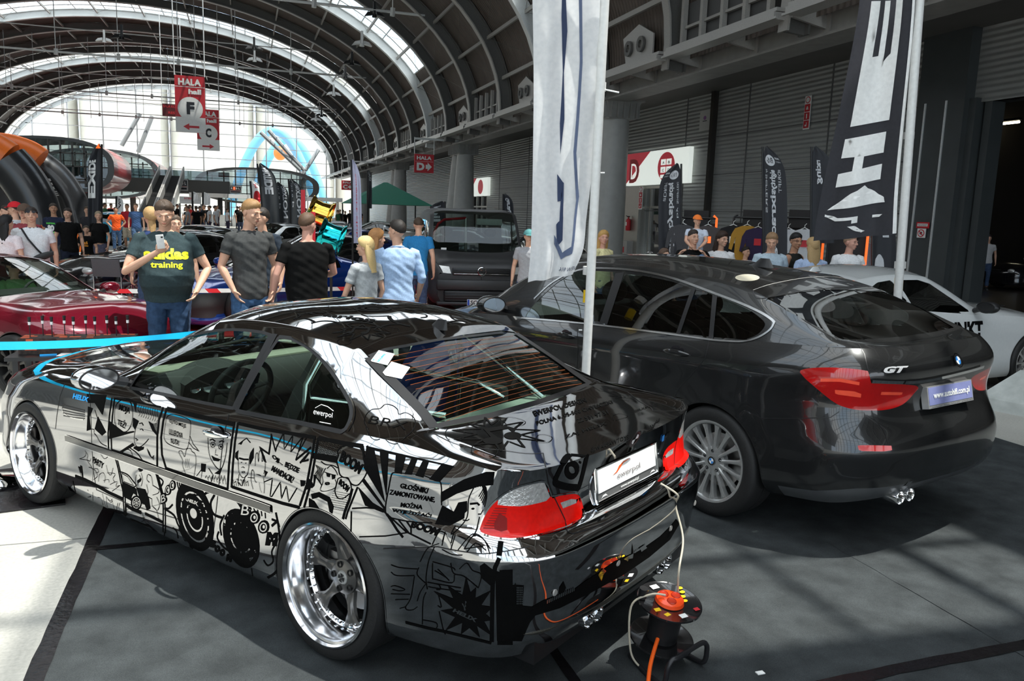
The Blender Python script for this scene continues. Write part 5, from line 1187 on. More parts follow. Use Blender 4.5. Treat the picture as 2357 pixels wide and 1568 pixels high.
MB().tube([(.46,.42,1.18),(.25,-.40,.95),(.1,-.45,.88)],.018,10).build('cage_tube',mbar,carA)
MB().tube([(.52,.55,.98),(-.05,.2,.93)],.016,10).build('cage_tube',mbar,carA)
# heating wires, stickers and black border of the rear window
mb=MB()
for k in range(15):
 t=(k+1)/16;z0_=1.02+t*.235
 H=[]
 for i in range(41):
  y=-.60+1.2*i/40;h=shA.full.ray_cast(Vector((-3,y,z0_-.10*(y*y)/.36*.25)),Vector((1,0,0)))
  if h[0] is not None and abs(y) < .60-.08*t-.03:H.append((h[0],-h[1] if h[1].x > 0 else h[1]))
 v=[]
 for p,n in H:v+=[p+Vector((0,0,.0010))-n*.001,p+Vector((0,0,-.0010))-n*.001]
 mb.add(v,[(2*i,2*i+1,2*i+3,2*i+2) for i in range(len(H)-1)])
mb.build('heating_wires',mat('copper wire film',(.35,.10,.03),.5),carA,smooth=False)
mb=MB();bw=[p for p in rearwin[:]]
shA.ribbon('',[(1001,989),(973,952),(918,896),(879,857),(850,826)],.055,None,None,.001,full=False,mb=mb,mirror=True);shA.ribbon('',[(1003,986),(1024,980),(1129,960),(1246,927),(1355,888)],.028,None,None,.001,mb=mb);shA.ribbon('',[(850,824),(887,808),(1012,785),(1158,768)],.02,None,None,.001,mb=mb)
mb.build('window_border',m_trim,carA)
ws=mat('white sticker',(.85,.85,.85),.4)
mb=MB();F_(Z4([(140,400),(215,300),(370,335),(300,445),(150,410)]),mb,.004);mb.build('sticker',ws,carA,smooth=False)
mb=MB();F_(Z4([(255,515),(340,410),(520,465),(440,578),(280,545)]),mb,.004);mb.build('sticker',ws,carA,smooth=False)
mb=MB();T_('GŁĘBIEJ',[Z4([p])[0] for p in ((215,425),(285,345),(265,335),(190,410))],.03,mb,.006);T_('JEŻDŻĘ',[Z4([p])[0] for p in ((165,410),(230,330),(215,322),(150,395))],.02,mb,.006);mb.build('sticker_lettering',blue,carA,smooth=False)
mb=MB();
v,f=text_shape('BLAUPUNKT',.05)
H=[]
for a,b in v:
 y=-.33+.80*a;p=shA.full.ray_cast(Vector((3.2,y,.955+.075*b+.02)),Vector((-1,0,0)));H.append(p[0] if p[0] is not None else Vector((1.95,y,.96)))
mkobj('windscreen_lettering',[h+Vector((.002,0,.002)) for h in H],f,mInk,carA,smooth=False)
# wiper and boot lip
MB().tube([(1.96,.55,.955),(1.80,.0,1.045),(1.80,-.5,1.01)],.007,6).build('wiper',m_trim,carA)
# ---------------------------------------------------------------- dark grey hatchback
POSE_B=(3.6822,4.5665,1.8638)
def gt_net():
 up=[(-.97,0),(-.965,.25),(-.945,.50),(-.885,.70),(-.745,.845),(-.51,.91),(-.25,.938),(0,.948),(.4,.942),(.9,.937),(1.5,.937),(2.1,.932),(2.7,.925),(3.1,.915),(3.5,.87),(3.8,.77),(3.97,.55),(4.04,.3),(4.07,0)]
 bu=[(-1.06,0),(-1.052,.25),(-1.025,.50),(-.955,.71),(-.80,.862),(-.54,.928),(-.26,.957),(0,.965),(.4,.944),(.9,.94),(1.5,.94),(2.1,.935),(2.7,.94),(3.1,.945),(3.52,.91),(3.84,.8),(4.03,.57),(4.1,.3),(4.12,0)]
 J=19;sd=[0,.07,.22,.36,.47,.58,.68,.80,.90,1]
 fr=lerp_tab(J,{0:[0,.104,.254,.38,.474,.543,.636,.751,.879,1],3:[0,.104,.254,.38,.474,.543,.636,.751,.879,1],7:sd,18:sd})
 off=lerp_tab(J,{0:[-.13,-.03,0,.004,-.005,-.005,-.022,-.012,.004,-.10],3:[-.12,-.03,0,.0,-.005,-.004,-.012,-.0,.002,-.085],6:[-.09,-.02,0,0,0,0,0,.004,-.012,-.08],9:[-.06,-.015,-.004,.0,-.004,-.006,-.004,.004,-.018,-.07],15:[-.06,-.02,0,0,0,0,0,0,-.02,-.08],18:[-.1,-.05,-.02,0,0,0,0,-.02,-.05,-.10]})
 wk=[np.interp(range(J),[0,4,6,18],w) for w in ([1]*4,[1]*4,[1]*4,[1]*4,[.6,.6,.8,.8],[.1,.2,.6,.6],[0,0,.4,.4],[0,0,.2,.2],[0]*4,[0]*4)]
 z0=[.33,.33,.32,.31,.29,.27,.25,.235,.22,.21,.21,.21,.21,.21,.22,.22,.22,.22,.22]
 z9=[1.195,1.195,1.195,1.193,1.188,1.178,1.163,1.148,1.122,1.096,1.062,1.018,.975,.945,.89,.82,.78,.76,.75]
 return sedan_net(up,bu,wk,z0,z9,fr,off)
sideB=gt_net();GB=patchgrid(sideB,.02,vb=[7])
topB=top_net(sideB,[-.66,-.35,-.02,.4,1.1,1.7,2.1,2.5,2.85,3.1,3.5,3.8],[1.170,1.315,1.455,1.545,1.592,1.575,1.50,1.32,1.14,1.06,.97,.87],
 [(.715,1.225),(.69,1.335),(.665,1.44),(.665,1.50),(.67,1.522),(.67,1.505),(.69,1.43),(.735,1.26),(.78,1.08),(.76,1.02),(.70,.93),(.62,.84)],cx=[-.70,-.38,-.04,.4,1.1,1.75,2.2,2.62,3.0,3.2,3.6,3.88],bulge=.02)
GTB=patchgrid(topB.transpose(1,0,2),.02,vb=[2],ub=[1])
shB=Shell([(GB,False),(GTB,True)],POSE_B)
carB=empty('car',(POSE_B[0],POSE_B[1],.0065),POSE_B[2],'dark grey metallic hatchback with silver many-spoke wheels, right of the chrome coupe','car')
mB=mat('dark grey metallic paint',(.030,.031,.032),.22,.65,coat=1,var=.06,scale=900)
ZB=Zq(1200,560,2.037);kz=lambda C:C[:,2] > .98;kt=lambda C:C[:,0] < -.3
shB.cut('front_window',smooth_poly(ZB([(15,350),(60,290),(160,195),(250,142),(330,133)]),3,False)+[np.array(p) for p in ZB([(440,140),(378,372),(200,364)])],'px',keep=kz)
shB.cut('rear_door_window',ZB([(485,150),(560,155),(640,170),(720,188),(800,218),(728,426),(600,412),(465,395),(392,386),(430,280)]),'px',keep=kz)
shB.cut('vent_window',ZB([(814,222),(860,232),(902,248),(880,450),(742,428)]),'px',keep=kz)
shB.cut('quarter_window',smooth_poly(ZB([(915,252),(1000,285),(1080,325),(1135,370),(1140,395),(1110,430),(1060,452),(1000,458)]),3,False)+[np.array(p) for p in ZB([(900,453)])],'px',keep=kz)
shB.cut('rear_window',ZB([(1130,268),(1300,235),(1500,214),(1750,200),(2100,300),(2100,400),(1800,442),(1600,456),(1500,456),(1445,425),(1300,350),(1200,300)]),'px',keep=lambda C:(C[:,2] > 1.12) & (C[:,0] < .3) & (C[:,1] < .8))
shB.cut('windscreen',[(2.2,-.1),(2.12,.66),(2.5,.72),(2.85,.77),(2.98,.5),(3.04,-.1)],'xy',keep=lambda C:C[:,2] > 1.0)
lampB=smooth_poly(ZB([(1300,605),(1345,592),(1450,588),(1560,595),(1626,605)]),3,False)+smooth_poly(ZB([(1640,662),(1850,673),(1840,710),(1790,760),(1720,785),(1640,790),(1560,785),(1480,760),(1400,700),(1330,640)]),3,False)
shB.cut('lamp_strip',ZB([(1380,640),(1500,640),(1600,660),(1600,675),(1490,655),(1400,655)]),'px',keep=kt);shB.cut('lamp_strip_low',ZB([(1645,702),(1800,705),(1780,718),(1645,716)]),'px',keep=kt);shB.cut('lamp_strip_mid',ZB([(1430,690),(1560,700),(1600,715),(1595,730),(1480,715)]),'px',keep=kt)
shB.cut('tail_lamp',lampB,'px',keep=kt)
shB.cut('reflector',ZB([(1555,958),(1600,952),(1735,955),(1742,975),(1700,982),(1590,980)]),'px',keep=kt)
shB.cut('rear_valance',[(-1.3,.2),(-.50,.2),(-.5,.34),(-.72,.37),(-.9,.42),(-1.3,.44)],'xz',keep=lambda C:C[:,0] < -.4)
wheel_arch(shB,0,.335,.40,m_trim,carB);wheel_arch(shB,3.12,.335,.39,m_trim,carB)
shB.body('body',mB,carB)
mGB=glass('privacy glass',(.45,.5,.48),1.5,.55)
for n_ in ('front_window','rear_door_window','vent_window','quarter_window'):shB.take(n_,mGB if n_ != 'front_window' else glass('light car glass',(.7,.8,.78),1.5,.2),carB,inset=.003,mirror='sep')
shB.take('rear_window',mGB,carB,inset=.003);shB.take('windscreen',mG,carB,inset=.003)
mRedL=mat('bright red lamp strip',(.95,.10,.05),.15,coat=1);
for n_ in ('tail_lamp','reflector'):shB.take(n_,mat('deep ruby lamp',(.42,.006,.006),.12,coat=1),carB,mirror='sep')
for n_ in ('lamp_strip','lamp_strip_low','lamp_strip_mid'):shB.take(n_,mRedL,carB,mirror='sep')
shB.take('rear_valance',mat('satin grey valance',(.10,.105,.11),.35,.3),carB)
def LB(pts,w,off=.0012,sm=False,mb=None,full=False,sh=shB,mirror=False):
 pts=[tuple(p) for p in pts];sh.ribbon('',smooth_poly(pts,4,False) if sm else pts,w,None,None,off,full=full,mb=mb,mirror=mirror)
mb=MB();LB(ZB([(1185,380),(1165,412),(1110,447),(1040,466),(960,464),(880,457),(700,432),(400,393),(200,372),(0,355)]),.013,.004,True,mb);LB(ZB([(60,265),(150,185),(270,130),(400,122),(560,136),(720,172),(900,238),(1040,292),(1130,335),(1175,365),(1187,380)]),.016,.004,True,mb);mb.build('window_chrome_strip',mat('satin chrome strip',(.55,.55,.55),.22,1.),carB)
for P in ([(808,216),(735,428)],[(908,246),(888,458)],[(462,143),(385,380)]):mb=MB();LB(ZB(P),.035 if P[0][0] != 462 else .09,.002,mb=mb);mb.build('window_pillar',m_trim,carB)
mb=MB();LB(ZB([(1640,652),(1800,656),(1900,646),(2000,625),(2100,600),(2160,582)]),.018,.012,True,mb,True);mb.build('boot_chrome_bar',m_chrome,carB)
mb=MB()
for P in (ZB([(882,458),(862,545),(800,620),(735,690),(705,760)]),ZB([(262,395),(265,480),(262,600)]),ZB([(1570,460),(1608,525),(1626,605)]),ZB([(1642,790),(1655,830),(1700,885),(1718,945)]),ZB([(1075,800),(1125,826),(1300,827),(1450,822),(1490,795)])):LB(P,.005,.0012,mb=mb)
mir(mb.build('panel_gap',m_trim,carB))
mb=MB();LB(ZB([(1087,225),(1180,195),(1350,165),(1500,165),(1620,190)]),.006,.002,True,mb,True);mb.build('spoiler_edge',m_lt,carB);mb=MB();LB(ZB([(1087,227),(1095,250),(1128,264),(1300,232),(1500,210),(1640,212)]),.006,.002,True,mb,True);mb.build('spoiler_gap',m_trim,carB)
def multi_wheel(loc,flip,R=.355,r=.258,w=.24,n=15,par=None,ms=None,thin=1.,name='spokes',tyrem=None):
 e=wheel_base('wheel',loc,R,r,w,0 if flip > 0 else PI,0,par);ms=ms or mat('silver wheel paint',(.55,.55,.54),.25,.75)
 tyre(MB(),R,r,w).build('tyre',tyrem or m_tyre,e)
 MB().lathe([(r-.02,-w*.45),(r-.035,-.02),(r-.022,w*.30),(r-.014,w*.44),(r-.004,w*.47),(r+.006,w*.475),(r+.008,w*.455)],64).build('rim',ms,e)
 sp=MB()
 for k in range(n):
  a0=2*PI*k/n;c,s_=math.cos(a0),math.sin(a0);rings=[]
  for rr,hf,y in ((.06,.013,w*.36),(.09,.010,w*.375),(.15,.011,w*.39),(r-.05,.014,w*.40),(r-.018,.022*min(1,thin*1.2),w*.41)):
   hf *= thin;rings.append([((rr*c-z*s_),yy,(rr*s_+z*c)) for z,yy in ((-hf,y-.035),(-hf,y-.004),(-hf*.4,y),(hf*.4,y),(hf,y-.004),(hf,y-.035))])
  sp.loft(rings)
 sp.lathe([(0,w*.37),(.04,w*.37),(.065,w*.355),(.095,w*.34),(.10,w*.2),(0,w*.2)],36);sp.build(name,ms,e,auto=30)
 lg=MB()
 for k in range(5):a=2*PI*k/5+.3;lg.lathe([(0,w*.35),(.011,w*.365),(.013,w*.33)],10,Matrix.Translation((.066*math.cos(a),.001,.066*math.sin(a))))
 lg.build('lug_holes',m_trim,e)
 MB().lathe([(.05,w*.02),(.175,w*.02),(.175,w*.05),(.05,w*.05)],40).build('brake_disc',m_disc,e);MB().lathe([(.05,-w*.1),(r-.03,-w*.1)],32).build('inner_barrel',mat('dark barrel',(.03,.03,.03),.5,.6),e)
 return e
for x in (0,3.12):
 for sg in (1,-1):
  e=multi_wheel((x,sg*(.945-.12),.355),sg,par=carB)
  roundel(e,(0,.24*.372,0),(0,1,0),.030,flat=True)
h=shB.hit(2202,833);roundel(carB,h[0]+h[1]*.004,h[1],.043)
h=shB.hit(1558,815,False);handle(shB,h[0],h[1],carB,.23,mB,.045,.02);h=shB.hit(1303,775,False)
if h:handle(shB,h[0],h[1],carB,.23,mB,.045,.02)
mb=MB();v,f=text_shape('GT',.06);shB.decal('',([tuple(a) for a in v],f),quadmap([(2027,862),(2074,861),(2087,846),(2034,848)]),None,None,.012,.3,mb);mb.build('model_lettering',mat('silver letter',(.8,.8,.8),.35,.4),carB,smooth=False)
P=[Vector((-.968,.26,.832)),Vector((-.968,-.26,.832)),Vector((-.940,-.26,.957)),Vector((-.940,.26,.957))];nP=(P[1]-P[0]).cross(P[3]-P[0]).normalized();P=[p+nP*.035 for p in P]
pf=boardc('plate_holder',P,.04,mat('silver plate frame',(.5,.5,.5),.3,.6),carB);pq=on(P,.02,.15,.98,.95,.002);pl=boardc('number_plate',pq,.003,mat('blue grey plate',(.20,.22,.42),.35),carB);txt(pq,'www.autohifi.com.pl',.09,.25,.93,.72,m_white,pl,.002,.03)
pq2=on(P,.03,.02,.98,.13,.003);txt(pq2,'Auto Premium     Rzeszów - Świlcza 147H     tel. 017 871 80 90',.02,.1,.98,.9,m_ink,pf,.002,.0)
for y in (.44,.335):MB().lathe([(.035,-.12),(.043,0),(.040,.006),(.036,.0),(.035,-.1)],28,Matrix.Translation((-.985,y,.335)) @ Matrix.Rotation(PI/2,4,'Z')).build('exhaust_tip',m_chrome,carB);MB().lathe([(0,-.05),(.035,-.05)],20,Matrix.Translation((-.985,y,.335)) @ Matrix.Rotation(PI/2,4,'Z')).build('exhaust_bore',m_blk,carB)
MB().box((-.1,0,.38),(1.2,1.3,.08)).box((2,0,.30),(2.6,1.5,.08)).build('underbody',m_trim,carB,smooth=False)
for sg in (1,-1):mirror(carB,(2.42,1.03,1.10),mB,sg,1.05)
mb=MB();mb.loft([[(.44-.02*t+.10*(1-t*.6)*math.cos(a),.03*(1-t*.75)*math.sin(a),1.552+.065*t) for a in [2*PI*k/16 for k in range(16)]] for t in (0,.25,.5,.75,1)]).build('aerial',m_trim,carB)
MB().box((1.0,0,.42),(3.6,1.5,.1)).box((-.75,0,.75),(.1,1.4,.6)).build('floor_pan',mI,carB,smooth=False);MB().loft([[(2.3,y,1.0),(2.6,y,1.08),(2.95,y,1.03),(2.95,y,.7),(2.4,y,.7)] for y in (-.78,-.3,.3,.78)]).build('dashboard',mI,carB)
def seat(par,x,y,z=.5,m=mI,h=.62,w=.25):
 MB().loft([[(x+a,y-w,z+b),(x+a,y-w*.6,z+b-.01),(x+a,y+w*.6,z+b-.01),(x+a,y+w,z+b),(x+a-.12,y+w*.9,z+b-.05),(x+a-.12,y-w*.9,z+b-.05)] for a,b in ((.45,.1),(.1,.08),(-.0,.12),(-.08,.35),(-.13,h-.12),(-.15,h))]).build('seat',m,par)
 MB().ball((x-.19,y,z+h+.10),(.06,.13,.09)).build('headrest',m,par)
mLe=mat('dark brown leather',(.05,.042,.034),.5)
for x in (1.75,.75):
 for y in (.4,-.4):seat(carB,x,y,.5,mLe,.68)
# roof sticker
mb=MB();v,f=poly_shape(disc(.5,.5,.5,.5,28));shB.decal('',(v,f),quadmap([(1692,650),(1748,650),(1748,634),(1692,634)]),None,None,.002,.3,mb);o=mb.build('roof_sticker',mat('pale gold sticker',(.45,.42,.33),.4),carB,smooth=False)
# ---------------------------------------------------------------- the other cars
mGd=glass('dark car glass',(.4,.45,.45),1.4,.5)
def gcar(label,X,Y,yaw,paint,sx=1.,sy=1.,belt=1.,roof=1.,style='coupe',sp=.045,wheel=None,nose=0.,group=None,glassm=None,R=.33,cut=True,name='car',low=0.,open_top=False,n=10,tint=None):
 """family of cars grown from one control net: sx, sy, belt height, roof height above the belt; style shifts the tail and roof"""
 S0,T0=sideA.copy(),topA.copy();b0=.94
 def zz(P):
  z=P[...,2];hi=z > b0-.02*0;P[...,2]=np.where(z > b0,b0*belt+(z-b0)*roof,z*belt);x=P[...,0];P[...,2]+=nose*np.clip((x-1.9)/1.6,0,1)
  if style=='estate':P[...,2]=np.where((z > b0+.001),P[...,2],P[...,2])
  P[...,0]=1.365+(x-1.365)*sx;P[...,1] *= sy;return P
 if style in ('estate','suv'):
  for i,(c,r) in zip((1,2,3,4,5,6),((1.16,1.08),(1.33,1.25),(1.37,1.28),(1.38,1.30),(1.385,1.305),(1.385,1.31))):
   T0[i,0,2]=c;T0[i,2,2]=r;T0[i,2,1]=.57;T0[i,1,2]=c*.74+r*.26;T0[i,3,2]=(r+T0[i,4,2])/2;T0[i,3,1]=(T0[i,2,1]+T0[i,4,1])/2+.02;T0[i,0,0]=T0[i,2,0]=T0[i,1,0]=T0[i,3,0]=T0[i,4,0]=(-.86,-.70,-.45,-.2,.05,.2)[i-1] if i > 2 else (-.86,-.70)[i-1]
  e=S0[-1]
  for i in range(1,7):T0[i,4]=[T0[i,4,0],np.interp(T0[i,4,0],e[4:15,0],e[4:15,1]),np.interp(T0[i,4,0],e[4:15,0],e[4:15,2])]
 if style=='mid':
  for i,dx in zip((3,4,5,6),(.0,.12,.25,.3)):T0[i,:4,0]+=dx
 zz(S0);zz(T0);rz_=math.radians(yaw)
 ub=[] if style in ('estate','suv') else [3,6,10,13]
 sh=Shell([(patchgrid(S0,sp,vb=[4,6]),False),(patchgrid(T0.transpose(1,0,2),sp,vb=[2],ub=[k for k in ub] or [10,13]),True)],(X,Y,rz_));t=empty(name,(X,Y,0),rz_,label,'car',group)
 mx=lambda x:1.365+(x-1.365)*sx;mz=lambda z:b0*belt+(z-b0)*roof if z > b0 else z*belt
 kk=lambda C:(C[:,2] > mz(.90)) & (C[:,1] > .3)
 if cut:
  w=[(1.68,.905),(1.35,1.10),(1.15,1.22),(.98,1.262),(.62,1.262),(.73,.935)] if style != 'estate' else [(1.68,.905),(1.35,1.10),(1.15,1.23),(1.0,1.265),(.72,1.27),(.76,.94)]
  q=[(.66,.945),(.56,1.262),(.36,1.238),(.12,1.14),(-.02,1.03),(-.03,.99)] if style not in ('estate','suv') else [(.68,.945),(.64,1.27),(-.02,1.25),(-.45,1.20),(-.62,1.02),(-.62,.99)]
  if style=='mid':q=[(.66,.95),(.6,1.26),(.5,1.235),(.42,1.1),(.45,.96)]
  for nm,pl in (('side_window',w),('quarter_window',q)):sh.cut(nm,[(mx(a),mz(b)) for a,b in pl],'xz',keep=kk);sh.take(nm,glassm or mGd,t,inset=.004,mirror='sep')
  r_=[(-.30,-.1),(-.28,.60),(-.1,.57),(.10,.53),(.16,.3),(.17,-.1)] if style not in ('estate','suv') else None
  if r_:sh.cut('rear_window',[(mx(a),b*sy) for a,b in r_],'xy',keep=lambda C:C[:,2] > mz(1.0));sh.take('rear_window',glassm or mGd,t,inset=.004)
  else:sh.cut('rear_window',[(-.1,mz(1.02)),(.50*sy,mz(1.02)),(.48*sy,mz(1.25)),(-.1,mz(1.28))],'yz',keep=lambda C:C[:,0] < mx(-.6));sh.take('rear_window',glassm or mGd,t,inset=.004)
  sh.cut('windscreen',[(mx(a),b*sy) for a,b in ((1.20,-.1),(1.17,.565),(1.42,.605),(1.66,.655),(1.87,.69),(1.98,.5),(2.03,.3),(2.05,-.1))],'xy',keep=lambda C:C[:,2] > mz(.92));sh.take('windscreen',glassm or mG,t,inset=.004)
 wb=(mx(0),mx(2.731));Ra=R+.025
 for x in wb:wheel_arch(sh,x,R,Ra,m_trim,t)
 return t,sh,wb,mx,mz
def finish(t,sh,wb,paint,R=.33,yw=.78,n=10,ms=None,r=None,thin=1.2,mirr=None,lampc=None,mz=None,mx=None,sides=(1,-1),spk=None):
 sh.body('body',paint,t)
 for x in wb:
  for sg in (1,-1):multi_wheel((x,sg*yw,R),sg,R,r or R*.72,.22,n,t,ms,thin)
 MB().box(((wb[0]+wb[1])/2,0,.30),(wb[1]-wb[0]+.6,1.3,.12)).build('underbody',m_trim,t,smooth=False)
 for sg in sides:
  if mirr is not None:mirror(t,mirr,paint,sg,.95)
 for y in (.36,-.36):seat(t,wb[0]+.9,y,.42,mI,.58)
 MB().loft([[(wb[1]-1.25,y,.62),(wb[1]-1.2,y,.90),(wb[1]-.85,y,.88),(wb[1]-.85,y,.6)] for y in (-.65,0,.65)]).build('dashboard',mI,t)
white=mat('white car paint',(.62,.64,.64),.25,coat=1,var=.02)
# white race-styled coupe at the right
t,sh,wb,mx,mz=gcar('white coupe with large black door lettering, behind the dark grey hatchback',6.0,7.55,9,white,1.03,1.06,1.06,.98,sp=.03,glassm=mGd)
finish(t,sh,wb,white,yw=.83);[mirror(t,(mx(1.68),1.03,1.03),m_trim,g_,.95,m_trim) for g_ in (1,-1)]
def side_text(sh,t,s,x0,x1,z0,z1,m,sg=-1,bold=.04,nm='lettering',back=False):
 """lettering on the flank; sg=-1 is the right side, reading towards the nose"""
 v,f=text_shape(s,bold);P=[]
 for a,b in v:
  x=x0+(x1-x0)*a;z=z0+(z1-z0)*b;h=sh.hitdir((x,3,z),(0,-1,0));P.append((h[0].x,sg*(h[0].y+.004),h[0].z) if h else (x,sg*.9,z))
 return mkobj(nm,P,f,m,t,smooth=False)
side_text(sh,t,'BLAUPUNKT',.55,1.85,.68,.86,mInk,bold=.05);side_text(sh,t,'BOSCH  AUDIOMEDIA',.45,1.85,.21,.27,mInk);side_text(sh,t,'Lector',1.50,1.66,.45,.50,mInk,bold=0.);side_text(sh,t,'»»',1.72,1.82,.46,.52,mInk)
side_text(sh,t,'M9',.22,.62,1.04,1.14,mInk);v,f=poly_shape([(0,0),(.12,0),(.12,.9),(0,.9)])
mb=MB().loft([[(.10+.10*(1-k*.6)*math.cos(a),.03*(1-k*.7)*math.sin(a),1.36+.05*k) for a in [2*PI*j/12 for j in range(12)]] for k in (0,.5,1)]).build('aerial',white,t)
mb=MB();
for k in range(3):mb.add([(2.12+.03*k,-.89-.003*k,.70-.12*k),(2.26+.03*k,-.895,.72-.12*k),(2.24,-.9,.64-.12*k),(2.12,-.9,.60-.12*k)],[(0,1,2,3)])
mb.build('wing_vent',mInk,t,smooth=False);MB().ball((2.9,-.35,.955),(.16,.10,.012)).build('bonnet_vent',m_trim,t)
# blue supercar
blu=mat('metallic blue paint',(.008,.055,.33),.18,.5,coat=1,scale=600)
t,sh,wb,mx,mz=gcar('low metallic blue sports car with black wheels behind the young men',1.38,15.3,221,blu,.96,1.06,.90,.80,'mid',sp=.04,nose=-.04)
sh.cut('front_intake',[(.30,.24),(.34,.50),(.60,.56),(.89,.60),(.90,.30),(.86,.22)],'yz',keep=lambda C:C[:,0] > mx(2.98));sh.take('front_intake',mat('black mesh',(.01,.01,.012),.4,bump=.6,scale=300),t,mirror='sep')
finish(t,sh,wb,blu,.34,.86,10,mat('gloss black wheel',(.015,.015,.015),.2,.6),r=.27,thin=.6,mirr=(mx(1.55),1.0,.90))
# dark red roadster with its driver
mar=mat('dark cherry paint',(.13,.004,.014),.15,.3,coat=1)
t,sh,wb,mx,mz=gcar('dark cherry red roadster with a man in a black headset at the wheel',-3.40,10.90,-43.5,mar,.87,.93,.93,.86,sp=.035,glassm=mG,R=.30,nose=.06)
finish(t,sh,wb,mar,.30,.74,9,mat('dark wheel paint',(.05,.05,.05),.3,.8),mirr=(mx(1.75),.92,.88))
for sg in (1,-1):
 MB().loft([[(mx(2.98),sg*.36,.80),(mx(2.98),sg*.66,.76),(mx(3.22),sg*.64,.70),(mx(3.22),sg*.38,.74)],[(mx(3.0),sg*.36,.84),(mx(3.0),sg*.66,.81),(mx(3.22),sg*.64,.71),(mx(3.22),sg*.38,.75)]]).build('headlight_lid',mar,t,auto=20)
 MB().box((mx(3.24),sg*.51,.70),(.03,.27,.07)).build('headlight_slot',m_trim,t,smooth=False)
 MB().loft([[(mx(3.42),sg*.40,.55),(mx(3.36),sg*.66,.56),(mx(3.36),sg*.66,.61),(mx(3.41),sg*.40,.60)],[(mx(3.5),sg*.40,.55),(mx(3.43),sg*.66,.56),(mx(3.43),sg*.66,.61),(mx(3.49),sg*.40,.60)]]).build('indicator_lamp',mClr,t)
# ---------------------------------------------------------------- people
def remesh(name,mb,vox,m,parent,sm=2,disp=0.,seed=0):
 me=bpy.data.meshes.new(name);me.from_pydata(mb.v,[],mb.f);o=bpy.data.objects.new(name,me);COL.objects.link(o)
 r=o.modifiers.new('r','REMESH');r.mode='VOXEL';r.voxel_size=vox
 s=o.modifiers.new('s','SMOOTH');s.iterations=sm;s.factor=.6
 n=bpy.data.meshes.new_from_object(o.evaluated_get(bpy.context.evaluated_depsgraph_get()));bpy.data.objects.remove(o);bpy.data.meshes.remove(me)
 if disp:
  k=len(n.vertices);co=np.empty(k*3);n.vertices.foreach_get('co',co);co=co.reshape(-1,3);nr=np.empty(k*3);n.vertices.foreach_get('normal',nr);nr=nr.reshape(-1,3)
  a=np.arctan2(co[:,1],co[:,0]);d=np.sin(co[:,2]*34+3*np.sin(a*2+seed)+seed)*np.sin(a*3+co[:,2]*9+seed*2)+.5*np.sin(co[:,2]*75+a*7+seed);co+=nr*(d*disp)[:,None];n.vertices.foreach_set('co',co.ravel())
 n.polygons.foreach_set('use_smooth',[True]*len(n.polygons));n.materials.clear();n.materials.append(m)
 o=bpy.data.objects.new(name,n);COL.objects.link(o);o.parent=parent;return o
def blob(mb,c,r,R=None,n=10):
 M=Matrix.Translation(c) @ (R.to_4x4() if R is not None else Matrix.Identity(4));mb.ball((0,0,0),r,n,M)
def hand(mb,W,d,nr,curl=.5,sd=1):
 d=Vector(d).normalized();nr=Vector(nr);nr=(nr-d*nr.dot(d)).normalized();s=d.cross(nr)*sd;W=Vector(W)
 R=Matrix((s,d,nr)).transposed();blob(mb,W+d*.045,(.040,.052,.016),R)
 for i,L in enumerate((.074,.082,.076,.060)):
  b=W+d*.082+s*(-.029+.0195*i);c1=curl*(.9+.12*i);c2=c1*2.2;d1=d*math.cos(c1)+nr*math.sin(c1);d2=d*math.cos(c2)+nr*math.sin(c2);p1=b+d1*L*.5
  mb.tube([b-d*.02,b,p1,p1+d2*L*.28,p1+d2*L*.5],[.009,.0092,.0086,.0078,.005],8)
 b=W+d*.022-s*.030;t=(d*.7-s*.55+nr*.45).normalized();mb.tube([b,b+t*.035,b+t*.035+(d*.9+nr*.4).normalized()*.035],[.012,.0105,.007],8)
SK={'light':(.62,.36,.25),'tan':(.45,.24,.15),'pink':(.60,.32,.24)}
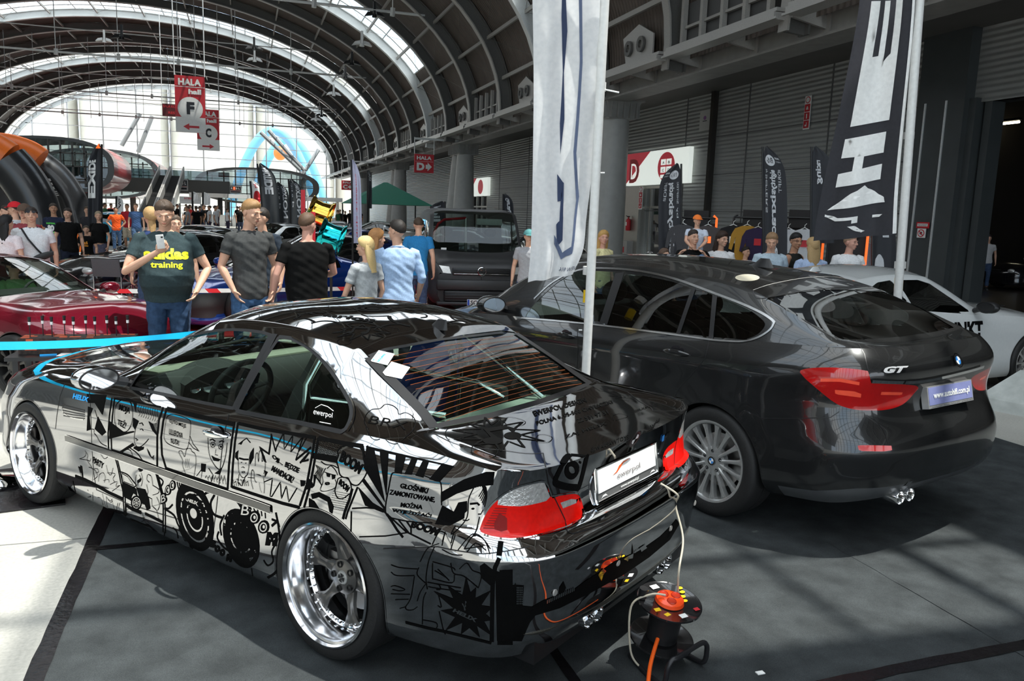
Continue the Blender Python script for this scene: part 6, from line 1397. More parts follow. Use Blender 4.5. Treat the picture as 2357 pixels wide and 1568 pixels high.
def person(label,x,y,rz,ht,skin='light',shirt=(.1,.1,.1),pants=(.05,.08,.15),hair=(.08,.05,.03),arms=None,head=(0,0),belly=0.,wid=1.,vox=.012,shorts=False,hl='short',shoes=(.03,.03,.03),sleeve=.45,group=None,collar=None,legs=True,seed=0,shirtname='t_shirt',z0=0.,lean=0.,sit=False,skirt=False,female=False,stride=0.,cap=None):
 f=ht/1.8;t=empty('person',(x,y,z0),rz,label,'person',group);t.scale=(f,f,f)
 ms=mat('skin '+skin,SK[skin],.5,var=.08,scale=14,spec=.35)
 def M_(k,c,**kw):return mat(k+' %.2f %.2f %.2f' % tuple(c),c,**kw)
 msh=M_('cotton',shirt,rough=.9,var=.12,scale=60,spec=.15,bump=.12);mp=M_('denim',pants,rough=.85,var=.25,scale=25,spec=.2,bump=.15);mh=M_('hair',hair,rough=.6,var=.35,scale=260,bump=.25);msho=M_('shoe',shoes,rough=.5)
 T=[(.86,.150,.105,0),(.93,.165,.118,0),(1.02,.155+.05*belly,.118+.06*belly,.05*belly),(1.12,.143+.075*belly,.112+.085*belly,.065*belly),(1.22,.150+.06*belly,.115+.06*belly,.045*belly),(1.33,.172+.03*belly,.122+.02*belly,.02*belly),(1.41,.178+.015*belly,.112,0),(1.46,.150,.090,-.005),(1.50,.095,.07,-.01),(1.525,.06,.055,-.012)]
 if female:T=[(a,b*(.98 if a < 1 else .84),c*.92,o+(.02 if 1.25 < a < 1.38 else 0)) for a,b,c,o in T]
 def ring(z,a,b,o,g=0.,n=24):return [((a+g)*wid*math.copysign(abs(math.cos(q))**.85,math.cos(q)),(b+g)*math.copysign(abs(math.sin(q))**.9,math.sin(q))+o+lean*(z-.9),z) for q in [2*PI*k/n for k in range(n)]]
 sw_=.178*wid*(.88 if female else 1)+.02*belly;L=lean*.55
 dfl=[((sw_+.075,-.03,1.17),(sw_+.085,.05,.92)),((sw_+.075,-.03,1.17),(sw_+.085,.05,.92))]
 arms=arms or (None,None);A=[]
 for i,sg in enumerate((1,-1)):
  a=arms[i] or dfl[i];e,w=a[0],a[1];nrm=a[2] if len(a) > 2 else (-1,.2,0);curl=a[3] if len(a) > 3 else .45
  A.append((Vector((sg*sw_,L,1.445)),Vector((sg*e[0],e[1]+L*.6,e[2])),Vector((sg*w[0],w[1]+L*.3,w[2])),Vector((sg*nrm[0],nrm[1],nrm[2])),curl,sg))
 body=MB();body.loft([ring(z,a,b,o,-.006) for z,a,b,o in T])
 for S_,E,W,nr,cu,sg in A:
  k=.86 if female else 1
  body.tube([S_-Vector((sg*.03,0,-.01)),S_,S_.lerp(E,.35),S_.lerp(E,.75),E,E.lerp(W,.25),E.lerp(W,.7),W,W+(W-E).normalized()*.02],[.05*k,.054*k,.051*k,.043*k,.037*k,.040*k,.031*k,.024*k,.024*k],12);hand(body,W,W-E,nr,cu,-sg)
 HY,HP=head;RH=Matrix.Rotation(HY,3,'Z') @ Matrix.Rotation(-HP,3,'X');N0=Vector((0,L,1.565));Q=lambda p:N0+RH @ (Vector(p)-Vector((0,0,1.565)))
 body.tube([(0,L-.015,1.46),(0,L-.008,1.53),Q((0,.004,1.60)),Q((0,.01,1.64))],[.062,.055,.054,.05] if not female else [.052,.045,.045,.045],14)
 hb=lambda c,r:blob(body,Q(c),r,RH,12)
 hb((0,-.008,1.705),(.074,.092,.088));hb((0,.018,1.665),(.066,.072,.085));hb((0,.040,1.622),(.042,.046,.036));hb((0,.070,1.602),(.022,.018,.014));hb((0,.083,1.712),(.046,.012,.010))
 body.tube([Q((0,.088,1.708)),Q((0,.101,1.685)),Q((0,.112,1.667)),Q((0,.098,1.658))],[.008,.010,.0125,.009],8);hb((.012,.094,1.662),(.008,.010,.007));hb((-.012,.094,1.662),(.008,.010,.007))
 for s_ in (1,-1):hb((s_*.036,.064,1.668),(.022,.018,.020));hb((s_*.076,-.006,1.682),(.009,.020,.031))
 hb((0,.086,1.634),(.024,.012,.0065));hb((0,.084,1.624),(.021,.012,.0065))
 lg=[]
 if sit:lg=[[(s_*.10,.0,.90),(s_*.13,.25,.86),(s_*.14,.44,.80),(s_*.13,.46,.6),(s_*.12,.44,.42)] for s_ in (1,-1)]
 elif legs:lg=[[(s_*.085,0,.93),(s_*.095,.02+s_*stride*.3,.72),(s_*.098,.03+s_*stride*.5,.50),(s_*.098,.0+s_*stride*.8,.32),(s_*.10,-.02+s_*stride,.10)] for s_ in (1,-1)]
 for P in lg:body.tube(P,[.085,.080,.052,.056,.036],12)
 remesh('body',body,vox*.62,ms,t,2)
 # garments
 sh=MB();g=.014;sh.loft([ring(z,a,b,o,g+(.006 if z < 1.0 else 0)) for z,a,b,o in T[(0 if not skirt else 2):-1]]+[ring(1.512,.072,.062,-.01,.004)])
 for S_,E,W,nr,cu,sg in A:
  if sleeve <= 0:continue
  if sleeve <= 1:sh.tube([S_-Vector((sg*.05,0,-.012)),S_,S_.lerp(E,sleeve*.6),S_.lerp(E,sleeve*1.25 if sleeve < .8 else 1)],[.058,.066,.062,.060],14)
  else:sh.tube([S_-Vector((sg*.05,0,-.012)),S_,S_.lerp(E,.6),E,E.lerp(W,min(1,sleeve-1))],[.058,.064,.056,.048,.046],14)
 remesh(shirtname,sh,vox*.8,msh,t,3,.0035,seed)
 if collar:MB().tube([(.068*math.cos(q),L-.008+.062*math.sin(q),1.512-.012*math.sin(q)) for q in [2*PI*k/20 for k in range(20)]],.012,6,closed=True).build('collar',M_('cotton',collar,rough=.9,var=.12,scale=60,spec=.15,bump=.12),t)
 pn=MB()
 if lg:
  for P in lg:
   if skirt:continue
   if shorts:pn.tube(P[:3]+[Vector(P[2]).lerp(Vector(P[3]),.2)],[.102,.105,.092,.092],14)
   else:pn.tube(P[:4]+[Vector(P[4]).lerp(Vector(P[3]),.1)],[.100,.092,.068,.066,.062],14)
  if skirt:pn.loft([ring(z,a,b,0) for z,a,b in ((.50,.20,.17),(.7,.19,.16),(.9,.17,.13),(1.06,.14,.11))])
  else:pn.loft([ring(z,a,b,0,.004) for z,a,b in ((.80,.15,.105),(.86,.168,.118),(.95,.166,.118),(1.0,.155,.115))])
  remesh('skirt' if skirt else 'shorts' if shorts else 'jeans',pn,vox*.85,mp,t,3,.004,seed+1)
 for P in lg:
  if len(P) < 5:continue
  e=Vector(P[4]);zz=e.z-.10;MB().loft([[(e.x+a*w,e.y+b,zz+h) for a,h in ((-1,.0),(-1,hh*.5),(-.6,hh),(.6,hh),(1,hh*.5),(1,0))] for b,w,hh in ((-.10,.03,.06),(-.07,.042,.09),(0,.042,.10),(.08,.048,.06),(.15,.045,.045),(.19,.025,.025))]).build('shoe',msho,t)
 # face and hair
 if vox < .0135:
  for s_ in (1,-1):
   MB().tube([Q((s_*.016,.093,1.716)),Q((s_*.034,.092,1.7215)),Q((s_*.056,.078,1.716))],[.003,.0042,.002],6,flat=.6).build('eyebrow',mh,t)
   e=MB();blob(e,Q((s_*.033,.0775,1.6925)),(.0115,.008,.0036),RH,8);e.build('eye',mat('eye white',(.38,.35,.33),.3),t);e=MB();blob(e,Q((s_*.033,.0832,1.692)),(.0045,.003,.0036),RH,6);e.build('iris',m_ink,t)
  l=MB();blob(l,Q((0,.0925,1.633)),(.021,.0065,.0036),RH,8);blob(l,Q((0,.091,1.626)),(.018,.0065,.0045),RH,8);l.build('lips',mat('lips '+skin,tuple(c*k for c,k in zip(SK[skin],(.85,.55,.55))),.4),t)
 hr=MB();n=22
 if hl != 'bald':
  rings=[]
  for i in range(1,n):
   a=PI*i/n;row=[]
   for k in range(2*n):
    b=PI*k/n;dx,dy,dz=math.sin(a)*math.cos(b),math.sin(a)*math.sin(b),math.cos(a)
    fr=max(0,dy);back=max(0,-dy)
    lim=.66*fr+(-.05)*(1-fr)-.55*back if hl=='short' else (.60*fr-.35*(1-fr)-.6*back)
    q_=min(1,max(0,dz-lim)/.35);tk=.002+q_*(.005+.013*max(0,dz)+(.008 if hl != 'short' else 0)+.0035*math.sin(k*2.1+i*1.3)*math.sin(k*.9-i*.7)+.006*fr*max(0,dz))
    if dz < lim:tk=-.004-.02*(lim-dz)
    row.append(Q((dx*(.076+tk),-.008+dy*(.094+tk),1.706+dz*(.090+tk))))
   rings.append(row)
  hr.loft(rings)
  if hl in ('long','curly','tail'):
   w=1 if hl != 'tail' else .45;ln=.34 if hl != 'tail' else .28;R2=[]
   for i in range(9):
    u=i/8;z=1.72-ln*u;wd=(.086+.018*math.sin(u*3))*w*(1-.35*u*u);R2.append([Q((wd*math.cos(q)+.004*math.sin(9*q+i),(-.045-.035*u)+(.048 if hl != 'tail' else .03)*math.sin(q)*(1-.3*u)+.003*math.sin(13*q+2*i),z)) for q in [2*PI*k/20 for k in range(20)]])
   R2=[[p+(Vector((p.x,p.y,p.z))-Q((0,-.05,p.z)))*0 for p in r] for r in R2];hr.loft(R2)
  o=hr.build('hair',mh,t)
 if cap:
  mc=M_('cap',cap,rough=.8,bump=.1,scale=60);c_=MB();c_.loft([[Q((.098*math.cos(a)*math.cos(b),-.006+.116*math.cos(a)*math.sin(b),1.722+.100*math.sin(a))) for b in [2*PI*k/24 for k in range(24)]] for a in (0,.35,.7,1.1,1.45)])
  c_.loft([[Q((a*.075,.095+.075*math.cos(a*1.3)*u,1.726-.012*u+th)) for a in (-1,-.5,0,.5,1)]+[Q((a*.075,.095+.075*math.cos(a*1.3)*u,1.720-.012*u+th)) for a in (1,.5,0,-.5,-1)] for u,th in ((0,0),(.5,.001),(1,0))]);c_.build('cap',mc,t)
 t['_q']=0;del t['_q'];person.Q=Q;return t
def pp(px,py,d):q=at(px,py,d=d);return q.x,q.y,q.z
def P_(label,px,py,d,rz,**k):
 x,y,z=pp(px,py,d);return person(label,x,y,math.radians(rz),z,**k)
def chest_text(t,s,zc,w,h,m,x0=0.,name='shirt_lettering',bold=.04):
 """lettering pressed on the front of a shirt"""
 g=[c for c in t.children if 'shirt' in c.name and '_l' not in c.name and 'stripe' not in c.name][0];me=g.data;bv=BVHTree.FromPolygons([tuple(v.co) for v in me.vertices],[tuple(p.vertices) for p in me.polygons])
 v,f=text_shape(s,bold) if isinstance(s,str) else s
 bm=bmesh.new();vs=[bm.verts.new((a,b,0)) for a,b in v]
 for q in f:
  try:bm.faces.new([vs[i] for i in q])
  except ValueError:pass
 for k in range(1,16):bmesh.ops.bisect_plane(bm,geom=bm.verts[:]+bm.edges[:]+bm.faces[:],plane_co=(k/16,0,0),plane_no=(1,0,0))
 bmesh.ops.triangulate(bm,faces=bm.faces[:]);bm.verts.index_update();V=[]
 for q in bm.verts:
  x,z=x0-(q.co.x-.5)*w,zc+(q.co.y-.5)*h;hh=bv.ray_cast(Vector((x,1,z)),Vector((0,-1,0)));V.append(hh[0]+Vector((0,.004,0)) if hh[0] is not None else Vector((x,.15,z)))
 F=[[q.index for q in g_.verts] for g_ in bm.faces];bm.free();return mkobj(name,V,F,m,t,smooth=False)
yel=mat('acid yellow print',(.80,.80,.02),.6)
# front group; facing 180 degrees = towards the camera
ad=P_('heavy young man in dark teal shirt with yellow lettering, looking down at his phone',378,460,8.62,186,shirt=(.035,.055,.06),pants=(.03,.06,.12),hair=(.07,.045,.03),belly=.85,wid=1.10,vox=.008,
 arms=(((.345,.12,1.15),(.075,.335,1.34),(.3,-.9,.3),.75),((.36,.0,1.17),(.24,.22,.97),(-1,.5,.2),.35)),head=(-.08,.42),seed=3)
chest_text(ad,'adidas',1.315,.38,.10,yel,bold=.05);chest_text(ad,'training',1.21,.27,.068,yel,bold=.03)
gs=P_('tall young man in charcoal grey shirt, hands in his jeans pockets, looking left',572,460,8.75,200,shirt=(.055,.057,.057),pants=(.05,.11,.22),hair=(.30,.17,.07),vox=.008,wid=.98,
 arms=(((.265,-.02,1.17),(.185,.08,.95),(-1,.3,0),.3),((.265,-.02,1.17),(.185,.08,.95),(-1,.3,0),.3)),head=(.45,.28),seed=5)
bs_=P_('broad bearded man in a black shirt seen from behind, looking right',706,492,8.8,12,shirt=(.006,.006,.006),pants=(.03,.05,.10),hair=(.10,.055,.03),vox=.010,wid=1.16,belly=.45,arms=(((.31,.06,1.18),(.22,.28,1.12)),((.33,-.04,1.17),(.36,.02,.92))),head=(-.95,.1),seed=7,skin='pink')
P_('blonde woman with straight long hair in a light grey shirt, back turned',843,547,8.6,30,shirt=(.42,.44,.45),pants=(.04,.05,.09),hair=(.70,.50,.22),female=True,hl='long',vox=.011,head=(.5,.1),arms=(None,((.25,.08,1.12),(.16,.26,1.0))),seed=2)
P_('woman with long copper hair and white sunglasses on her head',868,529,9.3,-25,shirt=(.05,.05,.06),hair=(.42,.20,.07),female=True,hl='long',vox=.012,head=(-.7,0),seed=4)
lb_=P_('man in a pale blue shirt with rolled sleeves seen from behind',915,508,8.8,5,shirt=(.36,.50,.72),pants=(.02,.02,.03),hair=(.02,.015,.012),vox=.010,wid=1.1,sleeve=1.25,arms=(((.28,-.03,1.18),(.28,.10,.98)),((.28,-.03,1.18),(.24,.14,.97))),head=(.65,.05),seed=9,shirtname='shirt',collar=(.38,.52,.74))
P_('man in a navy shirt standing behind the one in charcoal grey',603,480,10.6,150,shirt=(.03,.04,.055),hair=(.02,.015,.012),head=(-.6,.1),seed=1)
P_('man in a bright blue shirt leaning into the open van door',962,502,13.2,-20,shirt=(.03,.20,.45),hair=(.06,.035,.02),head=(.3,.3),lean=.2,seed=6)
P_('small boy in a patterned cap and shirt half hidden by the white flag',1218,530,12.8,150,shirt=(.35,.35,.37),hair=(.05,.03,.02),cap=(.1,.3,.3),head=(.4,0),seed=8)
# left group
P_('woman with very long black hair in a pale pink shirt at the left edge',14,497,13.2,-20,shirt=(.72,.64,.66),hair=(.005,.005,.006),female=True,hl='long',head=(-.3,0),seed=2,vox=.011)
po=P_('man in a white polo shirt with sunglasses on his forehead and a black sling bag',71,478,13.4,190,shirt=(.72,.74,.76),pants=(.25,.35,.45),hair=(.03,.02,.015),wid=1.12,belly=.4,collar=(.02,.03,.08),vox=.010,seed=3,shirtname='polo_shirt')
P_('man in a bright red cap with a dark beard and white shirt',33,466,16,60,shirt=(.6,.62,.65),hair=(.02,.015,.01),cap=(.6,.01,.02),head=(.3,0),seed=4)
P_('dark haired man with glasses just behind the red cap',13,474,16.8,120,shirt=(.1,.1,.11),hair=(.03,.02,.015),seed=5)
P_('man in a brown cap directly behind the white polo shirt',55,471,14.5,170,shirt=(.25,.05,.06),hair=(.05,.03,.02),cap=(.10,.06,.04),seed=6)
ex=P_('man in a navy sleeveless shirt with a green and white number 80',122,469,20.5,160,shirt=(.02,.025,.05),pants=(.05,.055,.06),shorts=True,hair=(.05,.035,.025),head=(.6,0),skin='tan',seed=7,vox=.011)
P_('man in a black polo shirt and dark trousers holding keys',155,480,18.9,200,shirt=(.008,.008,.009),pants=(.012,.016,.03),hair=(.03,.02,.015),head=(-.5,0),collar=(.2,.2,.22),seed=8,vox=.011,stride=.1)
by=P_('boy in a black shirt with an orange print and a blue lanyard',198,520,19.8,170,shirt=(.008,.008,.01),pants=(.01,.013,.03),shorts=True,hair=(.06,.045,.03),head=(.3,0),shoes=(.02,.08,.2),seed=1,vox=.011)
P_('short haired woman in a black top and flowered skirt with a tan bag',226,487,20.8,150,shirt=(.012,.011,.01),pants=(.08,.08,.12),hair=(.30,.24,.16),female=True,wid=1.15,belly=.3,skirt=True,head=(.7,0),arms=(((.26,.05,1.15),(.12,.28,1.22)),None),seed=2,vox=.011)
P_('teenage boy half hidden behind the short haired woman',200,476,25.8,150,shirt=(.03,.03,.035),hair=(.08,.05,.03),head=(.5,0),seed=3)
P_('man in an orange polo shirt and blue jeans with hands on his hips',266,477,34,190,shirt=(.75,.10,.02),pants=(.05,.10,.20),hair=(.03,.02,.015),arms=(((.34,-.05,1.2),(.19,.08,1.02)),((.34,-.05,1.2),(.19,.08,1.02))),seed=4,skin='tan')
P_('man in a dark red shirt and beige shorts behind the blue shirt',292,470,36,170,shirt=(.35,.02,.03),pants=(.45,.40,.32),shorts=True,hair=(.1,.06,.04),seed=5,skin='tan')
P_('balding man in a blue shirt and jeans with a dark chest print',312,469,34.5,185,shirt=(.05,.10,.22),pants=(.06,.11,.20),hair=(.18,.12,.08),head=(-.4,0),seed=6,stride=.15)
P_('woman with a blonde ponytail beside the man with the phone',346,479,11.6,20,shirt=(.03,.05,.13),hair=(.45,.28,.12),hl='tail',female=True,sleeve=0,seed=7)
P_('person in a white shirt reaching out just right of the man with the phone',402,497,11.2,200,shirt=(.7,.7,.72),hair=(.1,.07,.05),arms=(((.28,.1,1.25),(.15,.35,1.38)),None),seed=8)
# right group behind the dark hatchback
mc_=P_('man in a black shirt carrying a child on his shoulders',1597,530,12.0,150,shirt=(.01,.01,.011),hair=(.03,.02,.015),head=(.5,0),arms=(((.30,.12,1.25),(.20,.17,1.42)),((.30,.12,1.25),(.20,.17,1.42))),seed=9,vox=.010)
x,y,z=pp(1606,494,12.1);kid=person('small child in an orange cap and blue denim shorts riding on shoulders',x,y,math.radians(150),.98,shirt=(.55,.60,.70),pants=(.10,.22,.40),shorts=True,hair=(.04,.03,.02),head=(.4,0),arms=(((.22,.12,1.25),(.10,.22,1.12)),((.22,.12,1.25),(.10,.22,1.12))),cap=(.85,.20,.03),sit=True,z0=z-.99,vox=.013,lean=.15);kid.scale=(.66,.66,.66);kid.location.z=z-1.82*.66
P_('woman with dark curly hair and a white top with a red strap',1662,534,12.3,160,shirt=(.75,.75,.76),hair=(.035,.018,.012),female=True,hl='curly',head=(.5,.1),seed=1,vox=.010)
P_('boy whose brown hair just shows above the hatchback roof',1530,573,11.6,200,shirt=(.1,.1,.1),hair=(.10,.06,.035),seed=2)
P_('seated youth with dark hair seen low above the hatchback roof',1718,569,15,190,shirt=(.6,.6,.6),hair=(.02,.015,.012),seed=3)
P_('young man in a pale blue V neck shirt looking down',1778,535,11.6,165,shirt=(.42,.52,.60),hair=(.28,.17,.09),head=(-.35,.4),seed=4,vox=.009)
gm=P_('man with glasses, black quiff and a tattooed shoulder in a dark tank top',1832,537,12.0,205,shirt=(.02,.02,.018),hair=(.008,.007,.007),skin='tan',head=(-.5,.15),sleeve=0,seed=5,vox=.010)
P_('woman with long blonde hair in a light blue shirt under the black flag',1872,549,11.6,-10,shirt=(.38,.48,.68),hair=(.42,.28,.13),female=True,hl='long',wid=1.15,seed=6,sleeve=1.6,vox=.010,shirtname='shirt')
wm=P_('man in a white shirt with bold print and a lanyard, head behind the black flag',1958,540,12.6,165,shirt=(.74,.75,.76),hair=(.35,.22,.14),skin='pink',head=(.6,.1),seed=7,vox=.010)
P_('woman with long golden hair in a pale yellow top beside the column',1390,532,12.5,205,shirt=(.72,.66,.36),hair=(.48,.28,.09),female=True,hl='long',head=(-.6,0),seed=8,skin='pink',vox=.010,wid=1.1)
m_g=mat('neon green print',(.12,.75,.08),.6);chest_text(ex,'80',1.27,.15,.13,m_white,bold=.06);chest_text(ex,'EXCEPTIONAL',1.37,.20,.035,m_g);chest_text(ex,([(0,0),(1,0),(1,1),(0,1)],[(0,1,2,3)]),1.175,.17,.03,m_g,name='shirt_stripe')
chest_text(by,'adidas',1.23,.16,.05,mat('orange print',(.9,.35,.03),.6));
for k in range(3):chest_text(by,([(0,0),(1,0),(.7,1),(-.1,.85)],[(0,1,2,3)]),1.29+.012*(2-k),.035,.05+.02*(2-k),mat('orange print',(.9,.35,.03),.6),-.05+.05*k,'shirt_stripe')
chest_text(wm,'WANT',1.33,.2,.05,m_ink);chest_text(wm,'THIS',1.26,.18,.05,m_ink);chest_text(mc_,'EST. EST.',1.27,.2,.03,m_white)
# small held and worn things
def sling(pts,m,label,cat,w=.02):mb=MB();mb.tube(pts,w,6,flat=.3);o=mb.build(cat.replace(' ','_'),m);return tag(o,label,cat)
o=bpy.data.objects['person'];
def inw(t,p):f=t.scale[0];a=t.rotation_euler[2];q=rotz((p[0]*f,p[1]*f,p[2]*f),a);return Vector((t.location.x+q[0],t.location.y+q[1],t.location.z+q[2]))
t=empty('smartphone',tuple(inw(ad,(.05,.43,1.435))),math.radians(180),'white smartphone held up in the hand of the man in teal','phone');t.rotation_euler=(math.radians(-18),.12,math.radians(186))
MB().box((0,0,0),(.068,.009,.138),bev=.004).build('case',m_white,t);MB().box((-.018,.0056,.045),(.018,.002,.014)).build('camera_bump',m_ink,t,smooth=False);MB().box((0,-.005,0),(.06,.002,.12)).build('screen',m_ink,t,smooth=False)
def quick(name,fn,m,label,cat,pos,rz=0):mb=MB();fn(mb);o=mb.build(name,m,loc=pos);o.rotation_euler=(0,0,rz);return tag(o,label,cat)
p=inw(po,(0,0,0));a=po.rotation_euler[2];f=po.scale[0]
quick('sling_bag',lambda mb:(mb.tube([(.13*f,.10*f,1.50*f),(.05*f,.175*f,1.35*f),(-.06*f,.20*f,1.2*f),(-.12*f,.19*f,1.13*f)],.02,6,flat=.4),mb.loft([[(-.12*f+u*.14+.0,.20*f+.02*math.cos(q)*(1-u*u),1.10*f-u*.05+.055*math.sin(q)*(1-.5*u*u)) for q in [2*PI*k/12 for k in range(12)]] for u in (-1,-.5,0,.5,1)])),m_blk,'black sling bag across the white polo shirt','bag',p,a)
for tt,z_,lb,frame,z2 in ((po,1.742,'dark sunglasses pushed up on the forehead of the man in the white polo',m_ink,0),(gm,1.695,'thin framed glasses on the man with the black quiff',m_ink,1)):
 def fn(mb):
  for s_ in (1,-1):
   if z2:mb.tube([(s_*.033+.022*math.cos(q),.100,.015*math.sin(q)) for q in [2*PI*k/14 for k in range(14)]],.0022,4,closed=True)
   else:mb.loft([[(s_*.036+.028*math.cos(q),.098+d_,.018*math.sin(q)) for q in [2*PI*k/14 for k in range(14)]] for d_ in (0,.004)])
   mb.tube([(s_*.056,.095,0),(s_*.083,.05,.0),(s_*.084,-.02,0)],.003,4)
  mb.tube([(-.012,.102,.0),(.012,.102,0)],.003,4)
 hy=.0 if not z2 else -.5;o=quick('glasses',fn,frame,lb,'glasses',inw(tt,(0,0,z_)),tt.rotation_euler[2]+hy);o.scale=[tt.scale[0]]*3
# crowd under the far pavilion: low detail visitors, copied
crowd=[];cols=[((.01,.01,.012),'black'),((.65,.65,.66),'white'),((.40,.03,.03),'red'),((.03,.06,.14),'navy'),((.30,.31,.32),'grey'),((.04,.12,.06),'green')]
for i,(c,n_) in enumerate(cols):
 lb='distant visitor in a %s shirt in the crowd at the far end' % n_
 t=person(lb,0,0,0,1.75,shirt=c,pants=(.03+.02*(i % 3),.04,.07),hair=(.05,.03,.02),vox=.03,group='distant visitors in %s shirts' % n_,seed=i,skin='tan');crowd.append(t)
rr=random.Random(11);first=set();spots=[]
for k in range(58):spots.append((rr.uniform(398,735) if k % 4 else rr.uniform(735,830),rr.uniform(44,76)))
for k in range(8):spots.append((rr.uniform(225,260)+k*2,rr.uniform(47,58)))
kp=[]
for s_ in spots:
 q=at(s_[0],478,y=s_[1])
 if all((q.x-a.x)**2+(q.y-a.y)**2 > .8 for _,a in kp):kp.append((s_,q))
spots=[a for a,_ in kp]
for k,(px,d) in enumerate(spots):
 i=rr.choice([0,0,0,1,1,2,3,4,5]);b=crowd[i];q=at(px,478,y=d);o=b if i not in first else copy_tree(b);first.add(i);s=rr.uniform(.92,1.03);o.location=(q.x,d,0);o.rotation_euler=(0,0,rr.uniform(0,6.28));o.scale=(s,s,s)
for i,b in enumerate(crowd):
 if i not in first:q=at(420+i*20,478,y=50);b.location=(q.x,50,0)
# (driver and the rest of the cars need the people kit)
c,s_=math.cos(math.radians(-43.5)),math.sin(math.radians(-43.5));lx,ly=.92,.30;dx_,dy_=-3.40+c*lx-s_*ly,10.90+s_*lx+c*ly
drv=person('driver in a green shirt wearing a black virtual reality headset inside the red car',dx_,dy_,math.radians(-133.5),1.62,shirt=(.18,.34,.14),hair=(.06,.04,.03),legs=False,vox=.010,z0=-.40,arms=(((.24,.18,1.2),(.14,.40,1.24)),((.24,.18,1.2),(.14,.40,1.24))),head=(.1,0))
def fn(mb):mb.box((0,.10,0),(.15,.07,.075),bev=.015);mb.tube([(.080,.07,0),(.088,-.02,.01),(.06,-.10,.01),(-.06,-.10,.01),(-.088,-.02,.01),(-.080,.07,0)],.014,6,flat=1)
quick('headset',fn,m_blk,'black virtual reality headset strapped to the driver of the red car','headset',inw(drv,(0,0,1.70)),math.radians(-133.5))
MB().tube([(1.32,.30+.17*math.cos(a),.80+.17*math.sin(a)) for a in [2*PI*k/24 for k in range(24)]],.015,8,closed=True).build('steering_wheel',mI,[o for o in bpy.data.objects if o.get('label','').startswith('dark cherry')][0])
# background cars: simpler copies of the same family
def paint(n_,c,metal=.4):return mat(n_,c,.2,metal,coat=1)
blk=paint('black car paint',(.008,.008,.009),0);sil=paint('silver car paint',(.42,.42,.40),.6);nav=paint('deep blue car paint',(.008,.03,.16));lbl=paint('light blue car paint',(.05,.35,.55),0);cha=paint('anthracite car paint',(.04,.042,.045));bei=paint('champagne car paint',(.35,.33,.27),.5)
for lb,px,py,yaw,pt,st,sx,bl in (
 ('silver grey older saloon behind the man with the phone',.6,26.4,221,sil,'coupe',.98,1.0),
 ('glossy black coupe between the silver saloon and the blue sports car',-1.6,18.3,221,blk,'coupe',1.0,.94),
 ('silver roofed black estate car behind the young man in grey',1.6,32.2,170,cha,'estate',1.02,1.05),
 ('deep blue saloon below the golden wheel',2.1,21.6,221,nav,'coupe',1.02,1.03),
 ('black convertible with a tan headrest behind the couple',1.3,18.0,221,blk,'coupe',1.0,.97),
 ('small silver coupe far behind the golden wheel',5.2,37,175,sil,'coupe',1.0,1.0),
 ('dark saloon far beside the black beach flags',6.4,27,160,cha,'coupe',1.0,1.0),
 ('light blue hatchback behind the orange polo shirt',-6.6,38.6,200,lbl,'estate',.85,1.05),
 ('old black saloon with round headlights beside the grey chair',-1.35,21.4,235,blk,'coupe',.92,.98),
 ('silver hatchback parked beside the column on the right',10.3,17.6,195,sil,'estate',.88,1.06),
 ('black car parked behind the van on its right side',7.2,18.6,262,blk,'coupe',1,1.1),
 ('dark race car in the unlit hall',26.5,15.5,150,cha,'coupe',1,1),('dark car far left in the unlit hall',25.5,19.8,170,blk,'coupe',1,1)):
 yr=math.radians(yaw);X=px-1.365*math.cos(yr);Y=py-1.365*math.sin(yr)
 t,sh,wb,mx,mz=gcar(lb,X,Y,yaw,pt,sx,.98,bl,1.0,st,sp=.07);finish(t,sh,wb,pt,mirr=(mx(1.70),.95,.95*bl))
 for sg in (1,-1):MB().ball((mx(3.42),sg*.56,.62*bl),(.08,.14,.075)).build('headlight',mClr,t)
 MB().box((mx(3.50),0,.58*bl),(.08,.5,.12),bev=.02).build('grille',m_trim,t)
# matt grey van --------------------------------------------------------
mV=mat('matt graphite van wrap',(.045,.045,.047),.42,.2);vx,vy,va=4.35,16.3,math.radians(-98)
van=empty('van',(vx,vy,0),va,'matt dark grey van with its passenger door open, number plate SC 0269R','van');F0=2.35   # x forward: nose at F0
def vring(x,zb,zt,w,wt,zr=None):
 zr=zt if zr is None else zr;zm=min(1.08,zt-.02);P=[(w*.92,zb),(w,zb+.12),(w*1.0,.62 if zt > .8 else zb+.2),(w*.985,zm*.95),(w*.97,zm)] ;P+=[(wt+(w*.97-wt)*.5,(zm+zt)/2+.02),(wt,zt-.06),(wt*.86,zt-.005),(wt*.4,zr+.012),(0,zr+.015)]
 return [(x,y,z) for y,z in P]
vs=[vring(x,*a) for x,a in ((-2.5,(.3,1.84,.90,.80)),(-1.2,(.25,1.93,.95,.84)),(0,(.25,1.95,.95,.85)),(.75,(.25,1.94,.95,.85)),(1.05,(.25,1.90,.95,.84)),(1.38,(.25,1.55,.95,.86)),(1.62,(.25,1.22,.95,.88)),(1.80,(.25,1.10,.94,.88)),(2.12,(.25,1.03,.92,.80)),(2.28,(.25,.95,.86,.72)),(2.36,(.28,.80,.78,.62)))]
gv=patchgrid(np.array(vs).transpose(1,0,2),.05,vb=[6])
shV=Shell([(gv,True)],(vx,vy,va));mxv=lambda C:C[:,2] > 1.1
shV.cut('windscreen',[(1.06,-.1),(1.06,.76),(1.62,.83),(1.70,.5),(1.72,-.1)],'xy',keep=mxv);shV.cut('side_window',[(1.45,1.13),(1.08,1.68),(.45,1.72),(.42,1.13)],'xz',keep=lambda C:C[:,1] > .6);shV.cut('quarter_window',[(.30,1.13),(.30,1.72),(-.9,1.72),(-.9,1.13)],'xz',keep=lambda C:C[:,1] > .6)
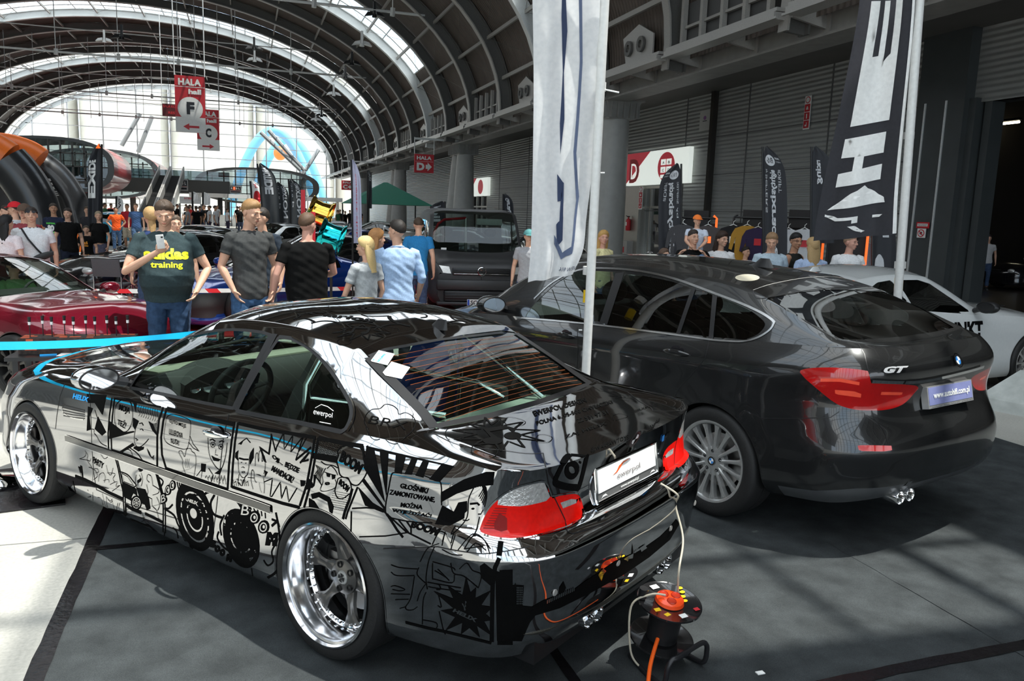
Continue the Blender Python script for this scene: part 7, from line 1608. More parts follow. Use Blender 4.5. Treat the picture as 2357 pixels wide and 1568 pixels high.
wheel_arch(shV,1.45,.35,.38,m_trim,van);wheel_arch(shV,-1.55,.35,.38,m_trim,van);shV.body('body',mV,van);shV.take('windscreen',glass('van windscreen',(.55,.65,.62),1.0,.3),van,inset=.004);shV.take('side_window',mGd,van,mirror='sep');shV.take('quarter_window',mGd,van,mirror='sep')
v0=[(2.36,y*s__,z) for s__ in (1,) for y,z in ()];fr_=vring(2.36,.28,.80,.78,.62)
rings=[]
for k in (1,.66,.33,0.01):rings.append([(2.36+.05*(1-k**2),y*k*sg if False else y*k,z) for sg in (1,) for _,y,z in fr_]+[(2.36+.05*(1-k**2),-y*k,z) for _,y,z in fr_[::-1]])
MB().loft(rings,caps=False,closed=False).build('front_panel',mV,van)
def vb(n_,x,y,z,sx_,sy_,sz_,m_,bev=.01):return MB().box((x,y,z),(sx_,sy_,sz_),bev=bev).build(n_,m_,van)
vb('grille',2.40,0,.84,.06,1.05,.13,m_trim);
for k in range(3):vb('grille_bar',2.435,0,.80+.035*k,.01,1.0,.007,m_trim if k else m_chrome,.002)
vb('front_bumper',2.40,0,.60,.12,1.62,.20,mV,.05);vb('lower_intake',2.42,0,.40,.10,1.35,.20,m_trim,.03);vb('bumper_lip',2.42,0,.27,.16,1.6,.06,mV,.02)
for k in range(4):vb('intake_slat',2.475,0,.33+.045*k,.01,1.3,.012,mV,.003)
for sg in (1,-1):
 MB().loft([[(2.41,sg*.55,.80),(2.30,sg*.86,.82),(2.24,sg*.87,.95),(2.36,sg*.58,.92)],[(2.34,sg*.55,.80),(2.22,sg*.84,.82),(2.18,sg*.85,.95),(2.28,sg*.58,.92)]]).build('headlight',mClr,van);
 for x in (1.45,-1.55):multi_wheel((x,sg*.80,.35),sg,.35,.24,.22,10,van)
Mx=Matrix.Translation((2.445,0,.85)) @ Matrix.Rotation(-PI/2,4,'Z')
MB().lathe([(.070,0),(.078,.006),(.070,.012),(.066,.006)],32,Mx,close=True).build('badge_ring',m_chrome,van)
mb=MB();
for P in (((-.035,.058),(-.012,.008),(0,.035),(.012,.008),(.035,.058)),((-.06,.03),(-.026,-.056),(0,-.004),(.026,-.056),(.06,.03))):mb.tube([(2.452,a,.85+b) for a,b in P],.006,6)
mb.build('badge',m_chrome,van)
q=[Vector((2.50,-.26,.24)),Vector((2.50,.26,.24)),Vector((2.50,.26,.35)),Vector((2.50,-.26,.35))];pl=boardc('number_plate',q,.02,m_white,van);txt(q,'SC 0269R',.12,.15,.95,.85,m_ink,pl,.003,.02);patch('plate_band',q,.01,.04,.08,.96,mat('plate blue',(.02,.08,.5),.4),pl)
vb('sun_visor',1.15,.3,1.72,.05,.5,.12,mat('pale visor',(.5,.52,.48),.6));vb('parking_permit',1.66,-.62,1.20,.01,.1,.05,m_white,.001);seat(van,.55,.45,.75,mI,.65);seat(van,.55,-.45,.75,mI,.65);vb('van_floor',.2,0,.5,4,1.7,.1,m_trim)
MB().loft([[(1.35,y,.9),(1.3,y,1.12),(1.65,y,1.14),(1.7,y,.9)] for y in (-.85,.85)]).build('dashboard',mI,van)
for sg in (1,-1):mirror(van,(1.35,1.12,1.20),mV,sg,1.25)
# open passenger door on the left of the picture, swung forward
d=bpy.data.objects.new('door',None);COL.objects.link(d);d.parent=van;d.location=(1.35,-.97,0);d.rotation_euler=(0,0,math.radians(-62));d['label']='open front door with a red upper edge'
MB().box((-.48,0,.72),(1.0,.07,.85),bev=.03).build('door_panel',mV,d);MB().tube([(0,0,1.12),(-.32,.0,1.66),(-.45,.0,1.74),(-.95,.0,1.78)],.025,8).build('door_top_edge',m_red,d);MB().tube([(-.95,0,1.78),(-.97,0,1.12)],.03,8).build('window_post',sil,d)
MB().add([(0,0,1.13),(-.32,0,1.65),(-.45,0,1.72),(-.94,0,1.76),(-.95,0,1.13)],[(0,1,2,3,4)]).build('door_glass',mG,d,smooth=False)
# ---------------------------------------------------------------- flags on poles
def thin(m,k):
 t=m.node_tree;b=t.nodes['Principled BSDF'];tr=t.nodes.new('ShaderNodeBsdfTranslucent');mx=t.nodes.new('ShaderNodeMixShader');mx.inputs['Fac'].default_value=k
 t.links.new(t.nodes['Color Ramp'].outputs['Color'],tr.inputs['Color']);t.links.new(b.outputs[0],mx.inputs[1]);t.links.new(tr.outputs[0],mx.inputs[2]);t.links.new(mx.outputs[0],t.nodes['Material Output'].inputs['Surface']);return m
mFw=thin(mat('white flag cloth',(.95,.96,.97),.75,sheen=.2),.4);mFb=thin(mat('charcoal flag cloth',(.05,.05,.06),.6,sheen=.5),.5);mPole=mat('white flag pole',(.72,.72,.70),.3)
def cloth(name,edge_a,edge_b,m,parent=None,amp=.04,nu=40,nv=70,seed=0,fold=5,label=None):
 """sheet between two edges (lists of points top to bottom) with soft vertical folds"""
 A,B=[np.array(smooth_poly([tuple(p) for p in e],24,False)) for e in (edge_a,edge_b)];V=[]
 A=A[np.linspace(0,len(A)-1,nv).astype(int)];B=B[np.linspace(0,len(B)-1,nv).astype(int)];n=np.cross(B[0]-A[0],A[-1]-A[0]);n /= np.linalg.norm(n)
 for i in range(nv):
  for j in range(nu):
   u=j/(nu-1);w=math.sin(PI*min(1,u*1.6+.0)) if u < .5 else 1;V.append(A[i]*(1-u)+B[i]*u+n*amp*(math.sin(fold*u*PI+seed+1.5*math.sin(i/nv*3+seed))*(.4+.6*i/nv)+.3*math.sin(11*u+i*.12))*min(1,4*min(u,1-u)+.1))
 F=[(i*nu+j,i*nu+j+1,(i+1)*nu+j+1,(i+1)*nu+j) for i in range(nv-1) for j in range(nu-1)]
 o=mkobj(name,V,F,m,parent);cloth.V=np.array(V).reshape(nv,nu,3);return o
def cloth_print(name,shape,u0,v0,u1,v1,m,parent,rot=0,flip=False,both=True):
 """print on the last cloth in its own (u across, v down) space"""
 G=cloth.V;nv,nu,_=G.shape;v,f=shape;bm=bmesh.new();vs=[bm.verts.new((a,b,0)) for a,b in v]
 for q in f:
  try:bm.faces.new([vs[i] for i in q])
  except ValueError:pass
 for ax in (0,1):
  for k in range(1,14):bmesh.ops.bisect_plane(bm,geom=bm.verts[:]+bm.edges[:]+bm.faces[:],plane_co=(k/14,0,0) if ax==0 else (0,k/14,0),plane_no=(1-ax,ax,0))
 bmesh.ops.triangulate(bm,faces=bm.faces[:]);bm.verts.index_update();n=np.cross(G[0,-1]-G[0,0],G[-1,0]-G[0,0]);n /= np.linalg.norm(n);n *= -np.sign(n @ (G[0,0]-np.array([0,0,EYE])));P=[]
 for q in bm.verts:
  a,b=q.co.x,q.co.y
  if flip:a=1-a
  if rot==90:a,b=1-b,a
  elif rot==-90:a,b=b,1-a
  u=(u0+(u1-u0)*a)*(nu-1);w=(v0+(v1-v0)*(1-b))*(nv-1);i,j=int(min(nv-2,max(0,w))),int(min(nu-2,max(0,u)));fu,fv=u-j,w-i
  P.append(G[i,j]*(1-fu)*(1-fv)+G[i,j+1]*fu*(1-fv)+G[i+1,j]*(1-fu)*fv+G[i+1,j+1]*fu*fv+n*.008)
 F=[[q.index for q in g.verts] for g in bm.faces];bm.free();return mkobj(name,P,F,m,parent,smooth=True,auto=0)
def fl(pts,d):return [tuple(at(x,y,d=d)) for x,y in pts]
def pole(label,top,bot,base_z0,d,r,name='flagpole',clips=()):
 a,b=at(*top,d=d),at(*bot,d=d);dr=(a-b).normalized();t=empty(name,tuple(b+dr*((0.012-b.z)/dr.z)),label=label,cat='flagpole',group=None);o0=t.location.copy();up=(a+dr*1.2)-o0
 MB().tube([(0,0,0),tuple(up)],r,16).build('pole',mPole,t);MB().lathe([(0,0),(.22,0),(.22,.02),(.05,.05),(r*1.3,.3)],24,Matrix.Rotation(PI/2,4,'X')).build('foot',m_lt,t)
 for (x,y) in clips:q=at(x,y,d=d-.0)-o0;MB().tube([tuple(q-dr*.03),tuple(q+dr*.03)],r*1.35,14).build('joint_ring',mPole,t)
 return t,o0,dr
d1=5.9;t1,o1,dr1=pole('white flagpole between the two nearest cars, with a yellow band',(1392,0),(1348,868),0,d1,.032,clips=((1381,200),(1355,623)))
def band(t,o0,d,p0,p1,r,m):a,b=at(*p0,d=d)-o0,at(*p1,d=d)-o0;MB().tube([tuple(a),tuple(b)],r*1.03,16).build('band',m,t)
mY=mat('yellow band',(.85,.55,.01),.4);band(t1,o1,d1,(1353.2,668),(1351.5,697),.032,mY)
for (x,y,dx) in ((1385,205,40),(1378,398,14),(1340,760,-8)):a,b=at(x,y,d=d1-.04),at(x+dx,y+(8 if dx > 20 else 0),d=d1-.04);MB().tube([tuple(a-o1),tuple(b-o1)],.006,6).build('zip_tie',m_white,t1)
wf=cloth('flag',fl([(1222,-160),(1228,150),(1226,400),(1222,560),(1215,650)],5.85),fl([(1386,-160),(1376,160),(1364,380),(1350,500),(1342,575),(1318,632)],5.85),mFw,amp=.035,seed=1,fold=4);tag(wf,'large white flag with thin dark outline logo on the pole between the nearest cars','flag')
mNv=mat('navy print',(.02,.035,.09),.6);lt=mat('grey blue print',(.10,.13,.22),.6);pr=lambda P:poly_shape(P)
cloth_print('logo_line',pr([(.40,1),(.47,1),(.44,.8),(.47,.72),(.42,.6),(.45,.45),(.40,.3),(.37,.42),(.40,.6),(.37,.75)]),.1,.0,1.0,.60,mNv,wf)
cloth_print('logo_block',pr([(.2,1),(.75,.95),(.9,.5),(.95,.12),(.5,0),(.35,.4),(.6,.45),(.6,.72),(.35,.7)]),.38,.48,.60,.78,mNv,wf)
cloth_print('logo_outline',pr([(.50,1),(.58,1),(.66,.78),(.60,.55),(.75,.4),(.72,.05),(.45,0),(.2,.12),(.18,.18),(.45,.05),(.66,.1),(.69,.38),(.53,.55),(.6,.78)]),.30,.02,1.0,.86,lt,wf)
cloth_print('lettering',text_shape('VEW 916',0),.65,.915,1.0,.945,mNv,wf,flip=True)
d2=8.2;t2,o2,dr2=pole('white flagpole at the right behind the white coupe, holding the black flag',(2117,0),(2066,690),0,d2,.037,clips=((2106,75),(2091,312),(2072,610)));band(t2,o2,d2,(2069.5,640),(2067.6,668),.037,mY)
bf=cloth('flag',fl([(1985,-120),(1975,30),(1935,240),(1900,400),(1882,490),(1872,555)],8.15),fl([(2112,-120),(2103,60),(2080,300),(2068,440),(2064,540)],8.15),mFb,amp=.04,seed=2.2,fold=3);tag(bf,'tall charcoal flag with white block letters on the right hand flagpole','flag')
for P in ([(0,.98),(.62,1),(.62,.62),(.34,.62),(.34,.38),(.62,.38),(.62,0),(0,.02),(0,.35),(.20,.36),(.20,.64),(0,.66)],):cloth_print('letter',pr([(a/.62,b) for a,b in P]),.18,.50,.76,.68,m_white,bf)
cloth_print('letter',pr([(.0,1),(.3,1),(.28,.55),(.45,.55),(.45,1),(.62,1),(.62,.5),(.8,.55),(.8,1),(1,1),(1,0),(0,.0)]),.22,.18,.78,.47,m_white,bf)
cloth_print('arch_shape',pr([(0,0),(1,0),(.98,.25),(.8,.6),(.62,1),(.4,.75),(.2,.4)]),.12,.695,.84,.80,m_white,bf)
cloth_print('bracket_shape',pr([(0,1),(.3,.62),(.75,.62),(.75,.15),(.62,.15),(.62,.42),(.25,.42),(0,.8)]),.10,.82,.66,.90,m_white,bf);cloth_print('wedge',pr([(0,1),(.4,1),(1,.2),(.8,0)]),.40,.905,.62,.96,m_white,bf);cloth_print('wedge',pr([(0,1),(1,1),(.7,0),(0,0)]),.70,.855,.82,.872,m_white,bf)
cloth_print('hem',pr([(0,0),(1,0),(1,1),(0,1)]),.95,.01,.995,.99,m_white,bf)
# beach flags ------------------------------------------------------------
def beach(label,px0,px1,ytop,ybot,d,m,texts=(),lean=0,side=1,rot=90,flip=True):
 """feather flag: curved top towards one side; px0 is the pole foot side"""
 xp,xo=(px0,px1) if side > 0 else (px1,px0);w=xo-xp;H=ybot-ytop
 pe=[(xp,ybot),(xp,ytop+.3*H),(xp+.02*w,ytop+.1*H),(xp+.12*w,ytop+.0*H)];fe=[(xo,ybot),(xo,ytop+.38*H),(xo-.12*w,ytop+.16*H),(xo-.45*w,ytop+.05*H),(xp+.2*w,ytop)]
 o=cloth('beach_flag',fl([(xo+lean*(1-(y-ytop)/H),y) for x,y in []] or [(xp+.12*w+lean,ytop),(xp+.02*w+lean*.8,ytop+.1*H),(xp+lean*.5,ytop+.35*H),(xp,ybot)],d),fl([(xp+.2*w+lean,ytop-2),(xo-.2*w+lean*.8,ytop+.13*H),(xo+lean*.5,ytop+.36*H),(xo,ybot)],d),m,amp=.02*d/10,seed=px0,fold=2,nu=16,nv=40);tag(o,label,'beach flag')
 for s,u0,v0,u1,v1,mm,bd in texts:cloth_print('print',text_shape(s,bd) if isinstance(s,str) else s,u0,v0,u1,v1,mm,o,rot=rot if isinstance(s,str) and len(s) > 2 else 0,flip=flip and isinstance(s,str))
 a=at(xp+lean,ytop,d=d);b=at(xp,ybot,d=d);z=MB().tube([(b.x,b.y,0),tuple(b),tuple(at(xp+lean*.5,ytop+.35*H,d=d)),tuple(a)],.012*d/10,6).build('mast',m_blk,o);MB().box((b.x,b.y,.02),(.6,.6,.04)).build('foot_plate',m_blk,o,smooth=False);return o
sq=poly_shape(disc(.5,.5,.5,.5,24));mFk=mat('black flag cloth',(.012,.014,.02),.6,sheen=.3);mFg=mat('slate flag cloth',(.045,.05,.055),.6);pw=mat('pale print',(.55,.57,.6),.6)
B86=lambda o:((sq,.12,.25,.62,.44,pw,0),('86',.2,.29,.54,.40,mFk,.05),('STAR',.66,.28,.92,.31,pw,.04),('HALA 4',.66,.34,.92,.37,pw,0),('eightysixracing',.30,.50,.60,.95,pw,.03),('#DRIFT',.66,.48,.80,.70,pw,0),('by SHIFTERS',.12,.50,.22,.78,pw,0))
beach('black beach flag printed 86, leftmost of the racing flags beside the doors',1516,1568,377,600,15.2,mFk,B86(0),side=-1,lean=0,flip=False)
beach('black beach flag printed 86 in mirror writing behind the young man in blue',1757,1812,338,610,14,mFk,B86(0),lean=-2)
beach('black beach flag partly hidden by the big charcoal flag',1866,1920,338,560,14,mFk,(('racing',.2,.4,.5,.7,pw,.03),),lean=2)
beach('tall slate beach flag with outlined white lettering, leaning left',606,645,377,521,29.0,mFg,(('AIROTIDE',.25,.22,.75,.75,pw,.05),),lean=-14)
beach('slate beach flag with mirrored white letters, left one of the two',640,668,420,520,29.3,mFg,(('OMAXTON',.5,.28,.85,.9,pw,.03),('u b i s o p',.12,.3,.3,.8,pw,0)),lean=-6)
beach('slate beach flag with mirrored white letters, right one of the two',670,700,413,519,29.3,mFg,(('OMAXTON',.5,.28,.85,.9,pw,.03),('u b i s o p',.12,.3,.3,.8,pw,0)),lean=-6)
beach('white beach flag with red lettering behind the young man in grey',580,604,417,478,29.4,mFw,(('Xroy',.3,.3,.7,.6,m_red,.03),(sq,.2,.68,.85,.95,m_red,0)),lean=-4)
beach('narrow white and navy flag hanging behind the black shirted man',812,833,368,560,12.5,mat('lilac white cloth',(.42,.42,.55),.6),(('motorsport club',.4,.45,.6,.95,m_red,0),),lean=-4)
beach('slim black beach flag beside the green tent',846,856,392,480,40,mFk,(('Clarion',.2,.2,.8,.6,pw,0),))
beach('black beach flag with white script beside the van, left one',990,1024,464,520,24,mFk,(('Veil',.3,.45,.8,.9,pw,.03),),side=-1);beach('black beach flag with white script right of the van',1158,1182,447,540,22,mFk,(('Garage',.25,.3,.8,.9,pw,.03),))
beach('black and orange beach flag before the red tube on the left',202,234,332,520,24,mFk,(('EXIDE',.45,.48,.95,.82,m_white,.05),(poly_shape([(0,0),(.8,.1),(1,1),(.6,.95)]),.0,.0,1,.22,m_or,0)),side=-1,flip=False)
beach('white beach flag with black letters among the far stands',268,284,452,500,47,mFw,(('JRW',.3,.3,.75,.8,m_ink,.02),));beach('white beach flag left of the pair above the booth',443,456,443,462,60,mFw,());beach('white beach flag right of the pair above the booth',467,484,444,472,60,mFw,())
beach('tall black banner with white letters at the right of the clothes stand',2008,2062,500,640,15.0,mFk,(('Eight',.45,.05,.8,.65,pw,.03),(sq,.1,.8,.5,1,pw,0)),flip=False,rot=90)
# ---------------------------------------------------------------- hanging hall signs
def hang(label,px0,px1,y0,y1,Y,kind,z2=None):
 a=at(px0,y0,y=Y);b=at(px1,y1,y=Y);q=[Vector((a.x,Y,b.z)),Vector((b.x,Y,b.z)),Vector((b.x,Y,a.z)),Vector((a.x,Y,a.z))];s=panel('hanging_banner',q,m_red,label,'sign',.06);return q,s
def hwire(q,s,top):
 for k in (0,1):p=q[3-k];top=top if top < 9 else vh(p.x,.62);MB().tube([tuple(p),(p.x,p.y,top)],.03,4).build('wire',m_tie,s)
for lb,L,a,Y,arrow in (('large red HALA hall F banner hanging from the vault','F',(401,474,172,307),50,-1),('red HALA hall C banner behind the F banner','C',(452,506,250,348),67,1)):
 q,s=hang(lb,*a,Y,L);hwire(q,s,16);txt(q,'HALA',.12,.83,.88,.95,m_white,s,.02,.05);patch('rule',q,0,.80,1,.81,m_white,s,.02);txt(q,'hall',.45,.68,.88,.77,m_white,s,.02,.05);patch('lower_field',q,0,0,1,.27,m_white,s,.01);polypatch('ring',q,disc(.5,.42,.42,.21),m_white,s,.015);txt(q,L,.38,.32,.64,.54,m_ink,s,.03,.05)
 A_=[(.25,.10),(.45,.16),(.45,.12),(.78,.12),(.78,.08),(.45,.08),(.45,.04)];polypatch('arrow',q,A_ if arrow < 0 else [(1-u,v_) for u,v_ in A_[::-1]],m_red,s,.03)
mDr=mat('dark maroon sign',(.10,.012,.012),.5);q,s=hang('dark maroon conference hall sign half hidden by the F banner',373,420,238,270,75,'S');s.data.materials[0]=mDr;hwire(q,s,16);txt(q,'SALA KONF.',.05,.7,.9,.9,m_red,s,.02);txt(q,'REST.',.3,.2,.8,.4,m_red,s,.02)
for lb,a,Y,L in (('square red HALA D sign with arrow hanging from the gantry',(954,998,354,399),49.0,'D'),('small square red HALA C sign with arrow, far down the gantry',(786,813,415,438),76,'C')):
 q,s=hang(lb,*a,Y,L);hwire(q,s,6.3);MB().box(((q[3].x+12.6)/2,Y,6.22),(12.6-q[3].x,.08,.12)).build('bracket',m_tie,s,smooth=False);txt(q,'HALA',.12,.70,.88,.90,m_white,s,.02,.04);patch('rule',q,.05,.60,.95,.61,m_white,s,.02);txt(q,L,.12,.12,.52,.54,m_white,s,.02,.06);polypatch('arrow',q,[(.58,.22),(.68,.22),(.68,.10),(.90,.33),(.68,.56),(.68,.44),(.58,.44)],m_white,s,.03)
# ---------------------------------------------------------------- far end: pavilions, escalators, booths, outside
mRt=mat('red tube cladding',(.42,.02,.03),.35,0,coat=.4);mGf=mat('grey facade panel',(.13,.14,.145),.5);mDg=glass('pavilion glass',(.5,.6,.62),1.2,.4)
def pavilion(label,cx,cz,rx,rz,Y0,Y1,m,rim=.5):
 t=empty('pavilion',(cx,Y0,0),label=label,cat='pavilion',group=None);N=40;E_=lambda s,y:[(rx*s*math.copysign(abs(math.cos(a))**.8,math.cos(a)),y,cz+rz*s*math.copysign(abs(math.sin(a))**.8,math.sin(a))) for a in [2*PI*k/N for k in range(N)]]
 MB().loft([E_(1,0),E_(1,Y1-Y0)],caps=False).build('shell',m,t);MB().loft([E_(1.0,-.02),E_(.90,-.04),E_(.90,.3)],caps=False).build('front_rim',mGf if m is mRt else m_rib,t);MB().add(E_(.90,.2),[tuple(range(N))]).build('front_glass',mDg,t,smooth=False)
 fr=MB();
 for k in range(-4,5):x=rx*.9*k/5;h_=rz*.9*math.sqrt(max(0,1-(k/5)**2));fr.box((x,.1,cz),(.12,.15,2*h_))
 for zz_ in (-.45,.0,.45):fr.box((0,.1,cz+rz*zz_),(2*rx*.9*math.sqrt(1-zz_**2),.15,.1))
 fr.build('mullion',m_rib,t,smooth=False)
 MB().box((0,(Y1-Y0)/2,cz-rz*.55),(rx*1.4,Y1-Y0,.2)).build('pavilion_floor',m_rib,t,smooth=False)
 for x in (-rx*.5,rx*.5):MB().cyl((x,2,0),(x,2,cz-rz*.8),.3).build('support',m_rib,t)
 return t
z0_=at(110,446,y=70).z;z1_=at(110,313,y=70).z;xr=at(263,380,y=70).x;xl=at(-45,380,y=70).x
pavilion('large red tube pavilion with a glazed oval front on the left',(xl+xr)/2,(z0_+z1_)/2,(xr-xl)/2,(z1_-z0_)/2,70,80,mRt)
xr2=at(397,400,y=112).x;MB_=pavilion('farther piece of the red tube seen past the first one',xr2-6,(z0_+z1_)/2+.3,6.0,2.6,96,112,mRt)
a,b=at(447,428,y=100),at(735,428,y=100);zt,zb=at(590,386,y=100).z,at(590,470,y=100).z;pavilion('central dark framed oval glass pavilion at the far end',(a.x+b.x)/2,(zt+zb)/2,(b.x-a.x)/2,(zt-zb)/2,100,108,m_rib)
t=empty('footbridge',(-12,90,0),label='dark footbridge deck between the red tube and the central pavilion',cat='footbridge');MB().box((3,0,3.6),(15,4,1.3)).build('deck',m_rib,t,smooth=False);MB().box((3,-2,4.7),(15,.05,.9)).build('balustrade',mDg,t,smooth=False)
for x in (-3.5,3,9.5):MB().cyl((x,0,0),(x,0,3.2),.25).build('support',m_rib,t)
for lb,p0,p1 in (('escalator with bright handrails under the footbridge, left one',322,348),('escalator with bright handrails under the footbridge, right one',356,388)):
 a,b=at(p0,490,y=68),at(p1,490,y=68);t=empty('escalator',((a.x+b.x)/2,68,0),label=lb,cat='escalator');w=(b.x-a.x)/2
 MB().loft([[(-w,0,.0),(w,0,.0),(w,0,.5),(-w,0,.5)],[(-w,17,4.0),(w,17,4.0),(w,17,4.5),(-w,17,4.5)]]).build('truss',m_trim,t,smooth=False)
 for s in (1,-1):MB().loft([[(s*w*1.0,0,.4),(s*w*1.25,0,.4),(s*w*1.25,0,1.3),(s*w*1.0,0,1.3)],[(s*w*1.0,17,4.4),(s*w*1.25,17,4.4),(s*w*1.25,17,5.4),(s*w*1.0,17,5.4)]]).build('handrail',m_lt,t,smooth=False)
 mb=MB();[mb.box((0,k*.42,.52+k*.1),(2*w,.34,.12)) for k in range(40)];mb.build('steps',mat('escalator step',(.05,.05,.05),.5),t,smooth=False)
def board(label,a,Y,fn,m=m_white,name='sign',cat='sign',legs=True):
 p=at(a[0],a[2],y=Y);r_=at(a[1],a[3],y=Y);q=[Vector((p.x,Y,r_.z)),Vector((r_.x,Y,r_.z)),Vector((r_.x,Y,p.z)),Vector((p.x,Y,p.z))];s=panel(name,q,m,label,cat,.15);fn(q,s);return q,s
def robl(q,s):
 for k in (2,3):MB().cyl(tuple(q[k]),(q[k].x,q[k].y+(4 if q[k].y < 90 else 3.2),3.9),.04,n=5).build('hanger',m_blk,s)
 patch('dark_field',q,.06,.42,.94,.88,m_ink,s,.02)
 for i,c in enumerate('ROBL'):patch('tile',q,.10+i*.205,.46,.28+i*.205,.84,m_or if i==1 else mFg,s,.04);txt(q,c,.13+i*.205,.52,.25+i*.205,.78,m_white,s,.06,.04)
 patch('rule',q,.06,.34,.94,.37,m_red,s,.03);patch('dark_field',q,.1,.12,.9,.27,m_ink,s,.02)
for lb,a,Y in (('grey framed dark tile sign hung from the footbridge, leftmost of three',(402,433,411,440),86),('grey framed dark tile sign, middle of three, below the oval pavilion',(460,488,425,444),97),('grey framed dark tile sign, rightmost of three, below the oval pavilion',(528,556,427,446),97)):board(lb,a,Y,robl,mat('silver board',(.45,.45,.45),.4))
def ic(q,s):txt(q,'INTERCARS',.22,.62,.78,.88,m_red,s,.03,.02);patch('rule',q,0,.48,1,.5,m_lt,s,.02)
q,s=board('white fascia board with red lettering on a far booth',(413,463,452,470),66,ic)
for p in (q[0],q[1]):MB().tube([tuple(p),(p.x,p.y,0)],.08,6).build('post',m_lt,s)
for i in range(4):
 p=at(475+i*95,485,y=72);t=empty('sales_booth',(p.x,78,0),label='pale sales booth counter with canopy in the far crowd',cat='booth',group='far sales booths');MB().box((0,0,.5),(2.6,1.2,1.0)).build('counter',m_wht,t,smooth=False);MB().box((0,0,2.7),(3.2,2.2,.35)).build('canopy',m_wht if i % 2 else m_lt,t,smooth=False)
 for s_ in (1,-1):MB().cyl((s_*1.4,.9,0),(s_*1.4,.9,2.6),.05,n=6).build('post',m_lt,t)
# outside: silos, blue arches, yard
mS=mat('pale concrete silo',(.62,.60,.54),.8,var=.08,scale=.3)
for i in range(5):
 t=MB().cyl((0,0,0),(0,0,34),7.6,n=40).build('silo',mS,loc=(-37+i*15.6,172,0));tag(t,'tall pale concrete silo outside, behind the end glass','silo','silos outside the end glass')
mAr=mat('sky blue arch steel',(.18,.50,.78),.5)
for i,(x0,x1,zt,y) in enumerate(((-2.6,11.5,13.5,135),(0.5,13.5,12.8,141))):
 o=MB().tube([(x0+(x1-x0)*k/24,y,zt*(1-(2*k/24-1)**2)*1.0+.2) for k in range(25)],.7,12).build('steel_arch',mAr);tag(o,'tall sky blue steel arch outside the end glass, %s one' % ('nearer' if i==0 else 'farther'),'arch')
o=MB().ball((5.3,134,10.2),(1.0,1.0,1.1)).build('orange_ball',m_or,loc=None);tag(o,'orange ball hanging in the blue arch outside','ball')
o=MB().box((12,190,5),(40,4,10)).build('yard_building',mat('pale yard building',(.55,.58,.6),.7,var=.3,scale=.2),smooth=False);tag(o,'pale building across the yard seen through the right of the end glass','building')
o=MB().box((0,190,-.06),(200,140,.1)).build('floor',mat('sunlit yard paving',(.5,.5,.47),.8),smooth=False);tag(o,kind='structure')
# inflatable black and orange arch tent ------------------------------------
D_=28.0;t=empty('inflatable_tent',(at(60,560,y=D_).x,D_,0),label='inflatable tent with thick black legs and an orange crown at the left',cat='tent');ox=t.location
mIn=mat('black inflatable fabric',(.018,.019,.021),.28,coat=.3);mIo=mat('orange inflatable fabric',(.85,.17,.02),.35)
def pl(pts,Y):return [tuple(at(x,y,y=Y)-ox) for x,y in pts]
def itube(n_,pts,r,m):MB().tube(smooth_poly(pts,8,False),r,20).build(n_,m,t)
itube('leg',pl([(14,372),(48,410),(78,460),(95,520)],27.5),.62,mIn);itube('leg_foot',pl([(95,518),(100,545),(102,585)],27.5),.64,mIo)
itube('leg',pl([(80,376),(125,410),(160,460),(178,530)],30),.52,mIn);itube('leg_foot',pl([(178,528),(181,550),(182,578)],30),.54,mIo)
itube('crown',pl([(-60,330),(-20,345),(20,350),(60,362),(86,378)],29),.55,mIo);itube('crown',pl([(-60,345),(-20,352),(14,372)],28),.62,mIo);itube('leg',pl([(-60,350),(-90,420),(-100,580)],30),.5,mIn)
def sheetp(n_,pts,Y,m,par):P=[at(x,y,y=Y)-ox for x,y in pts];return MB().add([tuple(p) for p in P],[tuple(range(len(P)))]).build(n_,m,par,smooth=False)
sheetp('side_canopy',[(55,380),(100,395),(140,450),(95,452),(80,430)],29.3,mIn,t);sheetp('rear_canopy',[(-10,400),(70,425),(185,560),(-10,560)],31.5,m_blk,t)
q=[Vector(at(x,y,y=28.9))-ox for x,y in ((97,434),(127,436),(116,411),(80,410))];txt(q,'RACE',0,0,1,1,m_white,t,.02,.05);q=[Vector(at(x,y,y=28.9))-ox for x,y in ((100,452),(137,452),(130,438),(99,436))]
for k in range(3):patch('stripe',q,0,.1+.3*k,1,.25+.3*k,m_white,t,.02)
# green gazebo
q=at(845,500,y=45);t=empty('gazebo',(q.x+1,45,0),label='gazebo with a green and black roof before the far columns',cat='gazebo');MB().loft([[(-2.2,-2.2,2.2),(2.2,-2.2,2.2),(2.2,2.2,2.2),(-2.2,2.2,2.2)],[(-.1,-.1,3.4),(.1,-.1,3.4),(.1,.1,3.4),(-.1,.1,3.4)]]).build('roof',mat('green canvas',(.02,.20,.13),.7),t,smooth=False)
for a in (-2.1,2.1):
 for b in (-2.1,2.1):MB().cyl((a,b,0),(a,b,2.2),.04,n=6).build('post',m_blk,t)
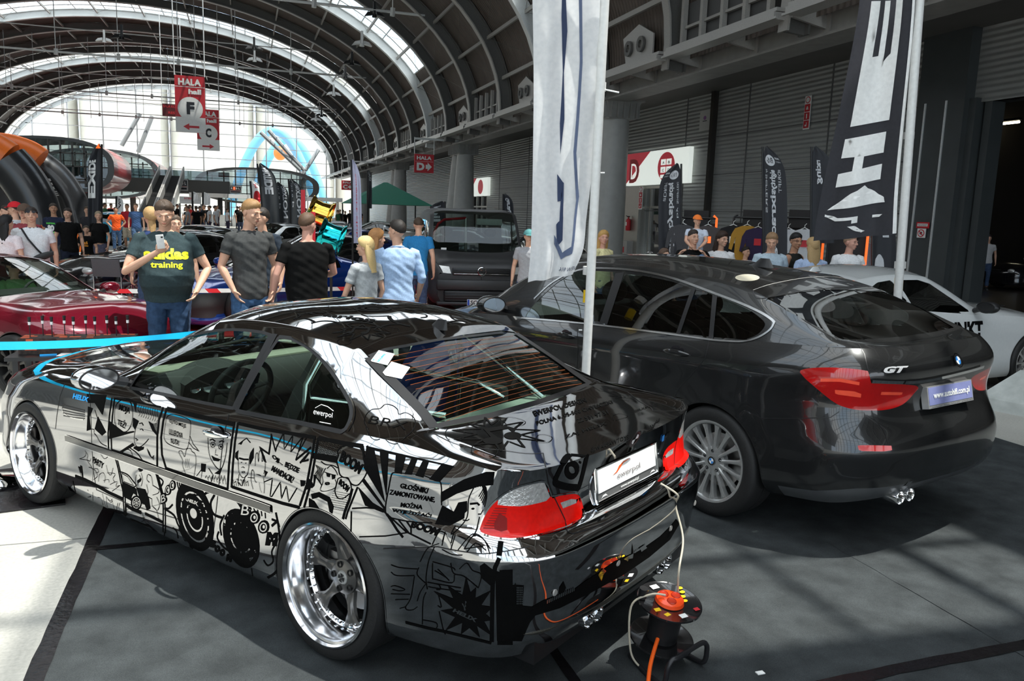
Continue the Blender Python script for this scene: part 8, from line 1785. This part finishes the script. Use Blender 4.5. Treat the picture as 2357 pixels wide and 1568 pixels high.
# ---------------------------------------------------------------- smaller things in front
def stanchion(label,x,y):
 t=empty('stanchion',(x,y,.0),label=label,cat='barrier post');MB().lathe([(0,0),(.17,0),(.175,.012),(.16,.03),(.05,.05),(.033,.07),(.033,.9),(.038,.91),(.038,.97),(0,.985)],32,Matrix.Rotation(PI/2,4,'X')).build('post',m_chrome,t);return t
sx_,sy_=-1.60,5.87
stanchion('chrome barrier post at the left edge holding the blue belt',sx_,sy_).location.z=.012
sb2=stanchion('chrome barrier post outside the picture on the near left',-1.75,1.9);p2=at(1505-990,900,z=0)
mBe=mat('cyan belt webbing',(.01,.50,.85),.5,bump=.1,scale=200)
def belt(label,a,b,w=.055,sag=.03):
 a,b=Vector(a),Vector(b);V=[]
 for k in range(25):u=k/24;p=a.lerp(b,u)-Vector((0,0,sag*4*u*(1-u)));V+=[p+Vector((0,0,w/2)),p-Vector((0,0,w/2))]
 n=(b-a).cross(Vector((0,0,1))).normalized()*.0015;V2=[v+n for v in V]+[v-n for v in V];k=len(V)
 F=[(2*i,2*i+1,2*i+3,2*i+2) for i in range(24)]+[(k+2*i+2,k+2*i+3,k+2*i+1,k+2*i) for i in range(24)];return tag(mkobj('barrier_belt',V2,F,mBe),label,'barrier belt')
z_=at(6,815,y=sy_).z;e=at(506,740,y=7.3);e.z=.80
belt('bright blue belt stretched from the left post behind the chrome coupe',(sx_,sy_,.93),(e.x,e.y,e.z));stanchion('chrome barrier post seen through the windows of the chrome coupe',e.x,e.y).scale=(1,1,.87)
belt('bright blue belt running towards the camera, mirrored in the chrome doors',(sx_,sy_,.93),(-1.75,1.9,.93))
o=MB().box((-1.55,5.75,.006),(.75,.9,.012),.2).build('floor_mat',mTape,smooth=False);tag(o,'black shiny mat under the left barrier post beside the front wheel','mat')
# cable reel
rx,ry=1.66,2.80;t=empty('cable_reel',(rx,ry,.007),math.radians(12),'black cable reel with an orange socket hub standing behind the chrome coupe','cable reel');Rt=Matrix.Translation((0,0,.21)) @ Matrix.Rotation(math.radians(11),4,'X') @ Matrix.Rotation(PI/2,4,'X')
mDk=mat('glossy black reel disc',(.012,.012,.013),.15,coat=1)
for h,n_ in ((.075,'top_disc'),(-.105,'bottom_disc')):MB().lathe([(0,h),(.130,h),(.137,h+.004),(.137,h-.004),(.13,h-.006),(0,h-.006)],48,Rt).build(n_,mDk,t)
MB().lathe([(0,.07),(.07,.07),(.066,-.10),(0,-.10)],32,Rt).build('drum',m_rub,t)
MB().lathe([(0,.098),(.045,.100),(.058,.092),(.062,.078),(0,.076)],32,Rt @ Matrix.Translation((.0,0,0))).build('socket_hub',mat('orange plastic',(.85,.07,.01),.25,coat=.5),t)
for a in (0,2.1,4.2):MB().lathe([(0,.1005),(.017,.1005),(.019,.104),(.021,.100)],16,Rt @ Matrix.Translation((.030*math.cos(a),0,.030*math.sin(a)))).build('socket',mat('dark orange plastic',(.45,.03,.01),.3),t)
top=lambda x,z,r,s,m,n_,k=4:MB().add([Rt @ Vector((x+r*math.cos(2*PI*i/k+s),.0805,z+r*.7*math.sin(2*PI*i/k+s))) for i in range(k)],[tuple(range(k))]).build(n_,m,t,smooth=False)
for i in range(4):top(.085-.012*i*0+.02*math.cos(i),-.055+i*.026,.013,0,mY,'yellow_mark',16)
top(-.01,.10,.024,.78,m_white,'label_sticker');top(.075,.085,.018,.78,m_red,'label_sticker');top(-.06,-.095,.02,.78,mY,'yellow_mark');top(-.09,.03,.02,.9,mY,'yellow_mark');top(-.07,.07,.018,.6,mY,'yellow_mark');top(.0,-.1,.026,.78,m_white,'label_sticker')
MB().cyl(Rt @ Vector((-.10,.08,-.06)),Rt @ Vector((-.10,.125,-.06)),.018).build('crank_knob',m_rub,t)
MB().tube(smooth_poly([(-.10,.10,.012),(-.13,-.05,.012),(-.13,-.15,.02),(-.125,-.165,.09),(-.105,-.165,.125),(-.07,-.165,.13),(.07,-.13,.13),(.11,-.125,.125),(.13,-.12,.09),(.13,-.10,.02),(.12,.02,.012),(.09,.12,.012)],5,False),.011,10).build('carrying_frame',mat('black painted tube',(.015,.015,.017),.35),t)
def cable(label,pts,r,m,name='cable'):o=MB().tube(smooth_poly(pts,8,False),r,8).build(name,m);return tag(o,label,'cable')
h=Rt @ Vector((-.03,.11,.0));c_,s2=math.cos(math.radians(12)),math.sin(math.radians(12));hw=(rx+h.x*c_-h.y*s2,ry+h.x*s2+h.y*c_,h.z+.012)
mBg=mat('beige cable',(.42,.38,.30),.5);g=lambda x,y,d:tuple(at(x,y,d=d))
cable('thin beige cable from the reel plug looping down to the floor',[hw,(hw[0]-.06,hw[1]+.02,.33),(hw[0]-.13,hw[1]+.05,.27),(hw[0]-.13,hw[1]+.03,.08),(hw[0]-.09,hw[1]-.0,.012)],.0045,mBg)
hb_=shA.hit(1512,1123);w_=shA.wor([tuple(hb_[0])])[0] if hb_ else (1.9,3.4,.7);MB_p=[(w_[0],w_[1],w_[2]+.008)]
P0=shA.wor([(-1.045,-.22,.675),(-.97,-.20,.716),(-1.06,-.40,.45),(-1.10,-.36,.15),(-1.02,-.25,.013)])
cable('thin beige cable coming out over the chrome bumper down towards the reel',[tuple(P0[1]),tuple(P0[0]),g(1555,1165,3.75),g(1572,1240,3.72),g(1562,1320,3.6),(rx+.12,ry+.12,.10),(rx+.05,ry+.16,.012)],.0045,mBg)
cable('orange cable leaving the reel towards the bottom edge',[(rx-.05,ry-.03,.14),(rx-.13,ry-.12,.07),(rx-.20,ry-.25,.016),(rx-.235,ry-.40,.016),(rx-.24,ry-.8,.016),(rx-.1,ry-1.6,.016)],.0085,mat('orange cable',(.9,.12,.01),.4))
# table with brushes before the red roadster
a,b,c=at(75,805,z=.72),at(300,800,z=.72),at(60,830,z=.72);tx,ty=-1.33,7.35
t=empty('display_table',(tx,ty,0),math.radians(-3),'small black display table in front of the red roadster','table');MB().box((0,0,.61),(.98,.42,.03)).build('table_top',m_trim,t,smooth=False)
for x in (-.42,.42):
 for y in (-.17,.17):MB().box((x,y,.297),(.04,.04,.594)).build('leg',m_trim,t,smooth=False)
mTl=mat('orange tile print',(.72,.11,.03),.5);t=empty('foam_stand',(tx,ty+.06,.625),math.radians(-3),'orange and black printed foam stand on the display table holding brushes','display stand');MB().box((0,0,.065),(.86,.22,.13)).build('block',mat('mottled black foam',(.05,.035,.03),.8,var=.6,scale=30),t,smooth=False)
rr=random.Random(5)
for k in range(26):MB().box((-.39+rr.random()*.78,-.111 if k % 2 else -.09+rr.random()*.18,.02+rr.random()*.09 if k % 2 else .1305),(.05+rr.random()*.06,.003 if k % 2 else .04,.03 if k % 2 else .003)).build('orange_tile',mTl,t,smooth=False)
for k in range(10):
 x=-.36+.08*k;y=ty+.04+.07*(k % 2);t=empty('brush',(tx+x,y,.755),label='black detailing brush with a white ferrule stuck in the foam stand',cat='brush',group='brushes in the foam stand');MB().cyl((0,0,-.03),(0,0,.10),.004,n=8).build('handle',m_blk,t);MB().cyl((0,0,.10),(0,0,.125),.011,n=10).build('ferrule',m_white,t);MB().cyl((0,0,.125),(0,0,.165),.010,.013,n=10).build('bristles',m_rub,t)
o=MB().box((tx+.05,ty-.13,.6265),(.28,.12,.003),.2).box((tx+.0,ty-.12,.6295),(.26,.13,.003),-.1).build('paper_sheets',m_white,smooth=False);tag(o,'white paper sheets lying on the display table','paper');o=MB().box((tx-.2,ty-.13,.632),(.12,.03,.012),.2).build('blue_pen',blue);tag(o,'blue pen beside the paper sheets','pen')
# chairs, red carpet, barrier tape
def chair(label,x,y,rz):
 t=empty('chair',(x,y,0),math.radians(rz),label,'chair',None);mc=mat('grey seat fabric',(.14,.145,.15),.8,bump=.2,scale=80)
 MB().box((0,0,.45),(.46,.42,.05),bev=.02).build('seat',mc,t);MB().loft([[(x_,.20+.03*math.cos(x_*5)+d_,z) for x_ in (-.23,-.1,.1,.23)]+[(x_,.23+.03*math.cos(x_*5)+d_,z) for x_ in (.23,.1,-.1,-.23)] for z,d_ in ((.60,0),(.90,.06))]).build('backrest',mc,t)
 for sx in (-.23,.23):
  for sy in (-.2,.22):MB().cyl((sx,sy*1.05,0),(sx,sy,.46 if sy < 0 else .75),.012,n=10).build('leg',m_chrome,t)
 return t
q=at(208,690,z=.0);chair('grey fabric chair with chrome legs beside the blue sports car',-2.2,15.4,165);chair('dark chair wrapped in barrier tape behind the couple',2.35,13.1,10)
o=MB().box((.1,14.6,.012),(7.6,5.0,.02),.0).build('carpet',mat('red carpet',(.38,.01,.015),.9,bump=.3,scale=200),smooth=False);tag(o,'red carpet under the blue sports car','carpet')
mRW=mat('red and white tape',(.7,.7,.68),.5);tt_=mRW.node_tree;wv=tt_.nodes.new('ShaderNodeTexWave');wv.bands_direction='DIAGONAL';wv.inputs['Scale'].default_value=1.4;rp=tt_.nodes.new('ShaderNodeValToRGB');rp.color_ramp.interpolation='CONSTANT';rp.color_ramp.elements[0].color=(.7,.02,.03,1);rp.color_ramp.elements[1].position=.4;rp.color_ramp.elements[1].color=(.75,.75,.73,1)
tt_.links.new(tt_.nodes['Texture Coordinate'].outputs['Object'],wv.inputs['Vector']);tt_.links.new(wv.outputs['Fac'],rp.inputs['Fac']);tt_.links.new(rp.outputs['Color'],tt_.nodes['Principled BSDF'].inputs['Base Color'])
mBe,_k=mRW,mBe
for lb,p,q in (('red and white barrier tape stretched before the blue sports car',(-2.2,12.1,.66),(2.5,12.9,.66)),('red and white barrier tape from the chair towards the dark visitors',(-2.7,15.1,.5),(-4.6,14.0,.35)),('short red and white tape hanging at the dark chair',(2.6,12.9,.7),(2.75,13.2,.2))):belt(lb,p,q,.06,.02)
mBe=_k
for x,y in ((-2.2,12.1),(2.52,12.9)):o=MB().cyl((x,y,0),(x,y,.72),.012).box((x,y,.01),(.2,.2,.02)).build('tape_post',m_lt);tag(o,'thin metal post carrying the barrier tape, %s end' % ('left' if x < 0 else 'right'),'post')
# display rims above the cars
def rim(label,px,py,d,m,tilt):
 p=at(px,py,d=d);t=empty('alloy_display',(p.x,p.y,p.z),label=label,cat='wheel rim');M=Matrix.Rotation(math.radians(tilt),4,'Z') @ Matrix.Rotation(math.radians(18),4,'X')
 MB().lathe([(.24,-.17),(.23,-.14),(.20,-.12),(.185,0),(.20,.10),(.235,.13),(.245,.16),(.235,.165),(.19,.11),(.175,0),(.19,-.12)],48,M).build('barrel',m,t);MB().cyl((0,0,-p.z),(0,0,-.15),.02).box((0,0,-p.z+.01),(.4,.4,.02)).build('stand',m_blk,t);MB().box((-.25,0,.1),(.06,.06,.5)).build('arm',m_red,t)
rim('golden wheel rim on a stand above the black shirted man',737,493,12.6,mat('gold chrome',(.85,.55,.10),.08,1.),80);rim('turquoise wheel rim on a stand below the golden one',762,546,11.9,mat('teal chrome',(.02,.45,.48),.08,1.),80)
# clothes stand behind the hatchback
def rack(label,px0,px1,py,d,top=True):
 a,b=at(px0,py,d=d),at(px1,py,d=d);t=empty('clothes_rack',((a.x+b.x)/2,(a.y+b.y)/2,0),math.atan2(b.y-a.y,b.x-a.x),label,'clothes rack');w=(b-a).length/2;h=a.z
 for s in (1,-1):MB().tube([(s*w,-.25,0),(s*w,0,.1),(s*w,0,h),(s*(w-.06),0,h+.05)],.022,8).build('upright',m_or if s > 0 else m_blk,t)
 MB().tube([(-w,0,h),(w,0,h)],.018,8).build('rail',m_blk,t);MB().box((0,.04,h-.02),(w*1.2,.04,.32)).box((0,.1,h/2),(w*1.9,.03,h*.9)).build('back_panel',mat('black display board',(.012,.010,.010),.6),t,smooth=False);return t
racks=[rack('clothes rack left, holding grey hooded tops',1555,1650,500,15.8),rack('clothes rack in the middle with a mustard top',1690,1790,500,15.6),rack('clothes rack on the right with white shirts',1795,1900,500,15.4),rack('clothes rack with orange uprights behind the white shirted man',1910,2000,520,15.0)]
def garment(label,px,py,d,c,pr=None,wd=.27,ln=.62,rz=-25):
 p=at(px,py,d=d);t=empty('hanging_shirt',tuple(p),math.radians(rz),label,'garment',None);m=mat('garment %.2f %.2f %.2f' % c,c,.9,bump=.2,scale=50)
 pts=[(.07,0),(wd*.78,-.05),(wd,-.16),(wd*1.12,-.42),(wd*.92,-.44),(wd*.72,-.2),(wd*.74,-ln),(-wd*.74,-ln),(-wd*.72,-.2),(-wd*.92,-.44),(-wd*1.12,-.42),(-wd,-.16),(-wd*.78,-.05),(-.07,0)]
 MB().prism(pts,.07,Matrix(((1,0,0,0),(0,0,1,-.035),(0,1,0,0),(0,0,0,1)))).build('cloth',m,t,smooth=False);MB().tube([(-.12,0,-.03),(0,0,.03),(.12,0,-.03)],.007,6).tube([(0,0,.03),(0,0,.07),(.03,0,.10)],.005,6).build('hanger',m_white,t)
 if pr:MB().box((0,-.04,-.25),(.12,.01,.12)).build('print',pr,t,smooth=False)
for lb,px,py,c,pr in (('grey hooded top left of the child',1572,517,(.06,.06,.065),None),('grey zip top right of the child',1630,520,(.07,.06,.06),m_or),('black shirt with a round white print',1688,520,(.01,.01,.012),m_white),('mustard yellow sweater on a hanger',1720,520,(.42,.22,.03),mat('violet print',(.25,.1,.3),.5)),('navy and red top beside the mustard sweater',1745,525,(.03,.02,.06),m_red),('white shirt behind the quiffed man, left one',1815,528,(.6,.62,.65),None),('white shirt behind the quiffed man, right one',1852,528,(.6,.62,.65),m_red),('pale blue jeans strip hanging by the orange upright',1995,560,(.3,.4,.5),None)):garment(lb,px,py,15.2,c,pr)
for lb,px in (('silhouetted visitor in the unlit hall, left one',2240),('silhouetted visitor in white in the unlit hall, right one',2278)):q=at(px,535,d=30);person(lb,q.x,q.y,2.5,1.75,shirt=(.5,.5,.5) if px > 2250 else (.05,.05,.05),hair=(.03,.02,.02),vox=.03,seed=px)
